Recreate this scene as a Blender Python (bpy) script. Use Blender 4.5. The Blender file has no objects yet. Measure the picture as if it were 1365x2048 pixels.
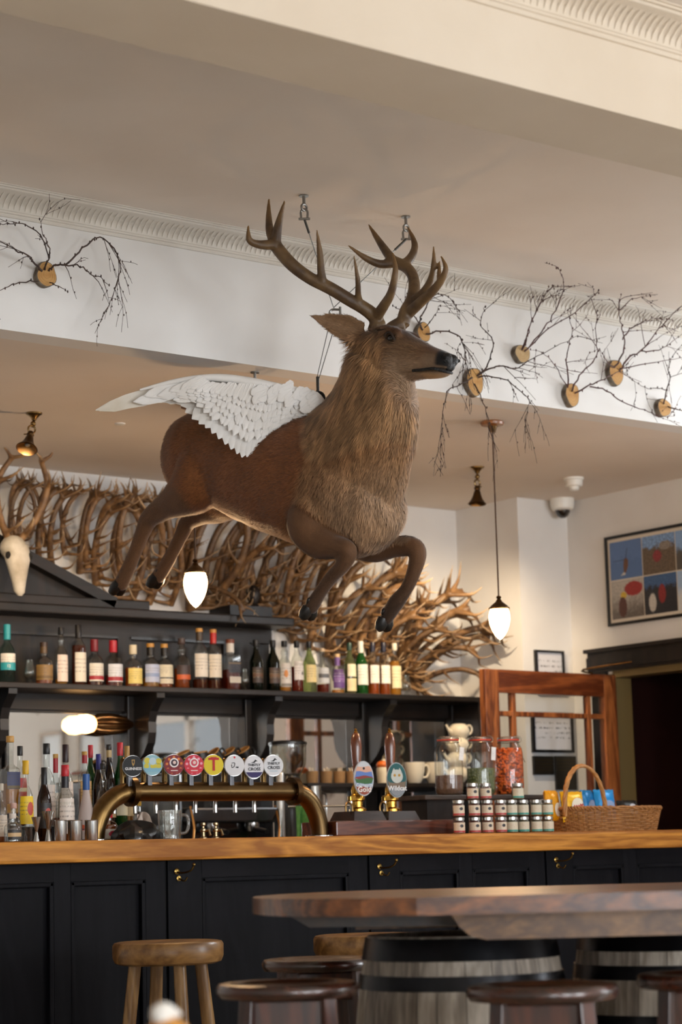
import bpy, bmesh, math, random
import numpy as np
from mathutils import Vector, Matrix
random.seed(7)
SC = bpy.context.scene
COL = SC.collection
PI = math.pi

# ------------------------------------------------------------------ camera
FPX, PITCH, ROLL, HEAD = 4278.5, math.radians(9.134), 0.0254, math.radians(52.614)
CAM = np.array([0.0, 0.0, 1.05])
_fh = np.array([math.cos(HEAD), math.sin(HEAD), 0]); _r0 = np.array([math.sin(HEAD), -math.cos(HEAD), 0]); _z = np.array([0, 0, 1.0])
CF = math.cos(PITCH)*_fh + math.sin(PITCH)*_z
_u = math.cos(PITCH)*_z - math.sin(PITCH)*_fh
CR = math.cos(ROLL)*_r0 - math.sin(ROLL)*_u
CU = math.cos(ROLL)*_u + math.sin(ROLL)*_r0
cd = bpy.data.cameras.new('camera'); cam = bpy.data.objects.new('camera', cd); COL.objects.link(cam)
M = Matrix.Identity(4)
for i in range(3):
    M[i][0], M[i][1], M[i][2], M[i][3] = CR[i], CU[i], -CF[i], CAM[i]
cam.matrix_world = M
cd.sensor_fit = 'VERTICAL'; cd.sensor_height = 36; cd.lens = FPX/2048*36; cd.clip_start = .05
cd.dof.use_dof = True; cd.dof.focus_distance = 7.5; cd.dof.aperture_fstop = 3.2
SC.camera = cam
# ------------------------------------------------------------------ look, world, daylight
vs = SC.view_settings
vs.view_transform = 'Standard'; vs.look = 'None'; vs.gamma = 1; vs.use_curve_mapping = False; vs.exposure = 0.0
SC.cycles.transparent_max_bounces = 20; SC.cycles.max_bounces = 6; SC.cycles.diffuse_bounces = 4; SC.cycles.glossy_bounces = 3
SC.cycles.use_adaptive_sampling = True; SC.cycles.adaptive_threshold = .1; SC.cycles.adaptive_min_samples = 16
SC.cycles.sample_clamp_indirect = 6; SC.cycles.sample_clamp_direct = 8
wd = bpy.data.worlds.new('sky'); SC.world = wd; wd.use_nodes = True
wd.node_tree.nodes['Background'].inputs[0].default_value = (.80, .90, 1, 1)
wd.node_tree.nodes['Background'].inputs[1].default_value = .45
def area(name, loc, rot, sx, sy, power, col):
    l = bpy.data.lights.new(name, 'AREA'); l.shape = 'RECTANGLE'; l.size = sx; l.size_y = sy; l.energy = power; l.color = col
    o = bpy.data.objects.new(name, l); COL.objects.link(o); o.location = loc; o.rotation_euler = rot
    return o
DAY = (.935, .98, 1.03)
WINX = (-1.4, 2.2, 5.8)                 # windows of the front wall, far behind the camera
for x, p in zip(WINX, (198, 284, 396)):
    area('window_and_added_light', (x, -6.4, 1.42), (math.radians(90+10), 0, 0), 2.2, 2.3, p, DAY)
WINR = (5.5, 1.45, -1.2)                     # windows of the right wall
for y, p in zip(WINR, (0, 175, 12)):
    if p: area('window_and_added_light', (8.42, y, 1.75), (0, math.radians(90+10), 0), 1.9, 1.5, p, DAY)

area('window_and_added_light', (8.42, 5.3, 2.72), (0, math.radians(90+6), 0), .75, 1.5, 76, DAY)   # added light in a made-up high transom, brightens the middle bay ceiling

# ------------------------------------------------------------------ helpers
def ray(x, y):
    return (x-682.5)/FPX*CR + (1024-y)/FPX*CU + CF
def P(x, y, Y=None, X=None, Z=None, D=None):
    """point in the room seen at that place of the photograph, on a known plane"""
    d = ray(x, y)
    t = Y/d[1] if Y is not None else X/d[0] if X is not None else (Z-CAM[2])/d[2] if Z is not None else D
    return Vector(CAM + d*t)
def ppm(p):                                     # pixels per metre at a point
    return FPX/float((np.array(p)-CAM) @ CF)
def hexc(h):
    h = h.lstrip('#'); c = [int(h[i:i+2], 16)/255 for i in (0, 2, 4)]
    return tuple(x/12.92 if x <= .04045 else ((x+.055)/1.055)**2.4 for x in c)
class NT:
    def __init__(s, name):
        s.m = bpy.data.materials.new(name); s.m.use_nodes = True; s.t = s.m.node_tree; s.n = s.t.nodes; s.l = s.t.links
        s.b = s.n['Principled BSDF']; s.out = s.n['Material Output']
    def add(s, typ, **kw):
        n = s.n.new(typ)
        for k, v in kw.items():
            if k in n.inputs: n.inputs[k].default_value = v
            else: setattr(n, k, v)
        return n
    def link(s, a, b): s.l.new(a, b)
_mats = {}
def mat(name, col, rough=.5, metal=0, col2=None, scale=20, bump=0, stretch=(1, 1, 1), coat=0, emit=0, detail=4, spec=.5, contrast=(.35, .65), emcol=None, sss=0):
    if name in _mats: return _mats[name]
    k = NT(name); c = hexc(col); b = k.b
    b.inputs['Base Color'].default_value = (*c, 1); b.inputs['Roughness'].default_value = rough; b.inputs['Metallic'].default_value = metal
    b.inputs['Coat Weight'].default_value = coat; b.inputs['Specular IOR Level'].default_value = spec
    if emit:
        b.inputs['Emission Color'].default_value = (*(hexc(emcol) if emcol else c), 1); b.inputs['Emission Strength'].default_value = emit
    if col2 or bump:
        tc = k.add('ShaderNodeTexCoord'); mp = k.add('ShaderNodeMapping'); mp.inputs['Scale'].default_value = stretch
        nz = k.add('ShaderNodeTexNoise', Scale=scale, Detail=detail)
        k.link(tc.outputs['Object'], mp.inputs[0]); k.link(mp.outputs[0], nz.inputs['Vector'])
        if col2:
            cr = k.add('ShaderNodeValToRGB'); cr.color_ramp.elements[0].position, cr.color_ramp.elements[1].position = contrast
            cr.color_ramp.elements[0].color = (*c, 1); cr.color_ramp.elements[1].color = (*hexc(col2), 1)
            k.link(nz.outputs['Fac'], cr.inputs[0]); k.link(cr.outputs[0], b.inputs['Base Color'])
        if bump:
            bp = k.add('ShaderNodeBump', Strength=bump, Distance=.01); k.link(nz.outputs['Fac'], bp.inputs['Height']); k.link(bp.outputs[0], b.inputs['Normal'])
    _mats[name] = k.m
    return k.m
def wood(name, c1, c2, axis='X', scale=6, rough=.4, coat=.2, rings=5, bump=.06, rot=0, spec=.5):
    if name in _mats: return _mats[name]
    k = NT(name); b = k.b
    tc = k.add('ShaderNodeTexCoord'); mp = k.add('ShaderNodeMapping')
    s = {'X': (.12, 1, 1), 'Y': (1, .12, 1), 'Z': (1, 1, .12)}[axis]
    mp.inputs['Scale'].default_value = s; mp.inputs['Rotation'].default_value = (0, 0, rot)
    n1 = k.add('ShaderNodeTexNoise', Scale=scale, Detail=3, Distortion=1.2); n2 = k.add('ShaderNodeTexNoise', Scale=scale*14, Detail=4)
    mx = k.add('ShaderNodeMath', operation='MULTIPLY'); mx.inputs[1].default_value = rings
    fr = k.add('ShaderNodeMath', operation='PINGPONG'); fr.inputs[1].default_value = .5
    ad = k.add('ShaderNodeMath', operation='MULTIPLY_ADD'); ad.inputs[1].default_value = 1.3
    cr = k.add('ShaderNodeValToRGB'); cr.color_ramp.elements[0].color = (*hexc(c1), 1); cr.color_ramp.elements[1].color = (*hexc(c2), 1)
    cr.color_ramp.elements[0].position = .25; cr.color_ramp.elements[1].position = .95
    k.link(tc.outputs['Object'], mp.inputs[0]); k.link(mp.outputs[0], n1.inputs['Vector']); k.link(mp.outputs[0], n2.inputs['Vector'])
    k.link(n1.outputs['Fac'], mx.inputs[0]); k.link(mx.outputs[0], fr.inputs[0]); k.link(fr.outputs[0], ad.inputs[0]); k.link(n2.outputs['Fac'], ad.inputs[2])
    sb = k.add('ShaderNodeMath', operation='SUBTRACT'); sb.inputs[1].default_value = .3
    k.link(ad.outputs[0], sb.inputs[0]); k.link(sb.outputs[0], cr.inputs[0]); k.link(cr.outputs[0], b.inputs['Base Color'])
    b.inputs['Specular IOR Level'].default_value = spec; b.inputs['Roughness'].default_value = rough; b.inputs['Coat Weight'].default_value = coat; b.inputs['Coat Roughness'].default_value = .25
    bp = k.add('ShaderNodeBump', Strength=bump, Distance=.005); k.link(n2.outputs['Fac'], bp.inputs['Height']); k.link(bp.outputs[0], b.inputs['Normal'])
    _mats[name] = k.m
    return k.m
def glass(name, col='#ffffff', refl=.10, body=0.0, bodycol=None, rough=.02):
    """clear thin glass: tinted transparency with a fresnel gloss"""
    if name in _mats: return _mats[name]
    k = NT(name); k.n.remove(k.b)
    tr = k.add('ShaderNodeBsdfTransparent'); tr.inputs[0].default_value = (*hexc(col), 1)
    gl = k.add('ShaderNodeBsdfGlossy'); gl.inputs['Roughness'].default_value = rough
    lw = k.add('ShaderNodeLayerWeight', Blend=.5); fz = k.add('ShaderNodeMath', operation='POWER'); fz.inputs[1].default_value = 4; k.link(lw.outputs['Facing'], fz.inputs[0])
    a = k.add('ShaderNodeMath', operation='MULTIPLY_ADD'); a.inputs[1].default_value = .9; a.inputs[2].default_value = refl*.5
    a.use_clamp = True
    mx = k.add('ShaderNodeMixShader')
    k.link(fz.outputs[0], a.inputs[0]); k.link(a.outputs[0], mx.inputs[0]); k.link(gl.outputs[0], mx.inputs[2])
    if body:
        df = k.add('ShaderNodeBsdfDiffuse'); df.inputs[0].default_value = (*hexc(bodycol or col), 1)
        m2 = k.add('ShaderNodeMixShader'); m2.inputs[0].default_value = body
        k.link(tr.outputs[0], m2.inputs[1]); k.link(df.outputs[0], m2.inputs[2]); k.link(m2.outputs[0], mx.inputs[1])
    else: k.link(tr.outputs[0], mx.inputs[1])
    k.link(mx.outputs[0], k.out.inputs['Surface'])
    _mats[name] = k.m
    return k.m
def printed(name, base, band=None, ink='#5a4a42', band_lo=.1, band_hi=.28, lines=True, top=None, blob=None):
    """a printed paper label: ground colour, a colour band, small broken lines of print"""
    if name in _mats: return _mats[name]
    k = NT(name); b = k.b; b.inputs['Roughness'].default_value = .45
    tc = k.add('ShaderNodeTexCoord'); sp = k.add('ShaderNodeSeparateXYZ'); k.link(tc.outputs['Generated'], sp.inputs[0])
    cur = k.add('ShaderNodeRGB'); cur.outputs[0].default_value = (*hexc(base), 1); cur = cur.outputs[0]
    def mixc(fac, c):
        nonlocal cur
        m = k.add('ShaderNodeMix', data_type='RGBA'); k.link(fac, m.inputs[0]); k.link(cur, m.inputs[6]); m.inputs[7].default_value = (*hexc(c), 1); cur = m.outputs[2]
    def rng(sock, lo, hi):
        a = k.add('ShaderNodeMath', operation='GREATER_THAN'); a.inputs[1].default_value = lo; k.link(sock, a.inputs[0])
        c = k.add('ShaderNodeMath', operation='LESS_THAN'); c.inputs[1].default_value = hi; k.link(sock, c.inputs[0])
        m = k.add('ShaderNodeMath', operation='MULTIPLY'); k.link(a.outputs[0], m.inputs[0]); k.link(c.outputs[0], m.inputs[1]); return m.outputs[0]
    if lines:
        nz = k.add('ShaderNodeTexNoise', Scale=1.0, Detail=2); mp = k.add('ShaderNodeMapping'); mp.inputs['Scale'].default_value = (26, 26, 9)
        k.link(tc.outputs['Generated'], mp.inputs[0]); k.link(mp.outputs[0], nz.inputs['Vector'])
        f1 = rng(nz.outputs['Fac'], .56, 1); pp = k.add('ShaderNodeMath', operation='PINGPONG'); pp.inputs[1].default_value = .07; k.link(sp.outputs[2], pp.inputs[0])
        f2 = rng(pp.outputs[0], .045, 1); f3 = rng(sp.outputs[2], .25, .85)
        m = k.add('ShaderNodeMath', operation='MULTIPLY'); k.link(f1, m.inputs[0]); k.link(f2, m.inputs[1])
        m2 = k.add('ShaderNodeMath', operation='MULTIPLY'); k.link(m.outputs[0], m2.inputs[0]); k.link(f3, m2.inputs[1]); mixc(m2.outputs[0], ink)
    if band: mixc(rng(sp.outputs[2], band_lo, band_hi), band)
    if top: mixc(rng(sp.outputs[2], top[1], 1.1), top[0])
    if blob:
        ds = k.add('ShaderNodeVectorMath', operation='DISTANCE'); cb = k.add('ShaderNodeCombineXYZ'); cb.inputs[0].default_value = blob[1]; cb.inputs[1].default_value = .5; cb.inputs[2].default_value = blob[2]
        cb2 = k.add('ShaderNodeCombineXYZ'); cb2.inputs[1].default_value = .5; k.link(sp.outputs[0], cb2.inputs[0]); k.link(sp.outputs[2], cb2.inputs[2])
        k.link(cb2.outputs[0], ds.inputs[0]); k.link(cb.outputs[0], ds.inputs[1]); mixc(rng(ds.outputs['Value'], -1, blob[3]), blob[0])
    k.link(cur, b.inputs['Base Color'])
    _mats[name] = k.m
    return k.m

def frame_along(t, ref=Vector((0, 0, 1))):
    t = t.normalized(); r = ref if abs(t.dot(ref)) < .95 else Vector((1, 0, 0))
    a = t.cross(r).normalized(); return a, a.cross(t).normalized()
class MB:
    """collects shapes (world coordinates) for one mesh object"""
    def __init__(s): s.v = []; s.f = []
    def add(s, vs, fs, M=None):
        o = len(s.v); s.v += [(M @ Vector(p) if M is not None else Vector(p)) for p in vs]; s.f += [tuple(i+o for i in f) for f in fs]; return s
    def box(s, lo, hi, M=None):
        (a, b, c), (d, e, g) = lo, hi
        return s.add([(a, b, c), (d, b, c), (d, e, c), (a, e, c), (a, b, g), (d, b, g), (d, e, g), (a, e, g)],
                     [(0, 3, 2, 1), (4, 5, 6, 7), (0, 1, 5, 4), (1, 2, 6, 5), (2, 3, 7, 6), (3, 0, 4, 7)], M)
    def cbox(s, c, size, M=None, bev=0):
        h = [x/2 for x in size]
        if not bev: return s.box([c[i]-h[i] for i in range(3)], [c[i]+h[i] for i in range(3)], M)
        bm = bmesh.new(); bmesh.ops.create_cube(bm, size=1)
        for v in bm.verts: v.co = Vector((c[i]+v.co[i]*size[i] for i in range(3)))
        bmesh.ops.bevel(bm, geom=bm.edges[:], offset=bev, segments=2, affect='EDGES', profile=.6)
        bm.verts.index_update(); s.add([v.co.copy() for v in bm.verts], [[v.index for v in f.verts] for f in bm.faces], M); bm.free(); return s
    def tube(s, pts, rad, n=8, caps=True, M=None, flat=None):
        pts = [Vector(p) for p in pts]; m = len(pts)
        if not hasattr(rad, '__len__'): rad = [rad]*m
        vs, fs = [], []; a = None
        for i, p in enumerate(pts):
            t = (pts[min(i+1, m-1)]-pts[max(i-1, 0)])
            if t.length < 1e-9: t = Vector((0, 0, 1))
            t.normalize()
            if a is None: a, b = frame_along(t)
            else:
                a = a - t*a.dot(t)
                if a.length < 1e-6: a, b = frame_along(t)
                a.normalize()
            b = t.cross(a)
            for k in range(n):
                q = 2*PI*k/n; vs.append(p + a*(rad[i]*math.cos(q)) + b*(rad[i]*math.sin(q)*(flat or 1)))
        for i in range(m-1):
            for k in range(n):
                k2 = (k+1) % n; fs.append((i*n+k, i*n+k2, (i+1)*n+k2, (i+1)*n+k))
        if caps: fs.append(tuple(range(n-1, -1, -1))); fs.append(tuple((m-1)*n+k for k in range(n)))
        return s.add(vs, fs, M)
    def lathe(s, prof, n=24, M=None, caps=True, a0=0, a1=2*PI):
        full = abs(a1-a0-2*PI) < 1e-6; cols = n if full else n+1; vs, fs = [], []
        for (r, z) in prof:
            for k in range(cols):
                q = a0+(a1-a0)*k/n; vs.append((r*math.cos(q), r*math.sin(q), z))
        for i in range(len(prof)-1):
            for k in range(n):
                k2 = (k+1) % cols; fs.append((i*cols+k, i*cols+k2, (i+1)*cols+k2, (i+1)*cols+k))
        if caps and full:
            if prof[0][0] > 1e-5: fs.append(tuple(range(n-1, -1, -1)))
            if prof[-1][0] > 1e-5: fs.append(tuple((len(prof)-1)*cols+k for k in range(n)))
        return s.add(vs, fs, M)
    def prism(s, poly, d0, d1, M=None):
        """polygon in local xz, extruded along local y from d0 to d1"""
        n = len(poly); vs = [(x, d0, z) for x, z in poly]+[(x, d1, z) for x, z in poly]
        fs = [tuple(range(n)), tuple(range(2*n-1, n-1, -1))]+[(i, n+i, n+(i+1) % n, (i+1) % n) for i in range(n)]
        return s.add(vs, fs, M)
    def ball(s, c, r, n=12, m=8, M=None):
        rr = r if hasattr(r, '__len__') else (r, r, r); vs, fs = [], []
        for i in range(m+1):
            a = PI*i/m
            for k in range(n):
                q = 2*PI*k/n; vs.append((c[0]+rr[0]*math.sin(a)*math.cos(q), c[1]+rr[1]*math.sin(a)*math.sin(q), c[2]-rr[2]*math.cos(a)))
        for i in range(m):
            for k in range(n):
                k2 = (k+1) % n; fs.append((i*n+k, i*n+k2, (i+1)*n+k2, (i+1)*n+k))
        return s.add(vs, fs, M)
    def build(s, name, m, parent=None, smooth=True, loc=None, ang=40):
        root = parent
        while root is not None and root.parent is not None: root = root.parent
        org = Vector(root['_org']) if root is not None else Vector(loc if loc is not None else (0, 0, 0))
        me = bpy.data.meshes.new(name); me.from_pydata([v-org for v in s.v], [], s.f); me.validate()
        bm = bmesh.new(); bm.from_mesh(me); bmesh.ops.remove_doubles(bm, verts=bm.verts, dist=1e-5)
        bmesh.ops.recalc_face_normals(bm, faces=bm.faces); bm.to_mesh(me); bm.free()
        if m is not None:
            for q in (m if isinstance(m, (list, tuple)) else [m]): me.materials.append(q)
        if smooth:
            me.polygons.foreach_set('use_smooth', [True]*len(me.polygons)); me.set_sharp_from_angle(angle=math.radians(ang))
        o = bpy.data.objects.new(name, me); COL.objects.link(o)
        if parent is not None: o.parent = parent
        else: o.location = org
        if parent is None: o['_org'] = tuple(org)
        return o
def tag(o, label, cat, group=None, kind=None):
    if label: o['label'] = label
    if cat: o['category'] = cat
    if group: o['group'] = group
    if kind: o['kind'] = kind
    return o
def thing(name, label, cat, loc=(0, 0, 0), group=None):
    o = bpy.data.objects.new(name, None); COL.objects.link(o); o.location = loc; o['_org'] = tuple(loc); o.empty_display_size = .05
    return tag(o, label, cat, group)
def struct(name, mb, m, label=None, smooth=False):
    o = mb.build(name, m, None, smooth); o['kind'] = 'structure'
    if label: o['label'] = label
    return o
def copy_tree(o, loc=None, rot=None, scale=None, parent=None):
    c = o.copy(); COL.objects.link(c)
    if parent is not None: c.parent = parent; c.matrix_parent_inverse = Matrix.Identity(4)
    if loc is not None: c.location = loc
    if rot is not None: c.rotation_euler = rot
    if scale is not None: c.scale = (scale,)*3 if not hasattr(scale, '__len__') else scale
    for ch in list(o.children): copy_tree(ch, parent=c)
    return c
def T(x, y, z, rz=0, rx=0, ry=0): return Matrix.Translation((x, y, z)) @ Matrix.Rotation(rz, 4, 'Z') @ Matrix.Rotation(ry, 4, 'Y') @ Matrix.Rotation(rx, 4, 'X')
def basis(o, a, b, c):
    m = Matrix.Identity(4)
    for i in range(3): m[i][0], m[i][1], m[i][2], m[i][3] = a[i], b[i], c[i], o[i]
    return m
def smoothpts(pts, k=4, rads=None):
    """catmull-rom through the points"""
    pts = [Vector(p) for p in pts]; out, ro = [], []
    for i in range(len(pts)-1):
        p0, p1, p2, p3 = pts[max(i-1, 0)], pts[i], pts[i+1], pts[min(i+2, len(pts)-1)]
        for j in range(k):
            t = j/k; out.append(.5*((2*p1)+(p2-p0)*t+(2*p0-5*p1+4*p2-p3)*t*t+(3*p1-p0-3*p2+p3)*t**3))
            if rads: ro.append(rads[i]+(rads[i+1]-rads[i])*t)
    out.append(pts[-1])
    if rads: ro.append(rads[-1]); return out, ro
    return out
def text_mesh(body, size, m, parent, Mx, name='lettering', bold=0, depth=.0006, align='CENTER'):
    cu = bpy.data.curves.new(name, 'FONT'); cu.body = body; cu.size = size; cu.align_x = align; cu.align_y = 'CENTER'; cu.extrude = depth; cu.offset = bold; cu.resolution_u = 2
    t = bpy.data.objects.new(name, cu); COL.objects.link(t)
    me = bpy.data.meshes.new_from_object(t.evaluated_get(bpy.context.evaluated_depsgraph_get())); bpy.data.objects.remove(t)
    me.transform(Mx)
    root = parent
    while root.parent is not None: root = root.parent
    me.transform(Matrix.Translation(-Vector(root['_org']))); me.materials.clear(); me.materials.append(m)
    o = bpy.data.objects.new(name, me); COL.objects.link(o); o.parent = parent
    return o
# ================================================================== the room
ZL, ZU, ZF = 2.93, 3.43, 3.21           # ceilings: over the bar, middle bay, front bay
YB, YK, YM0, YM1 = 8.95, 6.607, 3.763, 4.053
XL, XR, YFW = -3.2, 8.004, -6.0
X1, Y2 = 7.642, 8.44
M_WALL = mat('wall_paint', '#e3e1de', .75, col2='#dddad6', scale=3, bump=.02)
M_CEIL = mat('ceiling_paint', '#e4d9cd', .8, col2='#dfd3c6', scale=2)
M_BEAMTONE = mat('beam_light_tone', '#d5c7b4', .75, col2='#d0c1ad', scale=3)  # beam tone: the warm, dimmer light there is put into the colour
M_TRIMW = mat('plaster_trim', '#dad4ca', .6, col2='#d3ccc1', scale=4)
M_DARK = wood('black_stained_wood', '#120e0c', '#231b16', 'Z', 5, .45, .08, bump=.05, spec=.35)
M_DARKX = wood('black_stained_wood_horizontal', '#15110e', '#261d18', 'X', 5, .45, .08, bump=.05, spec=.35)
M_BROWN = wood('mahogany', '#5a2a12', '#a86434', 'Z', 7, .35, .3)
M_OAK = wood('oak_counter', '#955a1c', '#cf8d3a', 'X', 5, .5, .0, rings=7, spec=.3)
M_BRASS = mat('aged_brass', '#6b5433', .32, 1, col2='#8a6f45', scale=14)
M_BRASSD = mat('dark_bronze', '#46331f', .34, 1, col2='#5c4529', scale=20)
M_GOLD = mat('polished_brass', '#b98d3e', .2, 1)
M_STEEL = mat('steel', '#b8b8b6', .22, 1)
M_BLACK = mat('black_plastic', '#0b0b0c', .3)
M_WHITE = mat('white_plastic', '#e9e7e0', .4)

struct('floor', MB().box((XL, YFW, -.1), (XR+1.6, YB+.2, 0)), wood('floor_boards', '#a89a84', '#c9bca6', 'X', 4, .4, .2))
struct('ceiling', MB().box((XL, YM1-.05, ZU), (XR+.1, YK+.05, ZU+.1)), M_CEIL, 'ceiling of the middle bay above the stag')
struct('ceiling_bar', MB().box((XL, YK+.12, ZL), (XR+1.6, YB+.2, ZL+.1)), M_CEIL, 'lower ceiling above the bar')
struct('ceiling_front', MB().box((XL, YFW-.1, ZF), (XR+.1, YM0+.05, ZF+.1)), M_CEIL, 'ceiling of the front room')
struct('wall_bulkhead', MB().box((XL, YK, ZL), (XR, YK+.12, ZU)), M_WALL, 'white downstand wall above the bar front')
struct('trim_1', MB().box((XL, YM0, ZL), (XR, YM1, ZU)), M_BEAMTONE, 'boxed ceiling beam crossing the room')
struct('wall_back', MB().box((XL, YB, 0), (X1+.05, YB+.15, ZL)), M_WALL)
struct('wall_corner', MB().box((X1, Y2, 0), (XR+.14, YB+.15, ZL)), M_WALL, 'projecting corner pier beside the door')
DJ0, DJ1, DZ = 8.136, 7.33, 1.965        # doorway jambs and head
wr = MB()
wr.box((XR, DJ0, 0), (XR+.115, Y2+.02, ZL)); wr.box((XR, DJ1, DZ), (XR+.115, DJ0, ZL)); ys_ = DJ1
for y in WINR:
    zt_ = 2.05 if y > 4 else 2.7
    wr.box((XR, y+.8, 0), (XR+.115, ys_, ZU+.1)); wr.box((XR, y-.8, 0), (XR+.115, y+.8, .85)); ys_ = y-.8
    if y > 4: wr.box((XR, y-.8, zt_), (XR+.115, y+.8, 2.3)); wr.box((XR, y-.8, 3.15), (XR+.115, y+.8, ZU+.1))
    else: wr.box((XR, y-.8, zt_), (XR+.115, y+.8, ZU+.1))
wr.box((XR, YFW-.1, 0), (XR+.115, ys_, ZU+.1))
struct('wall_right', wr, M_WALL)
struct('wall_left', MB().box((XL-.1, YFW-.1, 0), (XL, YB+.15, ZU+.1)), M_WALL)
wf = MB(); xs = [XL]
for x in WINX:
    wf.box((xs[-1], YFW-.15, 0), (x-1.1, YFW, ZU)); wf.box((x-1.1, YFW-.15, 0), (x+1.1, YFW, .25)); wf.box((x-1.1, YFW-.15, 2.6), (x+1.1, YFW, ZU)); xs.append(x+1.1)
wf.box((xs[-1], YFW-.15, 0), (XR+.1, YFW, ZU)); struct('wall_front', wf, M_WALL)
M_PANE = glass('window_pane', '#ffffff', .1)
M_FRAMEW = mat('window_paint', '#e8e4dc', .4)
def window(n, cx, cy, z0, z1, w, along):
    root = bpy.data.objects.new('window_%d' % n, None); COL.objects.link(root); root['_org'] = (0, 0, 0); root['kind'] = 'structure'
    def bx(a0, a1, z0, z1, d0, d1):
        return ((cx+a0, cy+d0, z0), (cx+a1, cy+d1, z1)) if along == 'X' else ((cx+d0, cy+a0, z0), (cx+d1, cy+a1, z1))
    h = w/2; fr = MB()
    for a in ((-h, -h+.06, z0, z1), (h-.06, h, z0, z1), (-h, h, z0, z0+.07), (-h, h, z1-.06, z1), (-.025, .025, z0, z1), (-h, h, (z0+z1)/2-.025, (z0+z1)/2+.025)): fr.box(*bx(*a, -.05, .0))
    fr.build('window_frame', M_FRAMEW, root, False)
    MB().box(*bx(-h, h, z0, z1, -.028, -.022)).build('pane', M_PANE, root, False)
for i, x in enumerate(WINX): window(i+1, x, YFW-.06, .25, 2.6, 2.2, 'X')
for i, y in enumerate(WINR): window(4+i, XR+.08, y, .85, 2.05 if y > 4 else 2.7, 1.6, 'Y')
window(7, XR+.08, WINR[0], 2.3, 3.15, 1.6, 'Y')  # made-up transom, added as an opening for the extra ceiling light
# plaster cornices: profile in (distance from wall, height below ceiling), moulded, swept along X, with leaf relief
def cornice(n, y, zc, sgn, label, leaves=True, mt=None, x0=XL, x1=XR, hh=.085, dd=.12):
    pr = [(0, -hh), (.008, -hh), (.012, -hh+.006), (.012, -hh+.010), (.018, -hh+.012), (.018, -hh+.018)]
    for i in range(9):
        a = i/8*PI/2; pr.append((.022+(dd-.05)*(1-math.cos(a)), -hh+.020+(hh-.036)*math.sin(a)))
    pr += [(dd-.022, -.014), (dd-.018, -.009), (dd-.008, -.009), (dd-.008, -.003), (dd, -.003), (dd, 0), (0, 0)]
    vs, fs = [], []; m = len(pr)
    for x in (x0, x1):
        for a, b in pr: vs.append((x, y+sgn*a, zc+b))
    fs = [(i, m+i, m+(i+1) % m, (i+1) % m) for i in range(m)]
    o = MB().add(vs, fs).build('trim_%d' % n, mt or M_TRIMW, None, True, ang=25); o['kind'] = 'structure'; o['label'] = label
    if leaves:
        lf = MB(); x = max(x0, 2.8)
        while x < x1-.02:
            for k in (0, 1):
                xx = x+k*.0225
                lf.tube([(xx, y+sgn*.0225, zc-hh+.026), (xx, y+sgn*.0285, zc-hh*.55), (xx, y+sgn*(.055), zc-hh*.3), (xx, y+sgn*(dd-.045), zc-.017)], [.0016, .0022, .002, .001], 5)
            x += .045
        q = lf.build('leaf_moulding', mt or M_TRIMW, o); q['kind'] = 'stuff'
cornice(2, YK, ZU, -1, 'moulded plaster cornice above the branch trophies')
cornice(3, YM0, ZF, -1, 'moulded plaster cornice along the front of the beam', hh=.09, mt=M_BEAMTONE)
# dado behind nothing: skirting of the right wall
# ---- doorway, architrave, corridor beyond
arch = MB(); yl = 8.296
arch.box((XR-.03, 6.3, DZ+.015), (XR+.005, yl, 2.085)); arch.box((XR-.05, 6.28, 2.085), (XR+.005, yl+.01, 2.105)); arch.box((XR-.04, 6.3, 1.995), (XR-.03, yl, 2.06))
arch.box((XR-.022, DJ0+.035, 0), (XR+.005, yl-.012, DZ+.02))
o = arch.build('trim_4', M_DARK, None, False); o['kind'] = 'structure'; o['label'] = 'heavy dark wooden lintel over the doorway'
M_OLIVE = mat('olive_paint', '#6e5c36', .5)
rv = MB(); rv.box((XR-.005, DJ0-.012, 0), (XR+.118, DJ0+.03, DZ)); rv.box((XR-.005, DJ1, DZ-.02), (XR+.118, DJ0, DZ+.015)); rv.box((XR-.005, DJ1-.02, 0), (XR+.118, DJ1+.012, DZ))
o = rv.build('trim_5', M_OLIVE, None, False); o['kind'] = 'structure'; o['label'] = 'olive painted door lining'
M_MAROON = mat('maroon_paint', '#2a0e0a', .5)
cw = MB(); cw.box((9.55, 6.5, 0), (9.6, 9.05, 2.5)); cw.box((XR+.115, DJ0+.05, 0), (9.6, DJ0+.12, 2.5)); cw.box((XR+.115, 6.5, 0), (9.6, 6.56, 2.5)); cw.box((XR+.115, 6.5, 2.4), (9.6, 9.05, 2.5))
struct('wall_corridor', cw, M_MAROON, 'dark maroon passage behind the doorway')
d2 = bpy.data.objects.new('door_2', None); COL.objects.link(d2); d2['_org'] = (0, 0, 0); d2['kind'] = 'structure'
px = P(1352, 1450, X=9.5).y
MB().box((9.46, px-.8, 0), (9.5, px, 1.98)).build('stile', M_BROWN, d2, False)
tr = MB(); tr.tube([P(1262, 1352, X=8.6), P(1340, 1338, X=8.6)], .008, 6); tr.build('closer_rail', M_STEEL, d2)
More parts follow.
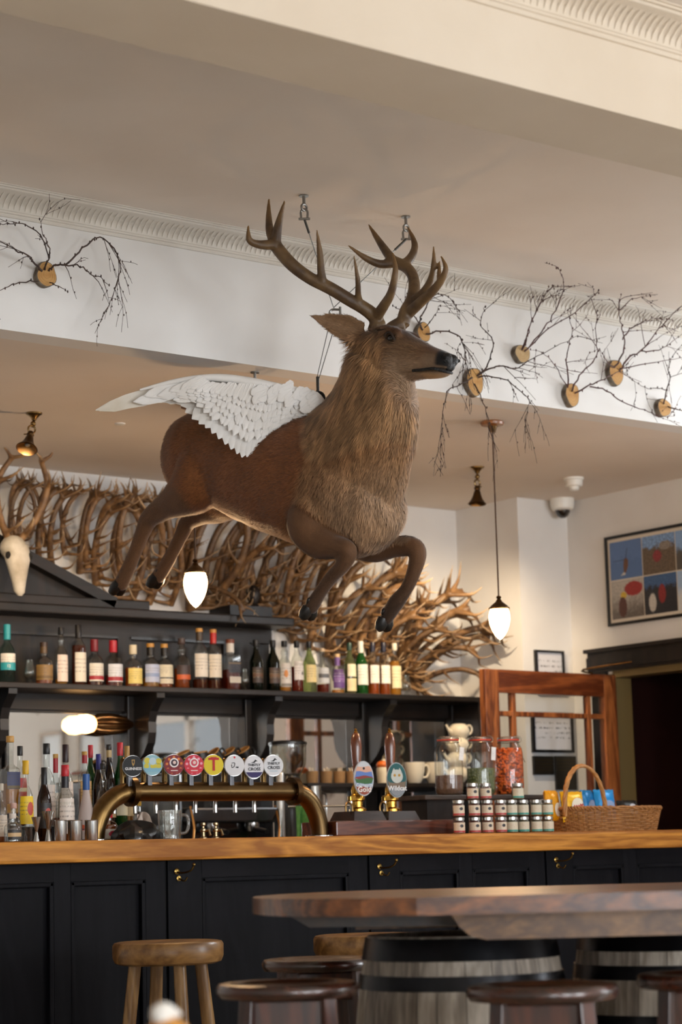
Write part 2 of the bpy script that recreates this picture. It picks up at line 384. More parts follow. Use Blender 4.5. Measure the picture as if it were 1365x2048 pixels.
# ---- glazed door standing open
hinge = Vector((XR-.02, 8.12, 0)); tip = P(964, 1338, Z=1.955); tip.z = 0
dr = bpy.data.objects.new('door_1', None); COL.objects.link(dr); dr['_org'] = (0, 0, 0); dr['kind'] = 'structure'; dr['label'] = 'open glazed mahogany door with small top panes'
ax = (tip-hinge).normalized(); dw = (tip-hinge).length; ay = Vector((-ax.y, ax.x, 0)); Md = basis(hinge, ax, ay, Vector((0, 0, 1)))
def dbox(nm, x0, x1, z0, z1, th=.022, m=M_BROWN, par=dr): return MB().cbox(((x0+x1)/2, 0, (z0+z1)/2), (abs(x1-x0), th*2, z1-z0), Md, .004 if m is M_BROWN else 0).build(nm, m, par, False)
sw, top = .095, 1.955
dbox('stile', 0, sw, 0, top); dbox('stile', dw-sw, dw, 0, top); dbox('rail', sw, dw-sw, top-.115, top, .021, wood('mahogany_rail', '#56260f', '#8e4c24', 'X', 7, .35, .3)); dbox('rail', sw, dw-sw, 0, .55)
zg = 1.735; inw = dw-2*sw
for q in (.145, .86): dbox('glazing_bar', sw+inw*q-.014, sw+inw*q+.014, .55, top-.115, .016)
dbox('glazing_bar', sw, dw-sw, zg-.013, zg+.013, .015)
dbox('pane', sw, dw-sw, .55, top-.115, .002, glass('door_glass', '#f4f6f8', .05))
cl = MB().tube(smoothpts([Md @ Vector((.12, -.03, top+.01)), Md @ Vector((.16, -.06, top+.03)), (XR-.03, 7.95, top+.06)], 4), .006, 6); cl.build('closer_arm', M_BRASSD, dr)
# ---- framed things on the walls
def framed(name, label, cat, c, u, n, w, h, fw, matc, paper, border=.0, depth=.018, frame=None):
    """c centre on the wall, u unit along the wall, n unit out of the wall"""
    c = Vector(c); u = Vector(u); n = Vector(n); r = thing(name, label, cat, c); Mf = basis(c+n*.003, u, n, Vector((0, 0, 1)))
    f = MB()
    for a in ((-w/2, -w/2+fw, -h/2, h/2), (w/2-fw, w/2, -h/2, h/2), (-w/2+fw, w/2-fw, -h/2, -h/2+fw), (-w/2+fw, w/2-fw, h/2-fw, h/2)): f.box((a[0], 0, a[2]), (a[1], depth, a[3]), Mf)
    f.build('frame', frame or M_BLACK, r, False)
    MB().box((-w/2+fw*.8, 0, -h/2+fw*.8), (w/2-fw*.8, depth*.45, h/2-fw*.8), Mf).build('mount', matc, r, False)
    return r, Mf
c0 = P(1214, 1077, X=XR); c1 = P(1224, 1253, X=XR); ph = c0.z-c1.z+.005; pw = .78
M_MOUNT = mat('cream_mount', '#d9cfbf', .7)
r, Mf = framed('picture_frame', 'large black framed collage of helicopter rescue photographs on the right wall', 'picture', (XR, c0.y-pw/2, (c0.z+c1.z)/2), (0, -1, 0), (-1, 0, 0), pw, ph, .016, M_MOUNT, None)
def photo_mat(nm, top, bot, blobs, split=.5, nsc=6, soft=.1):
    k = NT(nm); tc = k.add('ShaderNodeTexCoord'); sp = k.add('ShaderNodeSeparateXYZ'); k.link(tc.outputs['Generated'], sp.inputs[0])
    nz = k.add('ShaderNodeTexNoise', Scale=nsc, Detail=3); k.link(tc.outputs['Generated'], nz.inputs['Vector'])
    a = k.add('ShaderNodeMath', operation='MULTIPLY_ADD'); a.inputs[1].default_value = .5; k.link(nz.outputs['Fac'], a.inputs[0]); k.link(sp.outputs[2], a.inputs[2])
    cr = k.add('ShaderNodeValToRGB'); cr.color_ramp.elements[0].position = split+.25-soft; cr.color_ramp.elements[1].position = split+.25+soft
    cr.color_ramp.elements[0].color = (*hexc(bot), 1); cr.color_ramp.elements[1].color = (*hexc(top), 1); k.link(a.outputs[0], cr.inputs[0]); cur = cr.outputs[0]
    n3 = k.add('ShaderNodeTexNoise', Scale=nsc*4, Detail=4); k.link(tc.outputs['Generated'], n3.inputs['Vector']); mr3 = k.add('ShaderNodeMapRange'); mr3.inputs[1].default_value = .35; mr3.inputs[2].default_value = .65; mr3.inputs[3].default_value = .55 if blobs else .95; mr3.inputs[4].default_value = 1.25 if blobs else 1.05; k.link(n3.outputs['Fac'], mr3.inputs[0])
    for (c, y, z, ry, rz) in blobs:
        s1 = k.add('ShaderNodeMath', operation='SUBTRACT'); s1.inputs[1].default_value = y; k.link(sp.outputs[1], s1.inputs[0])
        s2 = k.add('ShaderNodeMath', operation='SUBTRACT'); s2.inputs[1].default_value = z; k.link(sp.outputs[2], s2.inputs[0])
        d1 = k.add('ShaderNodeMath', operation='DIVIDE'); d1.inputs[1].default_value = ry; k.link(s1.outputs[0], d1.inputs[0])
        d2_ = k.add('ShaderNodeMath', operation='DIVIDE'); d2_.inputs[1].default_value = rz; k.link(s2.outputs[0], d2_.inputs[0])
        cb = k.add('ShaderNodeCombineXYZ'); k.link(d1.outputs[0], cb.inputs[0]); k.link(d2_.outputs[0], cb.inputs[1])
        ln = k.add('ShaderNodeVectorMath', operation='LENGTH'); k.link(cb.outputs[0], ln.inputs[0])
        ad = k.add('ShaderNodeMath', operation='MULTIPLY_ADD'); ad.inputs[1].default_value = .7; k.link(n3.outputs['Fac'], ad.inputs[0]); k.link(ln.outputs['Value'], ad.inputs[2])
        lt = k.add('ShaderNodeMath', operation='LESS_THAN'); lt.inputs[1].default_value = 1.3; k.link(ad.outputs[0], lt.inputs[0])
        m = k.add('ShaderNodeMix', data_type='RGBA'); k.link(lt.outputs[0], m.inputs[0]); k.link(cur, m.inputs[6]); m.inputs[7].default_value = (*hexc(c), 1); cur = m.outputs[2]
    vm = k.add('ShaderNodeVectorMath', operation='SCALE'); k.link(cur, vm.inputs[0]); k.link(mr3.outputs[0], vm.inputs['Scale']); k.link(vm.outputs[0], k.b.inputs['Base Color']); k.b.inputs['Roughness'].default_value = .35; return k.m
PH = [photo_mat('photo_sky_helicopter', '#5b78a8', '#52709f', [], .5), photo_mat('photo_hillside', '#7fa0cc', '#6a5a48', [('#8f3238', .55, .45, .14, .16), ('#8d8378', .3, .7, .2, .12)], .75),
      photo_mat('photo_rescue_team', '#b9b2a8', '#6d645c', [('#a02a26', .3, .75, .3, .2), ('#d6b23a', .62, .6, .1, .1), ('#5a3226', .66, .3, .14, .28)], .4, 9, .25), photo_mat('photo_climbers', '#3f628f', '#2a2a30', [('#8f2a2a', .45, .5, .12, .26), ('#c9c4bc', .75, .3, .12, .25)], .75, 9),
      photo_mat('photo_ridge', '#86a7d2', '#55504a', [], .5), photo_mat('photo_snow', '#9db6d6', '#cfd0d0', [], .45)]
PH[1], PH[2] = PH[2], PH[1]
inn = pw-2*.032; cwid = (inn-.012)/3; chei = (ph-2*.034-.006)/2
for i in range(3):
    for j in range(2):
        x0 = -pw/2+.032+i*(cwid+.006); z0 = ph/2-.034-(j+1)*chei-j*.006
        ph_o = MB().box((x0, .0085, z0), (x0+cwid, .0095, z0+chei), Mf).build('photo', PH[i*2+j], r, False)
        if i == 0 and j == 0:   # a helicopter in the blue sky
            hm = mat('helicopter_print', '#6b4a38', .5); cx, cz = x0+cwid*.47, z0+chei*.42
            hb = MB().prism([(cx-.012, cz-.05), (cx+.004, cz-.055), (cx+.022, cz-.02), (cx+.024, cz+.012), (cx+.01, cz+.026), (cx-.006, cz+.02), (cx-.012, cz-.01)], .0095, .0102, Mf); hb.build('helicopter', hm, ph_o, False)
            rb = MB(); rb.prism([(cx-.085, cz+.013), (cx+.0, cz+.014), (cx+.0, cz+.018), (cx-.085, cz+.016)], .0095, .0102, Mf); rb.prism([(cx+.002, cz+.02), (cx+.008, cz+.02), (cx+.022, cz+.075), (cx+.018, cz+.077)], .0095, .0102, Mf); rb.build('rotor', mat('rotor_print', '#3d4a60', .5), ph_o, False)
            MB().prism([(cx-.035, cz-.066), (cx+.0, cz-.064), (cx-.004, cz-.03), (cx-.012, cz-.05)], .0095, .0101, Mf).build('tail', mat('tail_print', '#c9c3bb', .5), ph_o, False)
M_PAPER = printed('notice_paper', '#d9d9de', ink='#4c4c55')
c0 = P(1067, 1300, Y=Y2); c1 = P(1124, 1303, Y=Y2)
framed('notice_frame', 'small black framed certificate above the glazed door', 'notice', ((c0.x+c1.x)/2, Y2, c0.z-.11), (1, 0, 0), (0, -1, 0), c1.x-c0.x, .22, .012, M_PAPER, None)
c0 = P(1060, 1424, Y=Y2); c1 = P(1142, 1426, Y=Y2); c2 = P(1142, 1506, Y=Y2)
wn = c1.x-c0.x
framed('notice_frame', 'black framed printed notice seen through the glazed door', 'notice', ((c0.x+min(c1.x, XR))/2, Y2, (c0.z+c2.z)/2), (1, 0, 0), (0, -1, 0), wn, c0.z-c2.z, .015, M_PAPER, None)
for (a, b, lab) in (((1064, 1512, 1106, 1550), None, 'small dark landscape plaque under the framed notice'), ((1108, 1512, 1152, 1580), None, 'taller dark plaque with gold crest under the framed notice')):
    p0 = P(a[0], a[1], Y=Y2); p1 = P(a[2], a[3], Y=Y2)
    t = thing('wall_plaque', lab, 'plaque', ((p0.x+p1.x)/2, Y2, (p0.z+p1.z)/2))
    MB().cbox(((p0.x+p1.x)/2, Y2-.008, (p0.z+p1.z)/2), (p1.x-p0.x, .015, p0.z-p1.z), None, .003).build('board', mat('plaque_black', '#15130f', .35, col2='#211d16', scale=30), t, False)
    ln = MB()
    for k in range(4): ln.box((p0.x+.015, Y2-.0165, p0.z-.02-k*.018), (p1.x-.015, Y2-.0155, p0.z-.024-k*.018))
    ln.build('inscription', mat('plaque_gold', '#4a3d25', .4, .6), t, False)
# pictures further along the right wall (seen in the bar mirrors)
for k, (y, z, w, h, lab) in enumerate(((4.28, 1.74, .34, .5, 'first'), (3.72, 1.77, .34, .5, 'second'), (3.6, 1.2, 1.0, .42, 'wide'))):
    framed('picture_frame', ('brown framed pale print on the right wall, nearest the doorway', 'brown framed pale print on the right wall, between doorway and window', 'wide brown framed pale print low on the right wall')[k], 'picture', (XR, y, z), (0, -1, 0), (-1, 0, 0), w, h, .025, mat('pale_print', '#c6ccd0', .4), None, frame=M_BRASSD)
# ================================================================== the flying stag
YAW = math.radians(9)
SF = Vector((math.sin(YAW), -math.cos(YAW), 0)); SL = Vector((math.cos(YAW), math.sin(YAW), 0)); SZ = Vector((0, 0, 1))
SW = Vector((4.63, 6.13, 2.66))
def DJ(px, py, l=0.0):
    """point of the stag seen there, l metres to the left of its middle plane"""
    d = Vector(ray(px, py)); o = Vector(CAM); t = (l-(o-SW).dot(SL))/d.dot(SL); return o+d*t
stag = thing('flying_stag', 'large brown taxidermy stag with antlers and white wings hung mid-air', 'stag', tuple(SW))
def ring_loft(mb, rings, n=20):
    """rings: (centre, axis a, axis b, ra, rb_top, rb_bottom)"""
    vs, fs = [], []
    for c, a, b, ra, rt, rb in rings:
        for k in range(n):
            q = 2*PI*k/n; cs, sn = math.cos(q), math.sin(q); vs.append(c+a*(ra*cs)+b*((rt if sn > 0 else rb)*sn))
    m = len(rings)
    for i in range(m-1):
        for k in range(n): k2 = (k+1) % n; fs.append((i*n+k, i*n+k2, (i+1)*n+k2, (i+1)*n+k))
    fs.append(tuple(range(n-1, -1, -1))); fs.append(tuple((m-1)*n+k for k in range(n))); mb.add(vs, fs)
body = MB(); SEG = []          # SEG: (p0, p1, hair flow, hair length, zone)
# trunk: vertical sections, (px, top, bottom, half width)
tr = []
for px, yt, yb, w in ((352, 905, 965, .05), (360, 868, 985, .10), (378, 838, 1000, .135), (405, 824, 1008, .16), (440, 822, 1018, .172), (480, 826, 1040, .182), (520, 830, 1060, .195), (560, 833, 1076, .205), (600, 832, 1089, .205), (640, 824, 1100, .195), (680, 832, 1108, .18), (715, 862, 1112, .165), (745, 905, 1100, .145), (768, 950, 1075, .115), (782, 990, 1045, .06)):
    t, b = DJ(px, yt), DJ(px, yb); c = t.lerp(b, .46); tr.append((c, SL, SZ, w, (t-c).length, (b-c).length))
ring_loft(body, tr, 28)
# neck
nk = []
for (x0, y0), (x1, y1), w in (((612, 880), (745, 1075), .15), ((628, 850), (775, 1030), .158), ((650, 820), (795, 970), .15), ((676, 795), (810, 905), .132), ((692, 768), (817, 850), .118), ((702, 742), (820, 800), .106), ((708, 716), (818, 765), .095), ((716, 695), (806, 740), .085)):
    a, b = DJ(x0, y0), DJ(x1, y1); c = (a+b)/2; d = (a-b).normalized(); nk.append((c, SL, d, w, (a-c).length, (a-c).length))
ring_loft(body, nk, 24)
SEG.append((nk[0][0], nk[-1][0], (nk[0][0]-nk[-1][0]).normalized(), .05, 'neck'))
SEG.append((tr[1][0], tr[-6][0], (-SF*1+SZ*-.25).normalized(), .016, 'trunk'))
SEG.append((tr[-6][0], tr[-1][0], (-SF*.4+SZ*-1).normalized(), .026, 'chest'))
# head
HH = (Vector(_r0)*.77-Vector(_fh)*.62); HH.z = 0; HH.normalize(); ph_ = math.radians(17)
HF = HH*math.cos(ph_)-SZ*math.sin(ph_); HS = SZ.cross(HH).normalized(); HU = HF.cross(HS).normalized()
if HU.z < 0: HU = -HU
HO = DJ(757, 694, 0)
def HP(s, u, l=0): return HO+HF*s+HU*u+HS*l
hd = []
for s, t, b, w in ((-.05, .035, .07, .05), (-.02, .058, .085, .068), (.03, .072, .098, .078), (.07, .077, .107, .080), (.11, .072, .108, .075), (.145, .060, .104, .066), (.185, .048, .096, .057), (.225, .038, .088, .050), (.265, .030, .082, .046), (.30, .025, .076, .045), (.328, .016, .066, .041), (.345, .002, .050, .028)):
    hd.append((HP(s, (t-b)/2*0), HS, HU, w, t if t > 0 else .004, b))
ring_loft(body, hd, 24)
for l in (-1, 1):          # brow ridges, cheeks, nostril swellings, jaw
    body.ball((0, 0, 0), (.045, .02, .02), M=basis(HP(.095, .056, l*.056), HF, HS, HU))
    body.ball((0, 0, 0), (.075, .026, .05), M=basis(HP(.075, -.045, l*.052), HF, HS, HU))
    body.ball((0, 0, 0), (.03, .02, .024), M=basis(HP(.312, -.002, l*.025), HF, HS, HU))
    # ear: a cupped leaf
    e0 = HP(-.025, .035, l*.062); ed = (-HF*.46+HS*l*.86+SZ*.10).normalized()
    en = (HF*.8+HS*l*.55); en = (en-ed*en.dot(ed)).normalized(); ew = ed.cross(en)
    vs, fs = [], []; N, K = 10, 8
    for sd in (0, 1):
        for i in range(N+1):
            t = i/N; wd = .046*math.sin(PI*min(1, .17+.83*t)**.8)*(1-.12*t)+.004
            for k in range(K+1):
                q = -1+2*k/K; dep = -.026*(1-q*q)*math.sin(PI*min(1, .12+t*.88)); th = .019*(1-.4*t)*(1-.45*abs(q)**2)
                vs.append(e0+ed*(t*.21)+ew*(wd*q)+en*(dep-(th if sd else 0)))
    R = K+1; S = (N+1)*R
    for i in range(N):
        for k in range(K):
            a = i*R+k; fs.append((a, a+1, a+R+1, a+R)); fs.append((S+a, S+a+R, S+a+R+1, S+a+1))
        for k in (0, K): a = i*R+k; fs.append((a, a+R, S+a+R, S+a))
    for i in (0, N):
        for k in range(K): a = i*R+k; fs.append((a, a+1, S+a+1, S+a))
    body.add(vs, fs)
    SEG.append((e0, e0+ed*.19, ed, .012, 'ear'))
SEG.append((HP(-.03, 0), HP(.19, -.02), -HF, .014, 'head')); SEG.append((HP(.19, -.02), HP(.35, -.02), -HF, .004, 'muzzle'))
# legs: joints (px, py, l) and radii
def leg(js, zone='leg'):
    pts = [DJ(*j[:3]) for j in js]; rd = [j[3] for j in js]; sp, sr = smoothpts(pts, 4, rd)
    body.tube(sp, sr, 14); body.ball(sp[0], sr[0], 14, 8)
    for a, b in zip(pts[:-1], pts[1:]): SEG.append((a, b, (b-a).normalized(), .007, zone))
    return pts
# right fore (near): upper arm forward, cannon folded back and down
leg([(655, 985, -.03, .09), (640, 1015, -.085, .10), (622, 1052, -.115, .09), (640, 1082, -.12, .066), (672, 1094, -.125, .043), (696, 1102, -.125, .036), (688, 1128, -.125, .028), (664, 1154, -.12, .0245), (643, 1182, -.12, .023), (628, 1206, -.12, .027), (619, 1222, -.12, .024)])
leg([(700, 990, .03, .09), (702, 1030, .085, .095), (712, 1072, .11, .075), (745, 1098, .115, .050), (790, 1094, .115, .038), (826, 1094, .115, .036), (836, 1112, .115, .032), (826, 1150, .115, .026), (812, 1180, .11, .024), (792, 1206, .11, .030), (776, 1232, .11, .026), (770, 1246, .11, .022)])
leg([(440, 900, -.02, .10), (425, 925, -.055, .125), (402, 962, -.095, .115), (372, 990, -.11, .085), (335, 1012, -.115, .052), (300, 1036, -.115, .038), (287, 1062, -.115, .031), (272, 1100, -.11, .027), (258, 1134, -.11, .028), (246, 1160, -.11, .030), (239, 1176, -.11, .026)])
leg([(475, 905, .02, .10), (470, 935, .055, .115), (462, 985, .085, .10), (440, 1012, .10, .068), (408, 1026, .105, .046), (378, 1042, .105, .035), (364, 1068, .105, .029), (348, 1100, .10, .026), (334, 1126, .10, .028), (320, 1148, .10, .030), (313, 1160, .10, .024)])
tl = [DJ(356, 905), DJ(350, 925), DJ(350, 945)]; body.tube(tl, [.03, .028, .012], 8)
tmp = body.build('tmp', None, None)
md = tmp.modifiers.new('r', 'REMESH'); md.mode = 'VOXEL'; md.voxel_size = .0075; md.use_smooth_shade = True
ms = tmp.modifiers.new('s', 'SMOOTH'); ms.factor = .5; ms.iterations = 9
me = bpy.data.meshes.new_from_object(tmp.evaluated_get(bpy.context.evaluated_depsgraph_get())); me.name = 'body'
bpy.data.objects.remove(tmp)
nv = len(me.vertices); co = np.empty(nv*3); me.vertices.foreach_get('co', co); co = co.reshape(-1, 3)
nr = np.empty(nv*3); me.vertices.foreach_get('normal', nr); nr = nr.reshape(-1, 3)
# eye sockets and mouth slit pressed into the surface
for l in (-1, 1):
    e = np.array(HP(.105, .034, l*.078)); d = np.linalg.norm(co-e, axis=1); co -= nr*(np.clip(1-d/.028, 0, 1)**1*.012)[:, None]
_h = np.array(HF); _hu = np.array(HU); _hs = np.array(HS); rel = co-np.array(HO); hs, hu_, hl = rel@_h, rel@_hu, rel@_hs
mouth = np.clip(1-np.abs(hu_-(-.042-.022*np.clip((.32-hs)/.1, 0, 1)))/.009, 0, 1)*((hs > .215) & (hs < .38))*(np.abs(hl) < .07); co -= nr*(mouth*.008)[:, None]
me.vertices.foreach_set('co', co.ravel()); me.update()
# ---- coat colours and hair direction from the nearest bone
rng = np.random.default_rng(3)
best = np.full(nv, 9.0); sid = np.zeros(nv, int)
for i, (a, b, fl, hl_, zn) in enumerate(SEG):
    a, b = np.array(a), np.array(b); ab = b-a; t = np.clip(((co-a)@ab)/(ab@ab), 0, 1); d = np.linalg.norm(co-(a+t[:, None]*ab), axis=1)
    d = d-{'trunk': .13, 'neck': .09, 'chest': .11, 'head': .05, 'muzzle': .03}.get(zn, .0)
    k = d < best; best[k] = d[k]; sid[k] = i
zone = np.array([SEG[i][4] for i in sid]); flow = np.array([SEG[i][2] for i in sid]); hlen = np.array([SEG[i][3] for i in sid])
loc = co-np.array(SW); f_, l_, z_ = loc@np.array(SF), loc@np.array(SL), loc@np.array(SZ)
# smooth the flow and hair length over the surface
ed = np.empty(len(me.edges)*2, dtype=np.int64); me.edges.foreach_get('vertices', ed); ed = ed.reshape(-1, 2)
def spread(a, n):
    a = a.astype(float)
    for _ in range(n):
        s_ = a.copy(); w = np.ones(nv)
        np.add.at(s_, ed[:, 0], a[ed[:, 1]]); np.add.at(s_, ed[:, 1], a[ed[:, 0]]); np.add.at(w, ed[:, 0], 1); np.add.at(w, ed[:, 1], 1)
        a = s_/(w[:, None] if a.ndim == 2 else w)
    return a
flow = spread(flow, 12); hlen = spread(hlen, 12)
C = {k: np.array(hexc(v)) for k, v in dict(trunk='#85532e', dark='#6a411e', pale='#c4955b', neck='#95724e', grey='#a1866c', chest='#926c48', leg='#66472e', legd='#433023', head='#7a5d42', muz='#6b543f', brow='#54361f', ear='#806246').items()}
col = np.tile(C['trunk'], (nv, 1))
def mixto(c, w): global col; w = np.clip(w, 0, 1)[:, None]; col = col*(1-w)+C[c]*w
zm = {k: spread((zone == k).astype(float), 10) for k in ('neck', 'chest', 'head', 'muzzle', 'leg', 'ear')}
mixto('dark', np.clip((z_+.12)/.12, 0, 1)*.5)
mixto('pale', np.clip(1-np.hypot((f_+.72)/.16, (z_+.36)/.14), 0, 1)*1.0)
mixto('pale', np.clip((-z_-.40)/.10, 0, 1)*.45*(f_ < .12))
mixto('neck', zm['neck']); mixto('chest', zm['chest'])
mixto('grey', np.clip((-z_-.22)/.15, 0, 1)*np.clip((f_-.05)/.12, 0, 1)*.55*(zm['leg'] < .5))
mixto('leg', zm['leg']); mixto('legd', zm['leg']*np.clip((-z_-.55)/.2, 0, 1))
mixto('head', zm['head']); mixto('muz', zm['muzzle']); mixto('ear', zm['ear'])
mixto('brow', zm['head']*np.clip((hu_-.030)/.03, 0, 1)); mixto('brow', zm['muzzle']*np.clip((hu_-.0)/.02, 0, 1)*.9)
mixto('pale', zm['muzzle']*np.clip((-hu_-.055)/.015, 0, 1)*.8); mixto('grey', zm['head']*np.clip((-hu_-.0)/.05, 0, 1)*.6); mixto('grey', zm['muzzle']*np.clip((-hu_+.005)/.02, 0, 1)*.35)
blk = np.array((.008, .007, .007)); w = np.clip((hs-.292)/.014, 0, 1)*np.clip((hu_+.036)/.008, 0, 1)*(np.abs(hl) < .07); col = col*(1-w[:, None])+blk*w[:, None]; w = mouth*.9; col = col*(1-w[:, None])+blk*w[:, None]
for l in (-1, 1):
    w = np.clip(1.25-np.linalg.norm((co-np.array(HP(.105, .034, l*.072))), axis=1)/.024, 0, 1)*.9; col = col*(1-w[:, None])+blk*w[:, None]
ca = me.color_attributes.new('coat', 'FLOAT_COLOR', 'POINT'); ca.data.foreach_set('color', np.hstack([col, np.ones((nv, 1))]).ravel())
def fur_mat(nm, rough, sheen):
    k = NT(nm); a = k.add('ShaderNodeAttribute'); a.attribute_name = 'coat'
    tc = k.add('ShaderNodeTexCoord'); nz = k.add('ShaderNodeTexNoise', Scale=7, Detail=5); mr = k.add('ShaderNodeMapRange'); mr.inputs[3].default_value = .72; mr.inputs[4].default_value = 1.28
    k.link(tc.outputs['Object'], nz.inputs['Vector']); k.link(nz.outputs['Fac'], mr.inputs[0])
    vm = k.add('ShaderNodeVectorMath', operation='SCALE'); k.link(a.outputs['Color'], vm.inputs[0]); k.link(mr.outputs[0], vm.inputs['Scale'])
    k.link(vm.outputs[0], k.b.inputs['Base Color']); k.b.inputs['Roughness'].default_value = rough; k.b.inputs['Specular IOR Level'].default_value = .25
    k.b.inputs['Sheen Weight'].default_value = sheen; k.b.inputs['Sheen Roughness'].default_value = .5
    return k.m
M_COAT = fur_mat('deer_coat', .75, .15)
me.transform(Matrix.Translation(-SW)); me.materials.clear(); me.materials.append(M_COAT)
me.polygons.foreach_set('use_smooth', [True]*len(me.polygons))
bo = bpy.data.objects.new('body', me); COL.objects.link(bo); bo.parent = stag
# ---- fur: one tapered strand per point, lying along the flow
me.calc_loop_triangles(); nt = len(me.loop_triangles); ti = np.empty(nt*3, dtype=np.int64); me.loop_triangles.foreach_get('vertices', ti); ti = ti.reshape(-1, 3)
ar = np.empty(nt); me.loop_triangles.foreach_get('area', ar)
dens = ar*np.where(hlen[ti[:, 0]] > .02, 1.5, 1.0); NH = 170000
pick = rng.choice(nt, NH, p=dens/dens.sum()); u1, u2 = rng.random(NH), rng.random(NH); k = u1+u2 > 1; u1[k] = 1-u1[k]; u2[k] = 1-u2[k]
bc = np.stack([1-u1-u2, u1, u2], 1); T3 = ti[pick]
def itp(a): return (a[T3]*bc[..., None]).sum(1) if a.ndim == 2 else (a[T3]*bc).sum(1)
p = itp(co)-np.array(SW); n_ = itp(nr); n_ /= np.linalg.norm(n_, axis=1)[:, None]+1e-9; fl = itp(flow); L = itp(hlen)*rng.uniform(.6, 1.4, NH); hc = itp(col)
clump = np.sin(p@np.array((31., 17, 9)))*.5+np.sin(p@np.array((-13., 29, 23))+1)*.5
tg = fl-n_*(fl*n_).sum(1)[:, None]; tg /= np.linalg.norm(tg, axis=1)[:, None]+1e-9
sd = np.cross(n_, tg); tg = tg+sd*(clump*.22+rng.normal(0, .12, NH))[:, None]
lift = .28+.10*clump; tip_ = p+tg*L[:, None]+n_*(L*lift)[:, None]; mid = p+tg*(L*.5)[:, None]+n_*(L*lift*.75)[:, None]
wd_ = np.clip(L*.05, .0005, .0016)[:, None]
V = np.stack([p-sd*wd_-n_*.002, p+sd*wd_-n_*.002, mid+sd*wd_*.8, mid-sd*wd_*.8, tip_], 1).reshape(-1, 3)
fm = bpy.data.meshes.new('fur'); fm.vertices.add(NH*5); fm.vertices.foreach_set('co', V.ravel())
base = (np.arange(NH)*5)[:, None]; lp = (base+np.array([[1, 0, 3, 2, 2, 3, 4]])).ravel()
fm.loops.add(NH*7); fm.loops.foreach_set('vertex_index', lp); fm.polygons.add(NH*2)
ls = np.stack([np.arange(NH)*7, np.arange(NH)*7+4], 1).ravel(); fm.polygons.foreach_set('loop_start', ls)
fm.update(calc_edges=True); fm.validate()
fm.polygons.foreach_set('use_smooth', [True]*len(fm.polygons))
long_ = np.clip((itp(hlen)-.015)/.03, 0, 1); c2 = np.sin(p@np.array((97., 61, 7)))*np.sin(p@np.array((-71., 83, 11))+2)
vary = (rng.uniform(.62, 1.45, NH)*(1+.25*clump)*(1+long_*(.45*c2+.15)))[:, None]; hc5 = np.repeat(np.hstack([np.clip(hc*vary, 0, 1), np.ones((NH, 1))]), 5, axis=0)
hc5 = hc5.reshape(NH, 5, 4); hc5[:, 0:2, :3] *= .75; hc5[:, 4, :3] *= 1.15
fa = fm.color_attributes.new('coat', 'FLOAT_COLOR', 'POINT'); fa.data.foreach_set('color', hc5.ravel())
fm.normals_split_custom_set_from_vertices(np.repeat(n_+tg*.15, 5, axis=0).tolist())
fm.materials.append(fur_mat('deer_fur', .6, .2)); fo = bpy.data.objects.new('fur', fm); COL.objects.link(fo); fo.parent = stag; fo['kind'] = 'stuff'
# ---- eyes, nose pad, lips, hooves
M_EYE = mat('eye_glass', '#120804', .04, coat=1); M_NOSE = mat('nose_leather', '#0c0b0c', .5, bump=.5, scale=160)
for l in (-1, 1):
    ey = MB().ball((0, 0, 0), (.017, .013, .014), M=basis(HP(.105, .034, l*.066), HF, HS, HU)).build('eye', M_EYE, stag)
    ld = MB().tube(smoothpts([HP(.082, .036, l*.078), HP(.092, .050, l*.080), HP(.110, .050, l*.079), HP(.130, .028, l*.074)], 4), [.004]*12+[.002], 8); ld.build('eyelid', mat('eyelid_skin', '#2a1b10', .6), stag)
nose = MB()
for l in (-1, 1):
    nose.ball((0, 0, 0), (.020, .024, .022), M=basis(HP(.329, -.004, l*.017), HF, HS, HU)); nose.ball((0, 0, 0), (.013, .016, .022), M=basis(HP(.336, -.022, l*.008), HF, HS, HU))
no = nose.build('nose', M_NOSE, stag)
for l in (-1, 1): MB().ball((0, 0, 0), (.010, .006, .007), M=basis(HP(.336, .0, l*.0385), HF, HS, HU)).build('nostril', mat('nostril_black', '#020202', .8), no)
lip = MB().tube(smoothpts([HP(.222, -.066, -.056), HP(.265, -.056, -.054), HP(.305, -.046, -.048), HP(.330, -.047, -.026), HP(.338, -.047, 0), HP(.330, -.047, .026), HP(.305, -.046, .048), HP(.265, -.056, .054), HP(.222, -.066, .056)], 4), .0055, 8)
lip.build('lip', M_NOSE, stag)
M_HOOF = mat('hoof_horn', '#0d0b0a', .35)
def hoof(a, b, l):
    A, B = DJ(*a, l), DJ(*b, l); ax = (B-A).normalized(); sdv = SL; fr = ax.cross(sdv).normalized(); Ln = (B-A).length
    for s in (-1, 1):
        m = MB(); m.tube([A-ax*.008+sdv*(s*.012), A.lerp(B, .35)+sdv*(s*.015), A.lerp(B, .8)+sdv*(s*.016), B+sdv*(s*.012)], [.020, .024, .019, .006], 10); m.build('hoof', M_HOOF, stag)
        c = A-ax*.03+sdv*(s*.021); MB().ball((0, 0, 0), (.008, .008, .014), M=basis(c, sdv, fr, ax)).build('dewclaw', M_HOOF, stag)
HSGN = 1
hoof((620, 1218), (612, 1240), -.12); hoof((771, 1240), (765, 1263), .11); hoof((241, 1168), (229, 1190), -.11); hoof((316, 1154), (303, 1176), .10)
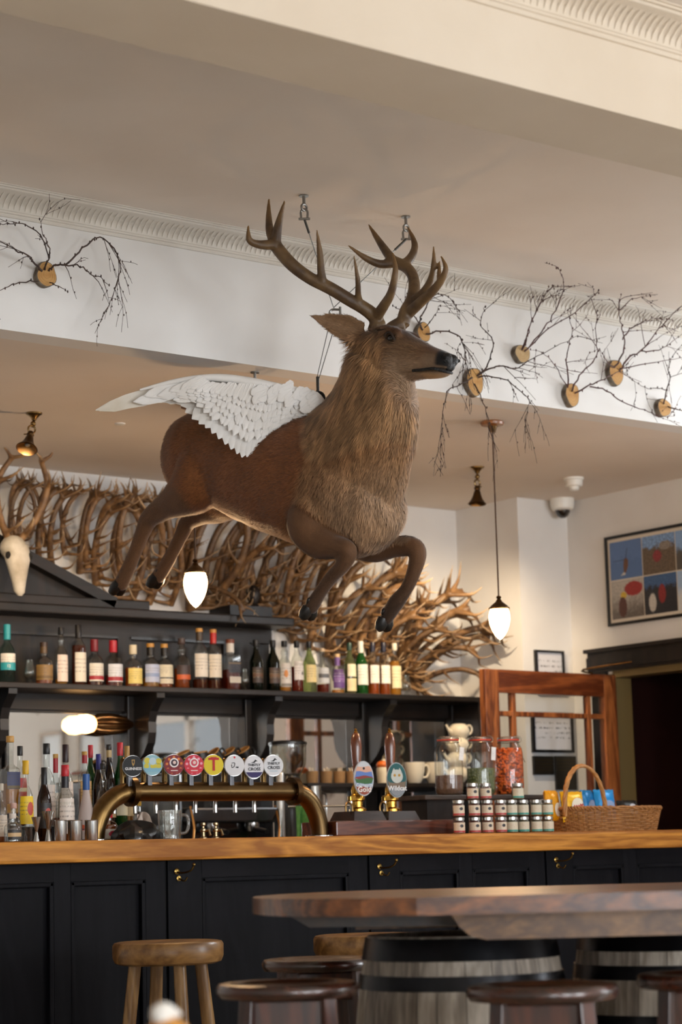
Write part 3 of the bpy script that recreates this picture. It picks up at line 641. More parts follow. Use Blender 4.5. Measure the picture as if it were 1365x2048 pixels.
# ---- antlers, traced as tubes with depth along the line of sight
def horn_mat(nm, c1, c2, tipc):
    k = NT(nm); tc = k.add('ShaderNodeTexCoord'); nz = k.add('ShaderNodeTexNoise', Scale=16, Detail=6); n2 = k.add('ShaderNodeTexNoise', Scale=90, Detail=4)
    k.link(tc.outputs['Object'], nz.inputs['Vector']); k.link(tc.outputs['Object'], n2.inputs['Vector'])
    cr = k.add('ShaderNodeValToRGB'); cr.color_ramp.elements[0].position = .38; cr.color_ramp.elements[1].position = .62; cr.color_ramp.elements[0].color = (*hexc(c1), 1); cr.color_ramp.elements[1].color = (*hexc(c2), 1)
    k.link(nz.outputs['Fac'], cr.inputs[0]); a = k.add('ShaderNodeAttribute'); a.attribute_name = 'tip'
    m = k.add('ShaderNodeMix', data_type='RGBA'); k.link(a.outputs['Fac'], m.inputs[0]); k.link(cr.outputs[0], m.inputs[6]); m.inputs[7].default_value = (*hexc(tipc), 1)
    oi = k.add('ShaderNodeObjectInfo'); mr = k.add('ShaderNodeMapRange'); mr.inputs[3].default_value = .6; mr.inputs[4].default_value = 1.2; k.link(oi.outputs['Random'], mr.inputs[0])
    vm = k.add('ShaderNodeVectorMath', operation='SCALE'); k.link(m.outputs[2], vm.inputs[0])
    if nm == 'wall_antler': k.link(mr.outputs[0], vm.inputs['Scale'])
    else: vm.inputs['Scale'].default_value = 1
    k.link(vm.outputs[0], k.b.inputs['Base Color']); k.b.inputs['Roughness'].default_value = .48
    bp = k.add('ShaderNodeBump', Strength=.35, Distance=.004); k.link(n2.outputs['Fac'], bp.inputs['Height']); k.link(bp.outputs[0], k.b.inputs['Normal'])
    return k.m
def antler_mesh(branches, name, m, parent=None, loc=None, voxel=.005):
    mb = MB(); tips = []
    for pts, rd in branches:
        sp, sr = smoothpts(pts, 5, rd); mb.tube(sp, sr, 10)
        if rd[-1] < .008: tips.append((sp[-1], (sp[-1]-sp[0]).length))
    o = mb.build(name, None, parent, loc=loc)
    org = Vector(o['_org']) if parent is None else Vector(parent['_org'])
    md = o.modifiers.new('r', 'REMESH'); md.mode = 'VOXEL'; md.voxel_size = voxel; sm = o.modifiers.new('s', 'SMOOTH'); sm.factor = .5; sm.iterations = 3
    me = bpy.data.meshes.new_from_object(o.evaluated_get(bpy.context.evaluated_depsgraph_get())); o.modifiers.clear(); old = o.data; o.data = me; me.name = name
    n = len(me.vertices); c = np.empty(n*3); me.vertices.foreach_get('co', c); c = c.reshape(-1, 3)+np.array(org); w = np.zeros(n)
    for tp, L in tips: w = np.maximum(w, np.clip(1-np.linalg.norm(c-np.array(tp), axis=1)/(L*.55), 0, 1))
    at = me.attributes.new('tip', 'FLOAT', 'POINT'); at.data.foreach_set('value', w.astype(np.float32)*.85)
    me.materials.clear(); me.materials.append(m); me.polygons.foreach_set('use_smooth', [True]*len(me.polygons)); return o
M_HORN = horn_mat('stag_antler', '#4e3a27', '#6f5739', '#8d6b40')
rb_, lb_ = HP(.01, .070, -.042), HP(.01, .070, .042)
DR = float((np.array(rb_)-CAM)@CF); DL = float((np.array(lb_)-CAM)@CF)
def br(pts, rd, D0): return ([P(x, y, D=D0+dz) for x, y, dz in pts], rd)
R_ = [br([(760, 658, 0), (750, 634, .0), (728, 616, -.01), (700, 600, -.02), (660, 576, -.03), (620, 556, -.03), (585, 530, -.03), (558, 500, -.02), (545, 478, -.01)], [.026, .027, .025, .024, .024, .023, .024, .024, .022], DR),
      br([(552, 492, -.02), (541, 465, 0), (538, 435, .03), (538, 396, .05)], [.020, .017, .012, .003], DR), br([(552, 488, -.02), (556, 455, -.03), (562, 430, -.05), (570, 400, -.06)], [.020, .016, .011, .003], DR),
      br([(552, 488, -.02), (530, 490, -.05), (510, 487, -.08), (498, 478, -.1), (497, 450, -.1)], [.021, .018, .014, .012, .003], DR),
      br([(648, 572, -.03), (643, 545, -.05), (640, 505, -.07), (634, 459, -.09)], [.018, .015, .012, .003], DR), br([(722, 612, -.01), (717, 590, -.04), (716, 560, -.07), (708, 510, -.10)], [.015, .012, .010, .003], DR),
      br([(752, 636, 0), (768, 612, -.06), (782, 588, -.11), (790, 556, -.14), (791, 530, -.14), (785, 503, -.12)], [.022, .019, .016, .013, .009, .003], DR),
      ([HP(.0, .045, -.042), rb_, P(760, 656, D=DR)], [.026, .030, .031])]
L_ = [br([(806, 650, 0), (812, 625, .02), (824, 602, .05), (829, 578, .08), (826, 552, .12), (812, 534, .15), (790, 524, .17), (776, 515, .18)], [.026, .026, .025, .023, .021, .022, .023, .019], DL),
      br([(785, 520, .17), (768, 496, .20), (752, 472, .23), (737, 448, .25)], [.020, .016, .011, .003], DL), br([(788, 526, .17), (760, 528, .15), (730, 515, .12), (696, 490, .10)], [.019, .016, .012, .003], DL),
      br([(808, 530, .16), (824, 512, .18), (830, 488, .21), (816, 453, .24)], [.020, .016, .013, .003], DL),
      br([(812, 632, .02), (840, 606, -.03), (866, 582, -.08), (886, 556, -.11), (892, 535, -.12), (882, 511, -.11)], [.022, .020, .017, .014, .010, .003], DL),
      br([(822, 606, .04), (846, 586, .01), (862, 560, -.02), (868, 528, -.04), (868, 492, -.04)], [.019, .016, .013, .010, .003], DL),
      br([(880, 566, -.10), (879, 545, -.06), (880, 520, -.03)], [.012, .009, .003], DL), ([HP(.0, .045, .042), lb_, P(806, 648, D=DL)], [.026, .030, .031])]
antler_mesh(R_, 'antler', M_HORN, stag); antler_mesh(L_, 'antler', M_HORN, stag)
# ---- wings: overlapping feathers, each its own blade
M_FEATHER = mat('white_feather', '#f7f5f2', .7, col2='#ece8e2', scale=6); M_FEATHC = mat('cream_feather', '#f0eadf', .7, col2='#dfd3bd', scale=7, contrast=(.5, .8))
def feather(a, b, w, nrm, m, parent, curve=.0, notch=0):
    """blade from quill a to tip b, width w, cupped about nrm"""
    a, b = Vector(a), Vector(b); d = (b-a); L = d.length; d.normalize(); s = nrm.cross(d).normalized(); n = d.cross(s); N = 9; vs, fs = [], []
    for i in range(N+1):
        t = i/N; hw = w/2*min(1, (t*7+.25))*(1-max(0, (t-.72)/.28)**2.2*.93); c = a+d*(L*t)+s*(curve*L*math.sin(PI*t*.9))+n*(.006*L*math.sin(PI*t))
        for q, dz in ((-1, -.14), (-.5, .0), (0, .10), (.5, .0), (1, -.14)):
            jag = 1+.10*math.sin(t*23+q*5+L*90)*abs(q) if t > .3 else 1
            vs.append(c+s*(hw*q*jag)+n*(w*dz*.28))
    R = 5
    for i in range(N):
        for k in range(R-1): o = i*R+k; fs.append((o, o+1, o+R+1, o+R))
    f = MB().add(vs, fs); f.tube([a, a.lerp(b, .5)+n*(.006*L), b-d*(L*.05)], [.0022, .0016, .0006], 5)
    o = f.build('feather', m, parent, ang=80); return o
def wing(side):
    """right wing (side=-1) drawn in place, left wing mirrored through the stag's middle plane and swung outwards"""
    root = DJ(636, 806, -.06); Dw = float((np.array(root)-CAM)@CF)
    def W(x, y, dz=0):
        p = P(x, y, D=Dw+dz)
        if side > 0:
            q = p-root; f, l, z = q.dot(SF), q.dot(SL), q.z; a = math.radians(-26); f, l = f*math.cos(a)-l*math.sin(a), f*math.sin(a)+l*math.cos(a); p = root+SL*.12+SF*f-SL*l+SZ*(z*.9)
        return p
    nrm = (Vector(CAM)-root).normalized()
    if side > 0: nrm = (nrm-SL*(2*nrm.dot(SL))).normalized()
    lead = [(640, 812), (628, 796), (600, 787), (560, 778), (510, 766), (455, 757), (400, 756), (340, 765), (280, 780)]
    wg = MB(); sp, sr = smoothpts([W(x, y, -.005) for x, y in lead], 4, [.026, .026, .022, .020, .018, .016, .012, .009, .004])
    wg.tube(sp, sr, 10); wo = wg.build('wing', M_FEATHER, stag)
    R_ = random.Random(5)
    prim = [((470, 764), (192, 823)), ((465, 766), (199, 824)), ((462, 768), (222, 812)), ((458, 770), (240, 806)), ((455, 772), (262, 803)), ((450, 774), (285, 802)), ((448, 776), (306, 801)), ((446, 778), (326, 803)), ((446, 780), (344, 805)), ((447, 782), (362, 812)), ((450, 783), (371, 826))]
    sec = [((455, 783), (384, 838)), ((462, 784), (398, 848)), ((470, 785), (411, 856)), ((478, 786), (424, 867)), ((486, 787), (437, 878)), ((494, 788), (450, 889)), ((502, 789), (462, 899)), ((510, 790), (474, 908)), ((518, 791), (484, 915)), ((527, 792), (494, 914)), ((536, 793), (504, 908)), ((546, 794), (512, 904)), ((556, 795), (516, 898)), ((566, 797), (521, 886)), ((576, 799), (527, 876)), ((588, 800), (537, 866)), ((600, 802), (552, 858)), ((612, 805), (570, 851)), ((624, 809), (592, 844)), ((632, 812), (612, 836))]
    for i, (a, b) in enumerate(prim): feather(W(*a, .012+.001*i), W(*b, .012+.001*i+.02), .052, nrm, M_FEATHC if i < 6 else M_FEATHER, wo, .03*side)
    for i, (a, b) in enumerate(sec): feather(W(*a, .02-.0006*i), W(*b, .024-.001*i), .058, nrm, M_FEATHER, wo, .0)
    for row, (t0, t1, w, z0, cnt) in enumerate(((.0, .74, .040, .002, 30), (-.03, .58, .036, -.005, 30), (-.05, .42, .032, -.011, 30), (-.08, .27, .028, -.017, 28), (-.08, .15, .024, -.022, 24))):
        for i in range(cnt):
            s = i/(cnt-1); k = s*(len(prim)+len(sec)-3)+2; src = (prim+sec)[int(k)]; (ax_, ay_), (bx_, by_) = src
            if int(k) < len(prim): ax_, ay_ = ax_-90*(1-int(k)/len(prim)), ay_+4*(1-int(k)/len(prim))
            jx, jy = R_.uniform(-5, 5), R_.uniform(-3, 3)
            a = (ax_+(bx_-ax_)*t0+4, ay_+(by_-ay_)*t0-6*(row+.5)/2); b = (ax_+(bx_-ax_)*t1+jx, ay_+(by_-ay_)*t1+jy)
            feather(W(*a, z0), W(*b, z0-.006), w, nrm, M_FEATHER, wo, R_.uniform(-.04, .04))
    for i in range(26):       # short tufts over the shoulder of the wing
        s = R_.random(); x = 645-120*s; y = 806-28*min(1, s*2)+R_.uniform(-10, 22); a = W(x, y-6, -.03); b = W(x-18-R_.uniform(0, 16), y+R_.uniform(4, 20), -.035)
        feather(a, b, .03, nrm, M_FEATHER, wo, R_.uniform(-.1, .1))
    for i in range(7): feather(W(622+3*i, 800, -.01), W(596+5*i, 782+R_.uniform(-4, 3)+abs(i-3)*2, -.02), .022, nrm, M_FEATHER, wo)
wing(-1); wing(1)
# ---- suspension: ceiling eyes, shackles, steel cables
M_CABLE = mat('steel_cable', '#6d6c68', .35, 1); M_GALV = mat('galvanised', '#9a9a97', .35, 1)
def shackle(mb, c, ax, up, r=.014):
    c, ax, up = Vector(c), Vector(ax).normalized(), Vector(up).normalized()
    pts = [c+ax*(r*.8)-up*(r*1.6)]+[c+ax*(r*math.cos(a)*.9)+up*(r*math.sin(a)) for a in [i*PI/8 for i in range(9)]]+[c-ax*(r*.8)-up*(r*1.6)]
    mb.tube(pts, .0045, 8); mb.tube([c+ax*(r*1.5)-up*(r*1.6), c-ax*(r*1.5)-up*(r*1.6)], .0048, 8)
def cable(label, top, bottom, extra=None, zc=ZU):
    top, bottom = Vector(top), Vector(bottom); t = thing('suspension_cable', label, 'cable', tuple(top))
    pl = MB(); pl.lathe([(.018, -.004), (.018, 0)], 16, Matrix.Translation(top)); pl.build('ceiling_plate', M_GALV, t)
    e = MB(); e.tube([top, top-SZ*.03], .006, 8); e.tube([top-SZ*.045+Vector((.012*math.cos(a), 0, .012*math.sin(a))) for a in [i*PI/8 for i in range(17)]], .0045, 8, False); e.build('eye_bolt', M_GALV, t)
    d = (bottom-top).normalized(); s = MB(); shackle(s, top-SZ*.066, Vector(_r0), SZ, .014); s.build('shackle', M_GALV, t)
    a = top-SZ*.088; MB().tube([a, a+(bottom-a)*.16], .0045, 8).build('crimp', mat('crimp_grey', '#55534f', .4, .8), t)
    MB().tube([a, bottom], .0020, 6).build('wire', M_CABLE, t); return t
h1, h2 = P(608, 391, Z=ZU), P(812, 433, Z=ZU); ring = h1.lerp(h2, .45); ring = P(668, 626, Y=6.08)
cable('steel cable from the left ceiling eye above the stag antlers', h1, ring+SZ*.02)
cable('steel cable from the right ceiling eye above the stag antlers', h2, ring+SZ*.02)
t = thing('joining_shackle', 'steel bow shackle joining the two hanging cables behind the antlers', 'shackle', tuple(ring))
s = MB(); shackle(s, ring, SZ, -Vector(_r0), .015); s.build('bow', M_GALV, t)
wv = P(637, 812, D=float((np.array(DJ(637, 812))-CAM)@CF)); wv = DJ(637, 812, .0)
t = thing('twin_cable', 'pair of thin steel wires running from the shackle down to the stag withers', 'cable', tuple(ring))
for k in (-1, 1): MB().tube([ring-SZ*.02+Vector(_r0)*(.012*k), wv+SZ*.10+Vector(_r0)*(.004*k)], .0016, 6).build('wire', M_CABLE, t)
MB().tube([wv+SZ*.11, wv+SZ*.05], .006, 8).build('crimp', mat('crimp_grey', '#55534f', .4, .8), t)
e = MB(); e.tube([wv+SZ*.03+Vector((.022*math.cos(a)*.8, -.022*math.cos(a)*.6, .022*math.sin(a))) for a in [i*PI/8 for i in range(17)]], .006, 8, False); e.tube([wv+SZ*.01, wv-SZ*.03], .007, 8); e.build('eye_bolt', mat('dark_steel', '#3b3a37', .4, .9), t)
hb = P(510, 744, Z=ZL); cable('short steel hanger on the lower ceiling behind the wing', hb, DJ(505, 830, .0), zc=ZL)
# ================================================================== branch trophies on the downstand wall
M_BARK = mat('birch_bark', '#4d4034', .8, col2='#8f8474', scale=30, bump=.4)
M_CUT = mat('cut_wood', '#c79a5c', .6, col2='#b58446', scale=9, stretch=(1, 1, 4))
M_CUTP = mat('pale_cut_wood', '#cdb48a', .6, col2='#b99b6c', scale=9)
M_TWIG = mat('birch_twig', '#2e211c', .6, col2='#4a3428', scale=40)
M_TWIGR = mat('red_birch_twig', '#3d2320', .55, col2='#5a3430', scale=40)
TR = random.Random(11)
def grow(mb, p, d, L, r, depth, droop, out):
    """a twig with side shoots; droop bends it down (+) or up (-); stays in front of the wall"""
    pts = [Vector(p)]; d = Vector(d).normalized(); n = max(4, int(L/.03))
    for i in range(n):
        d = (d+Vector((TR.gauss(0, .10), TR.gauss(0, .05), TR.gauss(0, .10)-droop*.10))).normalized(); q = pts[-1]+d*(L/n)
        if q.y > YK-.012: q.y = YK-.012; d.y = -abs(d.y)
        if q.z > ZU-.03: q.z = ZU-.03
        pts.append(q)
    mb.tube(pts, [max(.0008, r*(1-.75*i/n)) for i in range(n+1)], 5)
    for i in range(2, n, 2): mb.ball(pts[i]+Vector((TR.uniform(-1, 1), -.5, TR.uniform(-1, 1)))*.003, (.0022, .0022, .0042), 5, 4)
    if depth > 0:
        for k in range(TR.randint(1, 2)):
            i = TR.randint(max(1, n//4), n-1); sd = Vector((TR.uniform(-1, 1), TR.uniform(-.25, .1), TR.uniform(-.8, .8)-droop*.6)).normalized()
            grow(mb, pts[i], (d+sd*.9), L*TR.uniform(.35, .6), r*.6, depth-1, droop*1.5, out)
def trophy(label, px, py, w, h, branches, m=M_TWIG, cut=M_CUT, thick=.03, tilt=0, group=None):
    """wood slice at a pixel of the wall, w and h in pixels; branches: (polyline pixels, radius, droop, shoots)"""
    c = P(px, py, Y=YK-.02); s = ppm(c); t = thing('branch_trophy', label, 'wall decoration', (c.x, YK, c.z), 'birch branch trophies on the white downstand wall')
    a, b = w/s/.80/2, h/s/2; n = 26
    def outl(k): q = 2*PI*k/n; j = 1+.05*math.sin(3*q+px)+.03*math.sin(5*q+py); return a*j*math.cos(q), b*j*math.sin(q)
    sl = MB(); vs, fs = [], []
    for yy, g in ((YK-.002, 1.0), (YK-thick*.5, 1.03), (YK-thick, 1.0), (YK-thick, .93)):
        for k in range(n): x, z = outl(k); vs.append((c.x+x*g, yy, c.z+z*g+tilt*(YK-yy)))
    for i in range(3):
        for k in range(n): k2 = (k+1) % n; fs.append((i*n+k, i*n+k2, (i+1)*n+k2, (i+1)*n+k))
    fs.append(tuple(range(n))); sl.add(vs, fs); sl.build('bark_ring', M_BARK, t)
    fc = MB(); o = [(c.x+outl(k)[0]*.94, YK-thick-.0008, c.z+outl(k)[1]*.94+tilt*thick) for k in range(n)]; o2 = [(p[0], YK-thick+.004, p[2]) for p in o]
    fc.add(o+o2, [tuple(range(n))]+[(k, n+k, n+(k+1) % n, (k+1) % n) for k in range(n)]); f = fc.build('cut_face', cut, t, False)
    rg = MB()
    for q in (.35, .62, .85): rg.tube([(c.x+outl(k)[0]*.94*q, YK-thick-.001, c.z+outl(k)[1]*.94*q+tilt*thick) for k in range(n)]+[(c.x+outl(0)[0]*.94*q, YK-thick-.001, c.z+outl(0)[1]*.94*q+tilt*thick)], .0004, 4, False)
    g = rg.build('growth_rings', mat('ring_brown', '#a5753c', .6), f); g['kind'] = 'stuff'
    for line, r, droop, shoots in branches:
        mb = MB(); m_ = len(line); pts = []
        for i, (x, y) in enumerate(line):
            yy = YK-thick-.004-.09*math.sin(PI*.5*min(1, i/(m_-1)*1.3))*(1 if i else 0)
            q = P(x, y, Y=yy)
            if q.z > ZU-.085 and q.y > YK-.13: q = P(x, y, Y=YK-.145)          # pass in front of the cornice
            if q.z > ZU-.03: q = P(x, y, Z=ZU-.035)
            pts.append(q)
        sp = smoothpts(pts, 4); N = len(sp)
        for i in range(1, N-1): sp[i] = sp[i]+Vector((TR.gauss(0, .002), TR.gauss(0, .002), TR.gauss(0, .002)))
        mb.tube(sp, [r*.82*(1-.75*i/(N-1)) for i in range(N)], 6)
        for i in range(2, N, 2): mb.ball(sp[i]+Vector((TR.uniform(-1, 1), -.6, TR.uniform(-1, 1)))*.004, (.003, .003, .0055), 5, 4)
        for k in range(shoots):
            i = TR.randint(N//3, N-1); d = (sp[min(i+1, N-1)]-sp[i-1]).normalized()
            side = Vector((TR.uniform(-1, 1), TR.uniform(-.3, .1), TR.uniform(-.7, .7)-droop)).normalized()
            grow(mb, sp[i], d*.7+side*.8, TR.uniform(.09, .21), r*.34, 1, droop, 0)
        mb.build('branch', m, t)
trophy('oval birch slice with drooping twigs on the white wall at far left', 91, 550, 35, 52, [
    ([(84, 542), (66, 522), (57, 512), (30, 500), (0, 482), (-25, 470)], .0050, .2, 3), ([(98, 542), (112, 530), (130, 531), (162, 532), (180, 548), (200, 555), (217, 570)], .0050, .5, 4),
    ([(130, 531), (150, 511), (180, 484), (194, 475), (222, 490), (240, 526), (236, 560), (222, 600), (196, 650)], .0045, .9, 7), ([(90, 540), (100, 505), (88, 470), (78, 438)], .0035, .1, 2),
    ([(88, 540), (96, 510), (80, 470), (50, 448), (28, 449), (0, 448), (-20, 440)], .0038, .1, 3), ([(76, 563), (40, 565), (10, 575), (-15, 590)], .0035, .2, 1), ([(100, 565), (118, 573), (136, 583)], .003, .3, 0)])
trophy('wood slice with twigs half hidden behind the stag face', 846, 665, 26, 40, [
    ([(846, 660), (840, 640), (852, 615), (865, 592), (885, 588), (905, 600), (912, 612)], .0045, .4, 4), ([(852, 668), (880, 662), (915, 670), (928, 690), (932, 715), (925, 740), (905, 770)], .0045, .9, 7),
    ([(842, 650), (820, 625), (800, 618), (785, 610)], .0038, 0, 3), ([(850, 655), (870, 630), (880, 610)], .003, .1, 2)])
trophy('largest oval slice with long drooping twigs right of the stag muzzle', 948, 764, 35, 58, [
    ([(955, 752), (975, 740), (1000, 731), (1030, 737), (1065, 718), (1110, 694), (1155, 672)], .0052, .1, 6), ([(958, 748), (974, 735), (985, 700), (985, 675), (962, 650), (968, 620), (972, 612)], .0045, .1, 3),
    ([(957, 755), (985, 752), (1015, 762), (1045, 785), (1060, 805), (1050, 840)], .0042, 1.0, 8), ([(945, 755), (920, 770), (895, 785), (885, 840), (882, 890)], .0042, 1.0, 8), ([(950, 768), (965, 800), (975, 830), (980, 860)], .0035, .9, 6), ([(940, 752), (930, 720), (915, 700), (925, 680)], .003, .6, 3)])
trophy('pale round slice with upright red twigs below the cornice', 1043, 708, 32, 36, [
    ([(1045, 700), (1056, 672), (1065, 640), (1085, 600), (1105, 572)], .0045, -.4, 4), ([(1050, 702), (1076, 672), (1100, 640), (1120, 600), (1128, 565), (1120, 540), (1112, 535)], .0045, -.4, 3),
    ([(1050, 703), (1095, 660), (1150, 625), (1190, 590), (1198, 580)], .0042, -.3, 3), ([(1044, 700), (1058, 660), (1075, 620), (1098, 575)], .0035, -.5, 4)], M_TWIGR, M_CUTP)
trophy('bark edged slice with long sideways branches near the wall bottom', 1143, 790, 29, 48, [
    ([(1136, 775), (1136, 740), (1133, 720), (1140, 690), (1145, 655), (1135, 620)], .0045, -.1, 3), ([(1145, 783), (1160, 752), (1185, 725), (1196, 700), (1192, 660), (1195, 620)], .005, -.2, 3),
    ([(1151, 786), (1180, 772), (1210, 758), (1240, 742), (1270, 712)], .005, .0, 2), ([(1180, 773), (1215, 782), (1245, 804), (1290, 820), (1315, 833), (1350, 832)], .0042, .2, 2), ([(1134, 770), (1110, 730), (1085, 705), (1060, 700)], .003, .2, 2)], M_TWIGR, M_CUT)
trophy('double ringed orange slice with tall forked branches at right', 1231, 745, 31, 52, [
    ([(1228, 736), (1245, 712), (1249, 680), (1243, 650), (1238, 620), (1243, 590)], .0050, -.2, 4), ([(1240, 740), (1262, 712), (1285, 700), (1310, 668), (1340, 635), (1370, 608)], .0055, -.2, 4),
    ([(1280, 702), (1310, 702), (1340, 688), (1370, 664)], .0040, -.1, 2), ([(1246, 680), (1262, 658), (1290, 642), (1320, 636), (1345, 640)], .0038, .1, 3), ([(1240, 737), (1290, 728), (1340, 720), (1375, 714)], .0036, .3, 3), ([(1226, 735), (1210, 715), (1200, 700), (1180, 705)], .003, .0, 3), ([(1240, 620), (1265, 598), (1300, 592)], .003, .1, 2)], M_TWIGR, M_CUT)
trophy('smallest orange slice at the right end of the white wall', 1327, 816, 30, 36, [
    ([(1328, 808), (1334, 780), (1340, 755), (1338, 735), (1345, 714)], .0045, -.1, 3), ([(1337, 813), (1360, 820), (1385, 822)], .0045, .1, 2), ([(1333, 780), (1315, 776), (1290, 776), (1265, 760)], .003, .3, 4)], M_TWIG, M_CUT)

# ================================================================== antlers massed on the back wall
M_WANT = horn_mat('wall_antler', '#573d27', '#87643e', '#ccb08a')
AR = random.Random(23)
def ant_proto(k):
    r = random.Random(100+k); j = lambda s: r.uniform(-s, s); sx = 1+.25*j(1)
    beam = [(0, 0, 0), (-.03*sx, -.05, .11), (-.048*sx, -.10+j(.02), .26), (-.03*sx, -.14, .42), (.02, -.16+j(.02), .53), (.07+j(.03), -.16, .60+j(.02))]
    B = [([Vector(p) for p in beam], [.029, .026, .024, .023, .025, .018])]
    def tine(p0, p1, p2, p3, r0): B.append(([Vector(p) for p in (p0, p1, p2, p3)], [r0*1.25, r0*1.0, r0*.65, .003]))
    tine((-.005, -.01, .02), (.06, -.05+j(.01), .01), (.14+j(.03), -.09, .03), (.20+j(.04), -.10+j(.03), .11+j(.03)), .014)
    if k % 3 != 1: tine((-.02, -.03, .07), (.03, -.08, .07), (.10+j(.03), -.12, .10), (.15+j(.04), -.14, .18+j(.03)), .012)
    tine((-.046*sx, -.10, .27), (-.02, -.15, .285), (.05+j(.02), -.18, .32), (.09+j(.04), -.20, .40+j(.03)), .012)
    c = (.02, -.16, .535)
    tine(c, (.04, -.14, .60), (.05+j(.02), -.13, .66), (.045+j(.05), -.12, .74+j(.04)), .015); tine(c, (.10, -.19, .575), (.15, -.21, .61), (.19+j(.04), -.22, .68+j(.04)), .014)
    tine((.06, -.16, .57), (.13, -.14, .59), (.19, -.12, .575), (.25+j(.04), -.11, .60+j(.05)), .013)
    if k % 2: tine(c, (-.01, -.20, .60), (-.03, -.24, .64), (-.04+j(.04), -.26, .70), .012)
    return antler_mesh(B, 'antler', M_WANT, None, (0, 0, 0), .007)
protos = [ant_proto(k) for k in range(7)]
path = [(20, 1092, -8), (110, 1132, -4), (230, 1186, 2), (330, 1208, 6), (430, 1216, 12), (520, 1240, 16), (600, 1290, 16), (690, 1332, 18), (770, 1354, 26), (828, 1364, 46)]
regs = [(75, 'darkest brown antler at the left end of the wall display, beside the skull', 'antlers beside the skull'), (160, 'dark brown antler on the back wall rising behind the pediment slope', 'antlers behind the pediment slope'), (235, 'brown antler on the back wall above the lower end of the pediment', 'antlers above the pediment end'),
        (300, 'brown antler on the back wall behind the near hind hoof', 'antlers behind the near hind leg'), (365, 'brown antler on the back wall behind the far hind hoof', 'antlers behind the far hind leg'), (440, 'lamp-lit orange antler on the back wall around the centre pendant', 'antlers around the centre pendant'), (520, 'lamp-lit antler on the back wall under the stag belly, above the finial', 'antlers above the finial'),
        (610, 'antler on the back wall behind the folded near fore leg', 'antlers behind the near fore leg'), (700, 'antler on the back wall above the purple labelled bottle', 'antlers above the purple label'), (9999, 'antler on the back wall leaning right above the amber bottles at the shelf end', 'antlers above the last amber bottles')]
N = 80; first = [True]*7
for i in range(N):
    t = i/(N-1)*(len(path)-1); a = min(int(t), len(path)-2); u = t-a; x, y, ang = [path[a][q]*(1-u)+path[a+1][q]*u for q in range(3)]
    lay = i % 3; x += AR.uniform(-8, 8); y += AR.uniform(-10, 10)-(0, 26, 52)[lay]*(1 if 40 < x < 800 else .3); ang += AR.uniform(-14, 14)
    p = P(x, y, Y=YB-.035-.014*lay); k = AR.randrange(7); sc = AR.uniform(.62, .90)*(1.0 if x > 60 else .95)*(1 if lay < 2 else .9)
    if p.z+.72*sc > ZL-.01 and ang < 20: sc = (ZL-.02-p.z)/.74
    o = protos[k] if first[k] else protos[k].copy()
    if not first[k]: COL.objects.link(o)
    first[k] = False
    o.location = p; o.rotation_euler = (AR.uniform(.0, .14), math.radians(ang), AR.uniform(-.9, .15) if x < 640 else AR.uniform(-.75, -.35)); o.scale = (sc*(-1 if AR.random() < .2 and x < 560 else 1), sc, sc)
    rg = next(q for q in regs if x < q[0]); tag(o, rg[1], 'antler', rg[2])
def off_wall(o):
    bpy.context.view_layer.update(); n = len(o.data.vertices); c = np.empty(n*3); o.data.vertices.foreach_get('co', c); Mx = np.array(o.matrix_world); y = c.reshape(-1, 3)@Mx[1, :3]+Mx[1, 3]; o.location.y -= max(0, float(y.max())-(YB-.004)); z = c.reshape(-1, 3)@Mx[2, :3]+Mx[2, 3]; o.location.z -= max(0, float(z.max())-(ZL-.006))
for o in [q for q in COL.objects if q.name.startswith('antler') and q.parent is None]: off_wall(o)
# the lowest antlers under the lamp and those reaching out to the right, told apart by their pose
for (x, y, ang, rz, sc, k, lab) in ((378, 1168, 112, -.2, .52, 2, 'orange antler hanging with tines curled below the pendant lamp'), (830, 1372, 78, -.25, .62, 4, 'lowest long antler lying along the shelf end toward the door'), (838, 1340, 58, -.3, .78, 1, 'antler reaching furthest right across the wall corner'), (815, 1352, 66, -.35, .66, 5, 'pale antler fanning out right above the tasting glass'), (800, 1330, 46, -.2, .72, 0, 'antler leaning right directly behind the dangling fore hoof')):
    o = protos[k].copy(); COL.objects.link(o); o.location = P(x, y, Y=YB-.05); o.rotation_euler = (.08, math.radians(ang), rz-.35); o.scale = (sc,)*3; tag(o, lab, 'antler', 'antlers on the back wall'); off_wall(o)
# skull with antlers at the far left
sk = P(18, 1104, Y=8.735); t = thing('deer_skull', 'pale deer skull with antlers mounted at the left picture edge', 'skull', tuple(sk)); M_BONE = mat('bone', '#cfc6b6', .6, col2='#a99c86', scale=12, bump=.3)
hd2 = MB(); hd2.ball((0, 0, 0), (.065, .055, .06), M=T(sk.x-.01, sk.y-.06, sk.z+.01))
ring_loft(hd2, [(sk+Vector((0, -.07-.03*q, .03-.24*q)), Vector((1, 0, 0)), Vector((0, -.9, -.2)), w, d, d) for q, w, d in ((0, .06, .045), (.25, .066, .05), (.5, .05, .042), (.75, .034, .034), (.95, .026, .024), (1.02, .012, .012))], 14)
hd2.build('skull', M_BONE, t)
for s in (-1, 1): MB().ball((0, 0, 0), (.014, .012, .018), M=T(sk.x+s*.055, sk.y-.095, sk.z-.03)).build('eye_socket', mat('socket_dark', '#1c1712', .9), t)
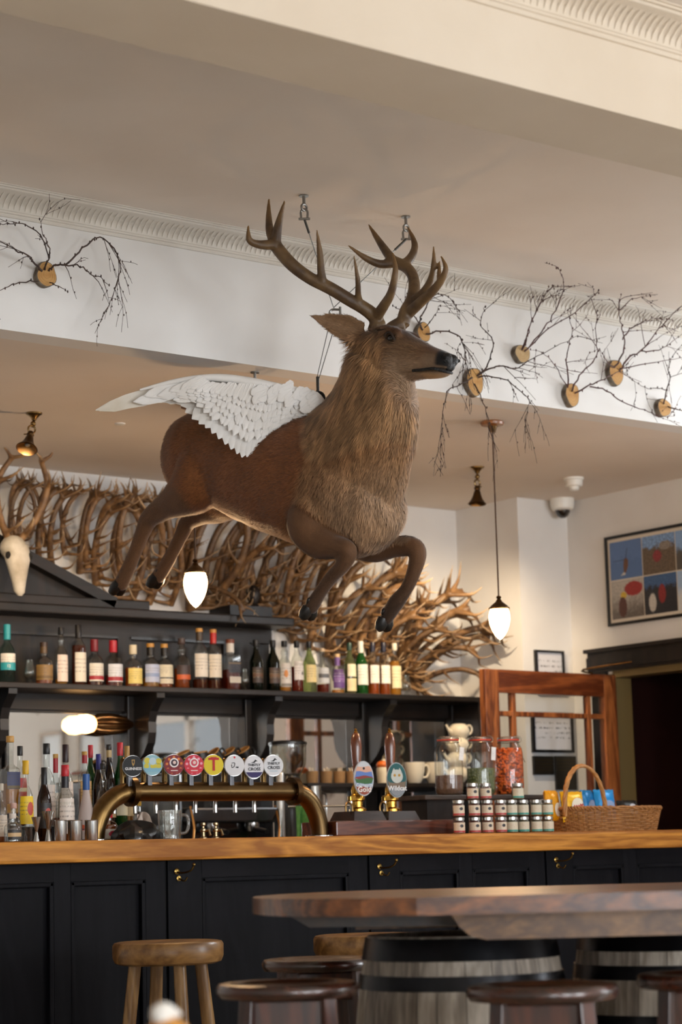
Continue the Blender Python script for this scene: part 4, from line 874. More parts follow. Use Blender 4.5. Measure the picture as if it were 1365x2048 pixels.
for s in (-1, 1):
    B = [([sk+Vector((s*.03, -.05, .05)), sk+Vector((s*.10, -.09, .16)), sk+Vector((s*.13, -.13, .30)), sk+Vector((s*.07, -.17, .42))], [.018, .017, .016, .012])]
    for q, e in (((s*.05, -.06, .08), (s*.02, -.20, .14)), ((s*.13, -.13, .30), (s*.06, -.26, .36)), ((s*.08, -.165, .41), (s*.14, -.18, .47)), ((s*.08, -.165, .41), (s*.0, -.24, .44))):
        a, b = sk+Vector(q), sk+Vector(e); B.append(([a, a.lerp(b, .5)+Vector((0, -.02, -.01)), b], [.012, .009, .003]))
    antler_mesh(B, 'antler', M_WANT, t, None, .007)

# ================================================================== ceiling fittings
LAMP = 140.0
def pendant(label, x, y, ytop, ybot):
    """acorn glass pendant over the counter; x,y on the ceiling"""
    c = Vector((x, y, ZL)); t = thing('pendant_lamp', label, 'lamp', tuple(c), 'acorn pendant lamps over the counter')
    MB().lathe([(0, -.022), (.022, -.022), (.05, -.017), (.052, -.006), (.046, 0), (0, 0)], 28, Matrix.Translation(c)).build('ceiling_rose', wood('rose_wood', '#7a4a22', '#a86a34', 'X', 20, .4, .3), t)
    MB().lathe([(.012, -.05), (.016, -.04), (.022, -.022)], 16, Matrix.Translation(c)).build('cord_grip', M_BRASSD, t)
    zt, zb = ytop, ybot; h = zt-zb
    MB().tube([c-SZ*.045, (x, y, zt+.045)], .0036, 8).build('cord', mat('brown_cord', '#4b3320', .7), t)
    MB().lathe([(.0, .055), (.008, .053), (.012, .046), (.007, .040), (.012, .034), (.014, .028), (.022, .022), (.034, .012), (.042, .004), (.046, .001), (.046, -.006), (.038, -.008)], 28, Matrix.Translation((x, y, zt))).build('gallery', M_BRASSD, t)
    R = h*.345; pr = [(R*.80, 0), (R*.93, -.10*h), (R, -.24*h), (R*.99, -.36*h), (R*.90, -.52*h), (R*.72, -.69*h), (R*.46, -.85*h), (R*.20, -.95*h), (R*.05, -.985*h), (0, -h)]
    MB().lathe(pr, 28, Matrix.Translation((x, y, zt-.004))).build('glass_shade', mat('lit_opal_glass', '#fff0d8', .3, emit=LAMP, emcol='#ffcf98'), t)
pendant('lit acorn glass pendant hanging in front of the white pier at right', 6.174, 6.961, P(998, 1216, Y=6.961).z, P(998, 1278, Y=6.961).z)
pl = P(391, 1144, Y=7.32); pendant('lit acorn glass pendant below the stag belly', pl.x, 7.32, pl.z, P(391, 1214, Y=7.32).z)
def spot(label, c, ay, ax, aim, power):
    c = Vector(c); t = thing('brass_spotlight', label, 'spotlight', tuple(c), 'brass spotlights on the lower ceiling')
    MB().lathe([(0, -.032), (.010, -.032), (.014, -.022), (.026, -.010), (.034, -.006), (.036, 0), (0, 0)], 24, Matrix.Translation(c)).build('ceiling_cup', M_BRASS, t)
    a = c+Vector((0, 0, -.032)); d = Vector((ay, ax, -1)).normalized()
    s = MB(); s.tube([a, a+d*.035], .006, 8); s.ball(a+d*.018, .012); s.tube([a+d*.05+Vector((0, .0, 0))+Vector((.017*math.cos(q), 0, .017*math.sin(q))) for q in [i*PI/6 for i in range(13)]], .004, 6, False); s.build('swivel', M_BRASS, t)
    b = a+d*.062; e1, e2 = frame_along(d)
    MB().lathe([(.0, 0), (.012, .004), (.016, .018), (.012, .026), (.016, .032), (.020, .05), (.028, .07), (.040, .088), (.046, .094), (.043, .096), (.034, .084), (.0, .07)], 24, basis(b, e1, e2, d)).build('bell_shade', M_BRASSD, t)
    MB().tube([b+d*.012+e1*.012, b+d*.012+e1*.03], .003, 6).build('thumb_screw', M_BRASS, t)
    MB().ball(b+d*.074, (.013, .013, .008)).build('bulb', mat('spot_bulb_glass', '#8a8070', .2), t)
    lt = bpy.data.lights.new('spot_beam', 'SPOT'); lt.energy = power; lt.color = (1, .78, .52); lt.spot_size = math.radians(95); lt.spot_blend = .7; lt.shadow_soft_size = .03
    lo = bpy.data.objects.new('spot_beam', lt); COL.objects.link(lo); lo.parent = t; lo.location = (b+d*.105)-c; lo.rotation_euler = (Vector(aim)-(b+d*.105)).to_track_quat('-Z', 'Y').to_euler()
spot('brass bell spotlight tilted left near the left antlers', P(68, 826, Z=ZL), -.45, -.35, (4.7, 8.95, 2.0), 50); spot('brass bell spotlight beside the right pendant cord', P(955, 934, Z=ZL), -.10, -.05, (7.35, 8.85, 1.65), 85)
c = P(1148, 956, Z=ZL); t = thing('smoke_detector', 'white stepped smoke detector on the lower ceiling', 'smoke detector', tuple(c))
MB().lathe([(.052, 0), (.052, -.010), (.047, -.014)], 28, Matrix.Translation(c)).build('base', M_WHITE, t)
MB().lathe([(.046, -.014), (.045, -.040), (.038, -.046), (.026, -.046), (.026, -.060), (.02, -.066), (0, -.066)], 28, Matrix.Translation(c)).build('sensor', M_WHITE, t)
c = P(1133, 1000, Y=8.36); t = thing('dome_camera', 'white security camera with a black dome in the wall corner', 'security camera', (c.x-.03, c.y, ZL)); c = Vector((c.x-.03, c.y, ZL))
MB().lathe([(.066, 0), (.066, -.03), (.060, -.055), (.046, -.064), (0, -.064)], 28, Matrix.Translation(c)).build('housing', M_WHITE, t)
MB().lathe([(.042, -.062), (.040, -.076), (.030, -.094), (.014, -.104), (0, -.106)], 24, Matrix.Translation(c)).build('dome', mat('smoked_dome', '#0a0a0b', .06, coat=1), t)
c = P(240, 847, Z=ZL); t = thing('ceiling_sensor', 'flat white disc on the lower ceiling below the wing tip', 'sensor', tuple(c)); MB().lathe([(.024, 0), (.024, -.003), (.018, -.006), (0, -.006)], 20, Matrix.Translation(c)).build('disc', M_WHITE, t)
# ================================================================== back bar with mirrors and shelves
ZS, YS = 1.865, 8.60
XBL, XBR = 3.7, P(960, 1404, Y=8.65).x
bb = thing('back_bar', 'black wooden back bar with mirrors, shelves and panelled top', 'bar shelving', (5.6, YB, 0))
def bbp(nm, lo, hi, m=M_DARK, par=bb, bev=0):
    c = [(lo[i]+hi[i])/2 for i in range(3)]; s = [hi[i]-lo[i] for i in range(3)]; return MB().cbox(c, s, None, bev).build(nm, m, par, False)
bbp('long_shelf', (XBL, YS, ZS-.026), (XBR, YB-.005, ZS), M_DARKX, bev=.004)
bbp('backboard', (XBL, 8.925, .9), (XBR, 8.945, ZS-.026))
bbp('side_panel', (XBR-.035, 8.62, 0), (XBR, 8.945, ZS-.026))
bbp('frieze', (XBL, 8.86, ZS-.10), (XBR-.035, 8.925, ZS-.026), M_DARKX)
M_MIRROR = NT('aged_mirror'); _k = M_MIRROR; _k.b.inputs['Metallic'].default_value = 1; _k.b.inputs['Roughness'].default_value = .035
_tc = _k.add('ShaderNodeTexCoord'); _nz = _k.add('ShaderNodeTexNoise', Scale=5, Detail=5); _cr = _k.add('ShaderNodeValToRGB'); _cr.color_ramp.elements[0].position = .30; _cr.color_ramp.elements[1].position = .42
_cr.color_ramp.elements[0].color = (.35, .32, .29, 1); _cr.color_ramp.elements[1].color = (.80, .79, .77, 1); _k.link(_tc.outputs['Object'], _nz.inputs['Vector']); _k.link(_nz.outputs['Fac'], _cr.inputs[0]); _k.link(_cr.outputs[0], _k.b.inputs['Base Color']); M_MIRROR = _k.m
edges = [(14, 240, 1404), (302, 478, 1410), (538, 716, 1414), (757, 884, 1420)]
for a, b, yt in edges:
    p0, p1 = P(a, yt, Y=8.905), P(b, yt, Y=8.905); z1 = ZS-.10
    bbp('mirror', (p0.x, 8.905, 1.02), (p1.x, 8.924, z1), M_MIRROR)
    fr = MB()
    for x in (p0.x-.02, p1.x): fr.box((x, 8.885, 1.0), (x+.02, 8.925, z1+.005))
    fr.box((p0.x-.02, 8.885, z1-.012), (p1.x+.02, 8.925, z1+.008)); fr.build('mirror_moulding', M_DARK, bb, False)
posts = [(-40, 4), (256, 296), (492, 530), (726, 752), (905, 925)]
for a, b in posts:
    x0, x1 = P(a, 1450, Y=8.83).x, P(b, 1450, Y=8.83).x; bbp('pilaster', (x0, 8.83, .95), (x1, 8.925, ZS-.026), bev=.006)
    xm = (x0+x1)/2; prof = [(8.83, ZS-.026), (YS+.02, ZS-.026), (YS+.022, ZS-.05), (YS+.05, ZS-.075), (YS+.085, ZS-.11), (YS+.10, ZS-.16), (YS+.098, ZS-.21), (YS+.11, ZS-.26), (YS+.15, ZS-.31), (YS+.19, ZS-.34), (8.83, ZS-.36)]
    vs = [(xm-.022, y, z) for y, z in prof]+[(xm+.022, y, z) for y, z in prof]; n = len(prof)
    MB().add(vs, [tuple(range(n)), tuple(range(2*n-1, n-1, -1))]+[(i, n+i, n+(i+1) % n, (i+1) % n) for i in range(n)]).build('scroll_bracket', mat('grey_black_paint', '#1d1b1b', .35, coat=.3), bb, False)
ZS2 = P(760, 1566, Y=8.5).z; xs0 = P(612, 1566, Y=8.5).x
bbp('cup_shelf', (xs0, 8.48, ZS2-.022), (XBR-.035, 8.90, ZS2), M_DARKX, bev=.003)
bbp('back_counter', (XBL, 8.28, .90), (XBR, 8.92, .95), M_DARKX); bbp('base_cabinet', (XBL, 8.33, 0), (XBR, 8.92, .90))
# panelled upstand behind the whisky, cornice and pediment
xu = P(548, 1300, Y=8.86).x; zu1 = P(300, 1243, Y=8.80).z
bbp('upper_board', (XBL, 8.90, ZS), (xu, 8.945, zu1)); zr = P(300, 1276, Y=8.88).z
bbp('rail', (XBL, 8.875, zr), (xu, 8.90, zu1), M_DARKX)
for a, b in ((236, 262), (448, 500)): bbp('stile', (P(a, 1300, Y=8.875).x, 8.875, ZS), (P(b, 1300, Y=8.875).x, 8.90, zr))
for a, b in ((-20, 236), (262, 448)):
    bd = MB(); x0, x1 = P(a, 1300, Y=8.87).x, P(b, 1300, Y=8.87).x; bd.box((x0, 8.868, zr-.012), (x1, 8.90, zr)); bd.build('panel_bead', M_BLACK, bb, False)
zc1 = P(300, 1200, Y=8.70).z
bbp('cornice', (XBL, 8.70, zu1), (xu+.02, 8.945, zu1+.045), M_DARKX, bev=.008); bbp('cornice_cap', (XBL, 8.74, zu1+.045), (P(300, 1210, Y=8.74).x, 8.945, zc1), M_DARKX, bev=.006)
bbp('plinth_block', (P(510, 1215, Y=8.76).x-.15, 8.76, zu1+.045), (P(545, 1215, Y=8.76).x, 8.945, zu1+.10))
p0, p1 = P(-60, 1036, Y=8.74), P(236, 1196, Y=8.74); ln = Vector((p1.x-p0.x, 0, p1.z-p0.z)); L = ln.length; ln.normalize(); up = Vector((-ln.z, 0, ln.x))
MB().box((0, 0, -.05), (L, .2, 0), basis(p0, ln, Vector((0, 1, 0)), up)).build('raking_cornice', M_DARKX, bb, False)
MB().add([(p0.x, 8.80, zc1), (p1.x, 8.80, zc1), (p0.x, 8.80, p0.z-.05), (p0.x, 8.93, zc1), (p1.x, 8.93, zc1), (p0.x, 8.93, p0.z-.05)], [(0, 1, 2), (5, 4, 3), (0, 3, 4, 1), (1, 4, 5, 2), (2, 5, 3, 0)]).build('tympanum', M_DARK, bb, False)
# small finial on the plinth block
q = P(508, 1210, Y=8.84); MB().lathe([(.03, 0), (.034, .008), (.02, .02), (.034, .05), (.036, .08), (.028, .10), (.012, .115), (0, .12)], 18, Matrix.Translation((q.x, 8.84, zu1+.10))).build('finial', M_DARK, bb)

# ================================================================== bottles
G_CLEAR = glass('clear_glass', '#f4f6f4', .24); G_GREEN = glass('dark_green_glass', '#1c3a1e', .12, .25, '#0c1a0d'); G_BRIGHT = glass('bright_green_glass', '#2c7a34', .12, .3, '#1f6b2a'); G_PALEG = glass('pale_green_glass', '#b9c49a', .12, .12, '#a5b07c')
G_BROWN = glass('brown_glass', '#5a2c10', .12, .2, '#3a1a08'); G_FROST = glass('frosted_glass', '#e8dcd8', .05, .65, '#d6c8c2', .3); G_TEAL = glass('teal_tint_glass', '#cfe6de', .12)
LIQ = {'amber': glass('amber_whisky', '#c8691a', .02, .45, '#b85a18'), 'dark': glass('dark_whisky', '#8a3a10', .02, .5, '#5e240c'), 'gold': glass('golden_whisky', '#e6b050', .02, .4, '#cf9434'), 'red': glass('red_whisky', '#a03216', .02, .45, '#7c2410'), 'none': None, 'clear': glass('clear_spirit', '#eef0f0', .03), 'black': mat('dark_liquor', '#120a06', .2)}
def paper(base, band=None, **kw): return printed('label_%s_%s_%s' % (base, band, '_'.join(str(v) for v in kw.values())), base, band, **kw)
def cap_m(c): return mat('cap_'+c, c, .4)
STY = {'tall': [(.90, 0), (1, .02), (1, .60), (.96, .64), (.80, .69), (.50, .745), (.40, .78), (.36, .86), (.36, .99)],
       'round': [(.88, 0), (1, .02), (1, .44), (.99, .50), (.90, .575), (.70, .635), (.44, .68), (.36, .72), (.35, .99)],
       'squat': [(.85, 0), (1, .03), (1, .46), (.97, .54), (.82, .61), (.55, .655), (.38, .69), (.36, .99)],
       'bulb': [(.86, 0), (.98, .03), (1, .45), (.93, .55), (.70, .63), (.46, .67), (.46, .72), (.56, .76), (.52, .80), (.36, .84), (.33, .99)],
       'slope': [(.90, 0), (1, .02), (1, .55), (.92, .60), (.74, .665), (.54, .72), (.42, .77), (.36, .84), (.34, .99)],
       'square': [(.96, 0), (1, .015), (1, .66), (.96, .69), (.55, .715), (.36, .735), (.34, .99)],
       'bell': [(.80, 0), (.98, .02), (1, .10), (.96, .36), (.80, .48), (.60, .60), (.44, .70), (.36, .80), (.34, .99)]}
def squarev(mb, start, c, p=7):
    for i in range(start, len(mb.v)):
        v = mb.v[i]; x, y = v.x-c.x, v.y-c.y; r = math.hypot(x, y)
        if r > 1e-6: f = (abs(x/r)**p+abs(y/r)**p)**(-1/p)*.86; mb.v[i] = Vector((c.x+x*f, c.y+y*f, v.z))
def bottle(label, x, ytop, w, sty, Y, zb, g=G_CLEAR, liq='amber', fill=.5, cap='#14110f', capl=.15, labels=(), group='whisky bottles on the upper shelf', capw=.43, neck=None, rz=0):
    b = P(x, 1500, Y=Y); zb += .0008; b = Vector((b.x, Y, zb)); H = P(x, ytop, Y=Y).z-zb; R = w/ppm(b)/2
    t = thing('bottle', label, 'bottle', tuple(b), group); M = Matrix.Translation(b); prof = [(r*R, z*H) for r, z in STY[sty]]; sq = sty == 'square'
    def mk(nm, pr, m, **kw):
        mb = MB(); mb.lathe(pr, 20, M, **kw)
        if sq and nm not in ('cap', 'neck_sleeve'): squarev(mb, 0, b)
        return mb.build(nm, m, t)
    mk('glass', prof, g)
    if LIQ.get(liq) is not None and fill > 0:
        ins = []
        for r, z in prof:
            if z > fill*H: break
            ins.append((r*.90, max(z, .012*H)))
        r0 = np.interp(fill*H, [z for r, z in prof], [r for r, z in prof]); ins.append((r0*.90, fill*H)); ins[0] = (ins[0][0], .014*H); mk('liquid', ins, LIQ[liq])
    cw = capw*R
    mk('cap', [(cw*.94, H*(1-capl)), (cw, H*(1-capl*.95)), (cw, H*.995), (cw*.92, H)], cap_m(cap))
    if neck: mk('neck_sleeve', [(R*.40, H*neck[1]), (R*.40, H*(1-capl))], cap_m(neck[0]))
    for (z0, z1, m, half) in labels:
        n0, n1 = z0*H, z1*H
        mb = MB(); rr = [(np.interp(z, [q for _, q in prof], [r for r, _ in prof])*1.015+.0004, z) for z in (n0, (n0*2+n1)/3, (n0+n1*2)/3, n1)]
        mb.lathe(rr, 14, M, False, math.radians(270-half), math.radians(270+half))
        if sq: squarev(mb, 0, b)
        mb.build('paper_label', m, t)
    return t
def tasting(label, x, ytop, w, Y, zb):
    b = P(x, 1500, Y=Y); zb += .0008; b = Vector((b.x, Y, zb)); H = P(x, ytop, Y=Y).z-zb; R = w/ppm(b)/2; M = Matrix.Translation(b); t = thing('tasting_glass', label, 'glass', tuple(b), 'small whisky tasting glasses')
    MB().lathe([(.72*R, 0), (.74*R, .04*H), (.5*R, .1*H), (.34*R, .17*H)], 18, M).build('foot', G_CLEAR, t)
    MB().lathe([(.3*R, .17*H), (.75*R, .25*H), (1*R, .42*H), (.95*R, .55*H), (.72*R, .8*H), (.66*R, H), (.62*R, H), (.68*R, .8*H), (.9*R, .55*H), (.94*R, .42*H), (.6*R, .28*H), (0, .24*H)], 18, M, False).build('bowl', G_CLEAR, t)
W1 = paper('#e9dfce'); W2 = paper('#e4dccb', '#a8242c', band_lo=.08, band_hi=.3); W3 = paper('#ded3b4'); W4 = paper('#e8cf74'); YY = 8.70
B_ = lambda *a, **k: bottle(*a, YY, ZS, **k)
t1 = bottle('tall bottle with turquoise cap and turquoise banded label, leftmost on upper shelf', 14, 1249, 33, 'round', YY, ZS, G_TEAL, 'clear', .3, '#2f9aa0', .26, [(.22, .50, paper('#e8dfd0', '#2f9aa0', band_lo=-.1, band_hi=.46), 75)])
b_ = P(14, 1500, Y=YY); H_ = P(14, 1249, Y=YY).z-ZS
text_mesh('12', .020, mat('white_ink', '#f2efe8', .5), t1, basis(Vector((b_.x-.012, YY-.0400, ZS+H_*.285)), Vector((1, 0, 0)), Vector((0, 0, 1)), Vector((0, -1, 0))))
tasting('empty tasting glass beside the turquoise capped bottle', 59, 1320, 24, YY-.02, ZS)
bottle('squat amber bottle with gold label and dark stopper on upper shelf', 88, 1285, 36, 'squat', YY, ZS, G_CLEAR, 'amber', .44, '#3a2413', .10, [(.10, .46, paper('#8a6a38', '#6b4f26'), 80)], neck=('#5c4426', .74))
bottle('tall clear bottle with pinkish white label and black cap', 123, 1255, 27, 'bulb', YY, ZS, G_CLEAR, 'gold', .10, '#191717', .13, [(.06, .52, paper('#ead6c6'), 60)])
bottle('tall dark amber bottle with long cream label and black neck', 158, 1250, 30, 'tall', YY, ZS, G_CLEAR, 'dark', .66, '#171313', .22, [(.06, .54, paper('#e6dcc8'), 55)])
bottle('round shouldered bottle with dark red cap, left one of the pair', 190, 1279, 36, 'round', YY, ZS, G_CLEAR, 'dark', .14, '#7a1a22', .26, [(.10, .48, W2, 62)])
bottle('round shouldered bottle with bright red cap, right one of the pair', 228, 1281, 37, 'round', YY, ZS, G_CLEAR, 'red', .25, '#b4222e', .26, [(.10, .48, paper('#dcdde0', '#a8242c', band_lo=.05, band_hi=.28), 62)])
bottle('amber bottle with plain yellow label and cream cap', 268, 1290, 36, 'squat', YY, ZS, G_CLEAR, 'amber', .46, '#e6d6b4', .22, [(.08, .44, W4, 62)])
bottle('bottle with cork cap and pale blue mountain label', 303, 1287, 36, 'squat', YY, ZS, G_CLEAR, 'gold', .22, '#c8903c', .09, [(.12, .52, paper('#b9c0d6', '#8f9fc4', band_lo=.3, band_hi=.5), 66)], neck=('#17130f', .73))
bottle('bottle with cork cap and two part cream label', 331, 1288, 34, 'squat', YY, ZS, G_CLEAR, 'amber', .12, '#c8903c', .09, [(.24, .52, W3, 72), (.10, .21, paper('#e0d4b8'), 62)], neck=('#17130f', .73))
bottle('bulbous necked bottle with black and orange label', 366, 1277, 34, 'bulb', YY, ZS, G_CLEAR, 'amber', .40, '#4c3a33', .12, [(.18, .46, paper('#3a2622', '#cf5e26', band_lo=-.1, band_hi=.34), 68)])
bottle('tallest cork capped bottle with broad cream label', 402, 1257, 33, 'tall', YY, ZS, G_CLEAR, 'dark', .16, '#d29a48', .06, [(.20, .58, W1, 66)], neck=('#4a3a28', .80))
bottle('tall bottle with bright red wax neck and cream label', 430, 1259, 32, 'tall', YY, ZS, G_CLEAR, 'dark', .16, '#c98a3c', .06, [(.20, .58, paper('#e6dac4'), 66)], neck=('#c4241c', .76))
bottle('square shouldered bottle with navy label and white sleeve', 464, 1279, 40, 'square', YY, ZS, G_CLEAR, 'red', .40, '#7d3f22', .08, [(.34, .56, paper('#25242e', '#6c5a40', band_lo=.75, band_hi=.9), 42), (.14, .26, paper('#cfc4b4'), 38)], neck=('#dcd6cc', .74))
tasting('empty tasting glass right of the square shouldered bottle', 492, 1338, 19, YY-.02, ZS)
bottle('dark green bottle with brown label, left of two', 516, 1280, 27, 'slope', YY, ZS, G_GREEN, 'black', .5, '#100e0d', .14, [(.16, .46, paper('#3c2e26', '#6a4a34', band_lo=.4, band_hi=.6, ink='#c9b48a'), 66)])
bottle('dark green bottle with brown label, right of two', 550, 1281, 28, 'slope', YY, ZS, G_GREEN, 'black', .5, '#100e0d', .14, [(.16, .46, paper('#4a382e', '#7a5a40', band_lo=.4, band_hi=.6, ink='#c9b48a'), 66)])
bottle('clear bottle with white label and small orange picture', 573, 1282, 27, 'bulb', YY, ZS, G_CLEAR, 'gold', .12, '#1a1716', .12, [(.10, .56, paper('#e2dad0', '#8c8378', band_lo=.02, band_hi=.14, blob=('#d98a3c', .3, .55, .16)), 66)])
bottle('clear bottle with white label and red liquid stripe beside it', 598, 1282, 26, 'slope', YY, ZS, G_CLEAR, 'red', .5, '#1a1716', .13, [(.24, .60, paper('#e9e2dc', blob=('#3a2f33', .7, .35, .1)), 60)])
bottle('pale green bottle with square cream label', 623, 1283, 27, 'slope', YY, ZS, G_PALEG, 'none', 0, '#14110f', .13, [(.20, .54, paper('#dcc88e'), 64)])
bottle('short clear bottle with silver grey label and little red liquid', 649, 1297, 27, 'squat', YY, ZS, G_CLEAR, 'red', .20, '#b8a184', .08, [(.22, .56, paper('#b9bcc0', '#55565c', band_lo=.35, band_hi=.6), 70)])
bottle('shortest bottle with purple label', 679, 1308, 28, 'squat', YY, ZS, G_CLEAR, 'gold', .1, '#caa878', .09, [(.14, .60, paper('#5b3a78', '#7d5c96', band_lo=.4, band_hi=.55, ink='#d8cce0'), 72)], neck=('#6b4c88', .70))
bottle('dark green bottle with split cream label and green cap', 704, 1286, 25, 'slope', YY, ZS, G_PALEG, 'dark', .5, '#1b3a30', .15, [(.34, .58, W3, 55), (.06, .30, paper('#d9c79a'), 62)])
bottle('bright green bottle with white capsule and white label', 727, 1283, 27, 'slope', YY, ZS, G_BRIGHT, 'none', 0, '#dcd8cc', .22, [(.18, .56, paper('#dcdccf'), 66)])
bottle('amber bottle with navy cap and white label, left one', 751, 1285, 25, 'slope', YY, ZS, G_CLEAR, 'amber', .56, '#1a1a2c', .18, [(.22, .56, paper('#e6dccf'), 62)])
bottle('amber bottle with navy cap and white label, right one', 773, 1285, 25, 'slope', YY, ZS, G_CLEAR, 'amber', .40, '#1a1a2c', .18, [(.22, .56, paper('#eae2d2'), 62)])
bottle('amber bottle with pale capsule and cream label, last on upper shelf', 795, 1287, 25, 'slope', YY, ZS, G_CLEAR, 'gold', .66, '#d8cbb4', .14, [(.14, .56, paper('#e2d2a8'), 66)])
tasting('empty tasting glass at the right end of the upper shelf', 817, 1350, 20, YY-.02, ZS)
# ---- shell wall lamp on the second pilaster
c = P(232, 1449, Y=8.855); t = thing('shell_lamp', 'bronze fluted shell lamp glowing in front of the left mirror', 'lamp', tuple(c)); s = ppm(c)*.80
e = P(300, 1449, Y=8.855); axv = Vector((-1, 0, 0)); Ml = basis(Vector((e.x, 8.855, c.z)), axv, Vector((0, 0, 1)), Vector((0, 1, 0)))
def fluted(mb, prof, n, M, fl, amp):
    vs, fs = [], []
    for (r, z) in prof:
        for k in range(n): q = 2*PI*k/n; rr = r*(1+amp*abs(math.sin(q*fl/2))); vs.append((z, rr*math.cos(q), rr*math.sin(q)))
    for i in range(len(prof)-1):
        for k in range(n): k2 = (k+1) % n; fs.append((i*n+k, i*n+k2, (i+1)*n+k2, (i+1)*n+k))
    fs.append(tuple(range(n))); fs.append(tuple((len(prof)-1)*n+k for k in range(n))); mb.add(vs, fs, M)
u = 1/s; v = .8*u
m = MB(); fluted(m, [(.3*v, 20*u), (6*v, 26*u), (12*v, 40*u), (18*v, 60*u), (20.5*v, 80*u), (19*v, 98*u), (15*v, 106*u), (13*v, 104*u)], 60, Ml, 20, .10); m.build('shell_shade', mat('shell_bronze', '#7a5636', .3, 1, col2='#94693f', scale=18), t)
m = MB(); fluted(m, [(10*v, 104*u), (15*v, 108*u), (18*v, 118*u), (17*v, 130*u), (11*v, 139*u), (2*v, 142*u)], 60, Ml, 18, .10); m.build('shell_glow', mat('shell_glow_tone', '#ffeccd', .3, emit=6, emcol='#ffc27a'), t)  # added glowing form, stands in for the shell's lit inside mirrored behind it
m = MB(); m.tube([Vector((e.x, 8.855, c.z))+Vector((x*u, 0, 0)) for x in (-22, -10, 6)], [.010, .008, .008], 10); m.ball(Vector((e.x+2*u, 8.855, c.z)), .016); m.tube([Vector((e.x+2*u, 8.855, c.z)), (e.x+.015, 8.85, c.z), (e.x+.03, 8.845, c.z)], .008, 8); m.build('arm', M_BRASSD, t)
m = MB(); m.tube([Vector((e.x+2*u, 8.84, c.z))+Vector((.018*math.cos(a), 0, .018*math.sin(a))) for a in [i*PI/8 for i in range(17)]], .004, 6, False); m.build('ring', M_BRASS, t)
# ---- cups, teapots on the cup shelf
M_CHINA = mat('cream_china', '#e6ddc8', .18, coat=.5); YC2 = 8.58
def cup(label, x, w, h, z0, rot=0, group='white china cups on the cup shelf', Y=YC2, tilt=0):
    b = P(x, 1500, Y=Y); b = Vector((b.x, Y, z0+.0008)); s = ppm(b); R = w/s/2; H = h/s; M = T(b.x, b.y, b.z, rot, 0, tilt); t = thing('china_cup', label, 'cup', tuple(b), group)
    MB().lathe([(.55*R, 0), (.6*R, .04*H), (.75*R, .2*H), (.92*R, .55*H), (1*R, H), (.95*R, H), (.87*R, .55*H), (.68*R, .22*H), (0, .12*H)], 22, M).build('bowl', M_CHINA, t)
    MB().tube([M @ Vector(p) for p in smoothpts([(.9*R, 0, .82*H), (1.25*R, 0, .85*H), (1.42*R, 0, .6*H), (1.2*R, 0, .32*H), (.75*R, 0, .28*H)], 4)], .06*R+.002, 8).build('handle', M_CHINA, t)
cup('white cup right of the green pump clip on the cup shelf', 828, 44, 42, ZS2, -.3); cup('white cup beside the powder filled jar on the cup shelf', 868, 44, 42, ZS2, .3)
pz = ZS2
def teapot(label, x, y, w, rot=0):
    b = P(x, y, Y=8.62); R = w/ppm(b)/2; t = thing('teapot', label, 'teapot', tuple(b), 'stacked cream teapots'); M = T(b.x, b.y, b.z, rot)
    MB().lathe([(.6*R, 0), (.64*R, .06*R), (.92*R, .4*R), (1*R, .75*R), (.9*R, 1.1*R), (.62*R, 1.38*R), (.45*R, 1.42*R), (.42*R, 1.36*R)], 24, M).build('pot', M_CHINA, t)
    MB().tube([M @ Vector(p) for p in smoothpts([(.75*R, 0, 1.15*R), (1.3*R, 0, 1.3*R), (1.55*R, 0, .95*R), (1.35*R, 0, .55*R), (.9*R, 0, .45*R)], 4)], .09*R, 8).build('handle', M_CHINA, t)
    MB().tube([M @ Vector(p) for p in ((-.8*R, 0, .6*R), (-1.2*R, 0, .85*R), (-1.5*R, 0, 1.3*R))], [.24*R, .16*R, .10*R], 10).build('spout', M_CHINA, t)
teapot('cream teapot on top of the stack behind the jars', 919, 1479, 44); teapot('cream teapot second from the top of the stack', 917, 1508, 46); teapot('cream teapot third from the top of the stack', 916, 1537, 46); teapot('cream teapot at the bottom of the stack', 916, 1565, 46)
# ---- paper cup boxes of sugar on the cup shelf
M_KRAFT = mat('kraft_card', '#a98358', .8, col2='#96734c', scale=25)
for i, (x, lab) in enumerate(((625, 'brown card tub of sugar sticks, leftmost on the cup shelf'), (653, 'brown card tub with a cloth knob above it on the cup shelf'), (679, 'brown card tub of paper sachets on the cup shelf'), (704, 'brown card tub left of the first beer pump'))):
    b = P(x, 1566, Y=8.56); b = Vector((b.x, 8.56, ZS2+.0008)); s = ppm(b); t = thing('card_tub', lab, 'tub', tuple(b), 'card tubs on the cup shelf')
    MB().lathe([(11/s, 0), (12.5/s, 24/s), (11.8/s, 24/s), (10.5/s, 2/s)], 20, Matrix.Translation(b)).build('tub', M_KRAFT, t)
    for k in range(5):
        a = random.uniform(0, 6.3); MB().cbox((0, 0, 0), (.012, .003, .05), T(b.x+.012*math.cos(a), b.y+.012*math.sin(a), b.z+.045+random.uniform(0, .012), a, random.uniform(-.3, .3))).build('sachet', mat('sachet_paper', '#d9cdb8', .7), t, False)
b = P(742, 1566, Y=8.56); b = Vector((b.x+.08, 8.56, ZS2+.0008)); t = thing('biscuit_jar', 'small cream tub with an orange top between the beer pumps', 'tub', tuple(b))
MB().lathe([(.028, 0), (.032, .05), (.032, .075), (.026, .085)], 20, Matrix.Translation(b)).build('tub', mat('cream_tub', '#d9ccb0', .4), t); MB().ball((0, 0, 0), (.034, .034, .022), M=Matrix.Translation(b+Vector((0, 0, .092)))).build('lid', mat('orange_lid', '#d8691e', .45), t)
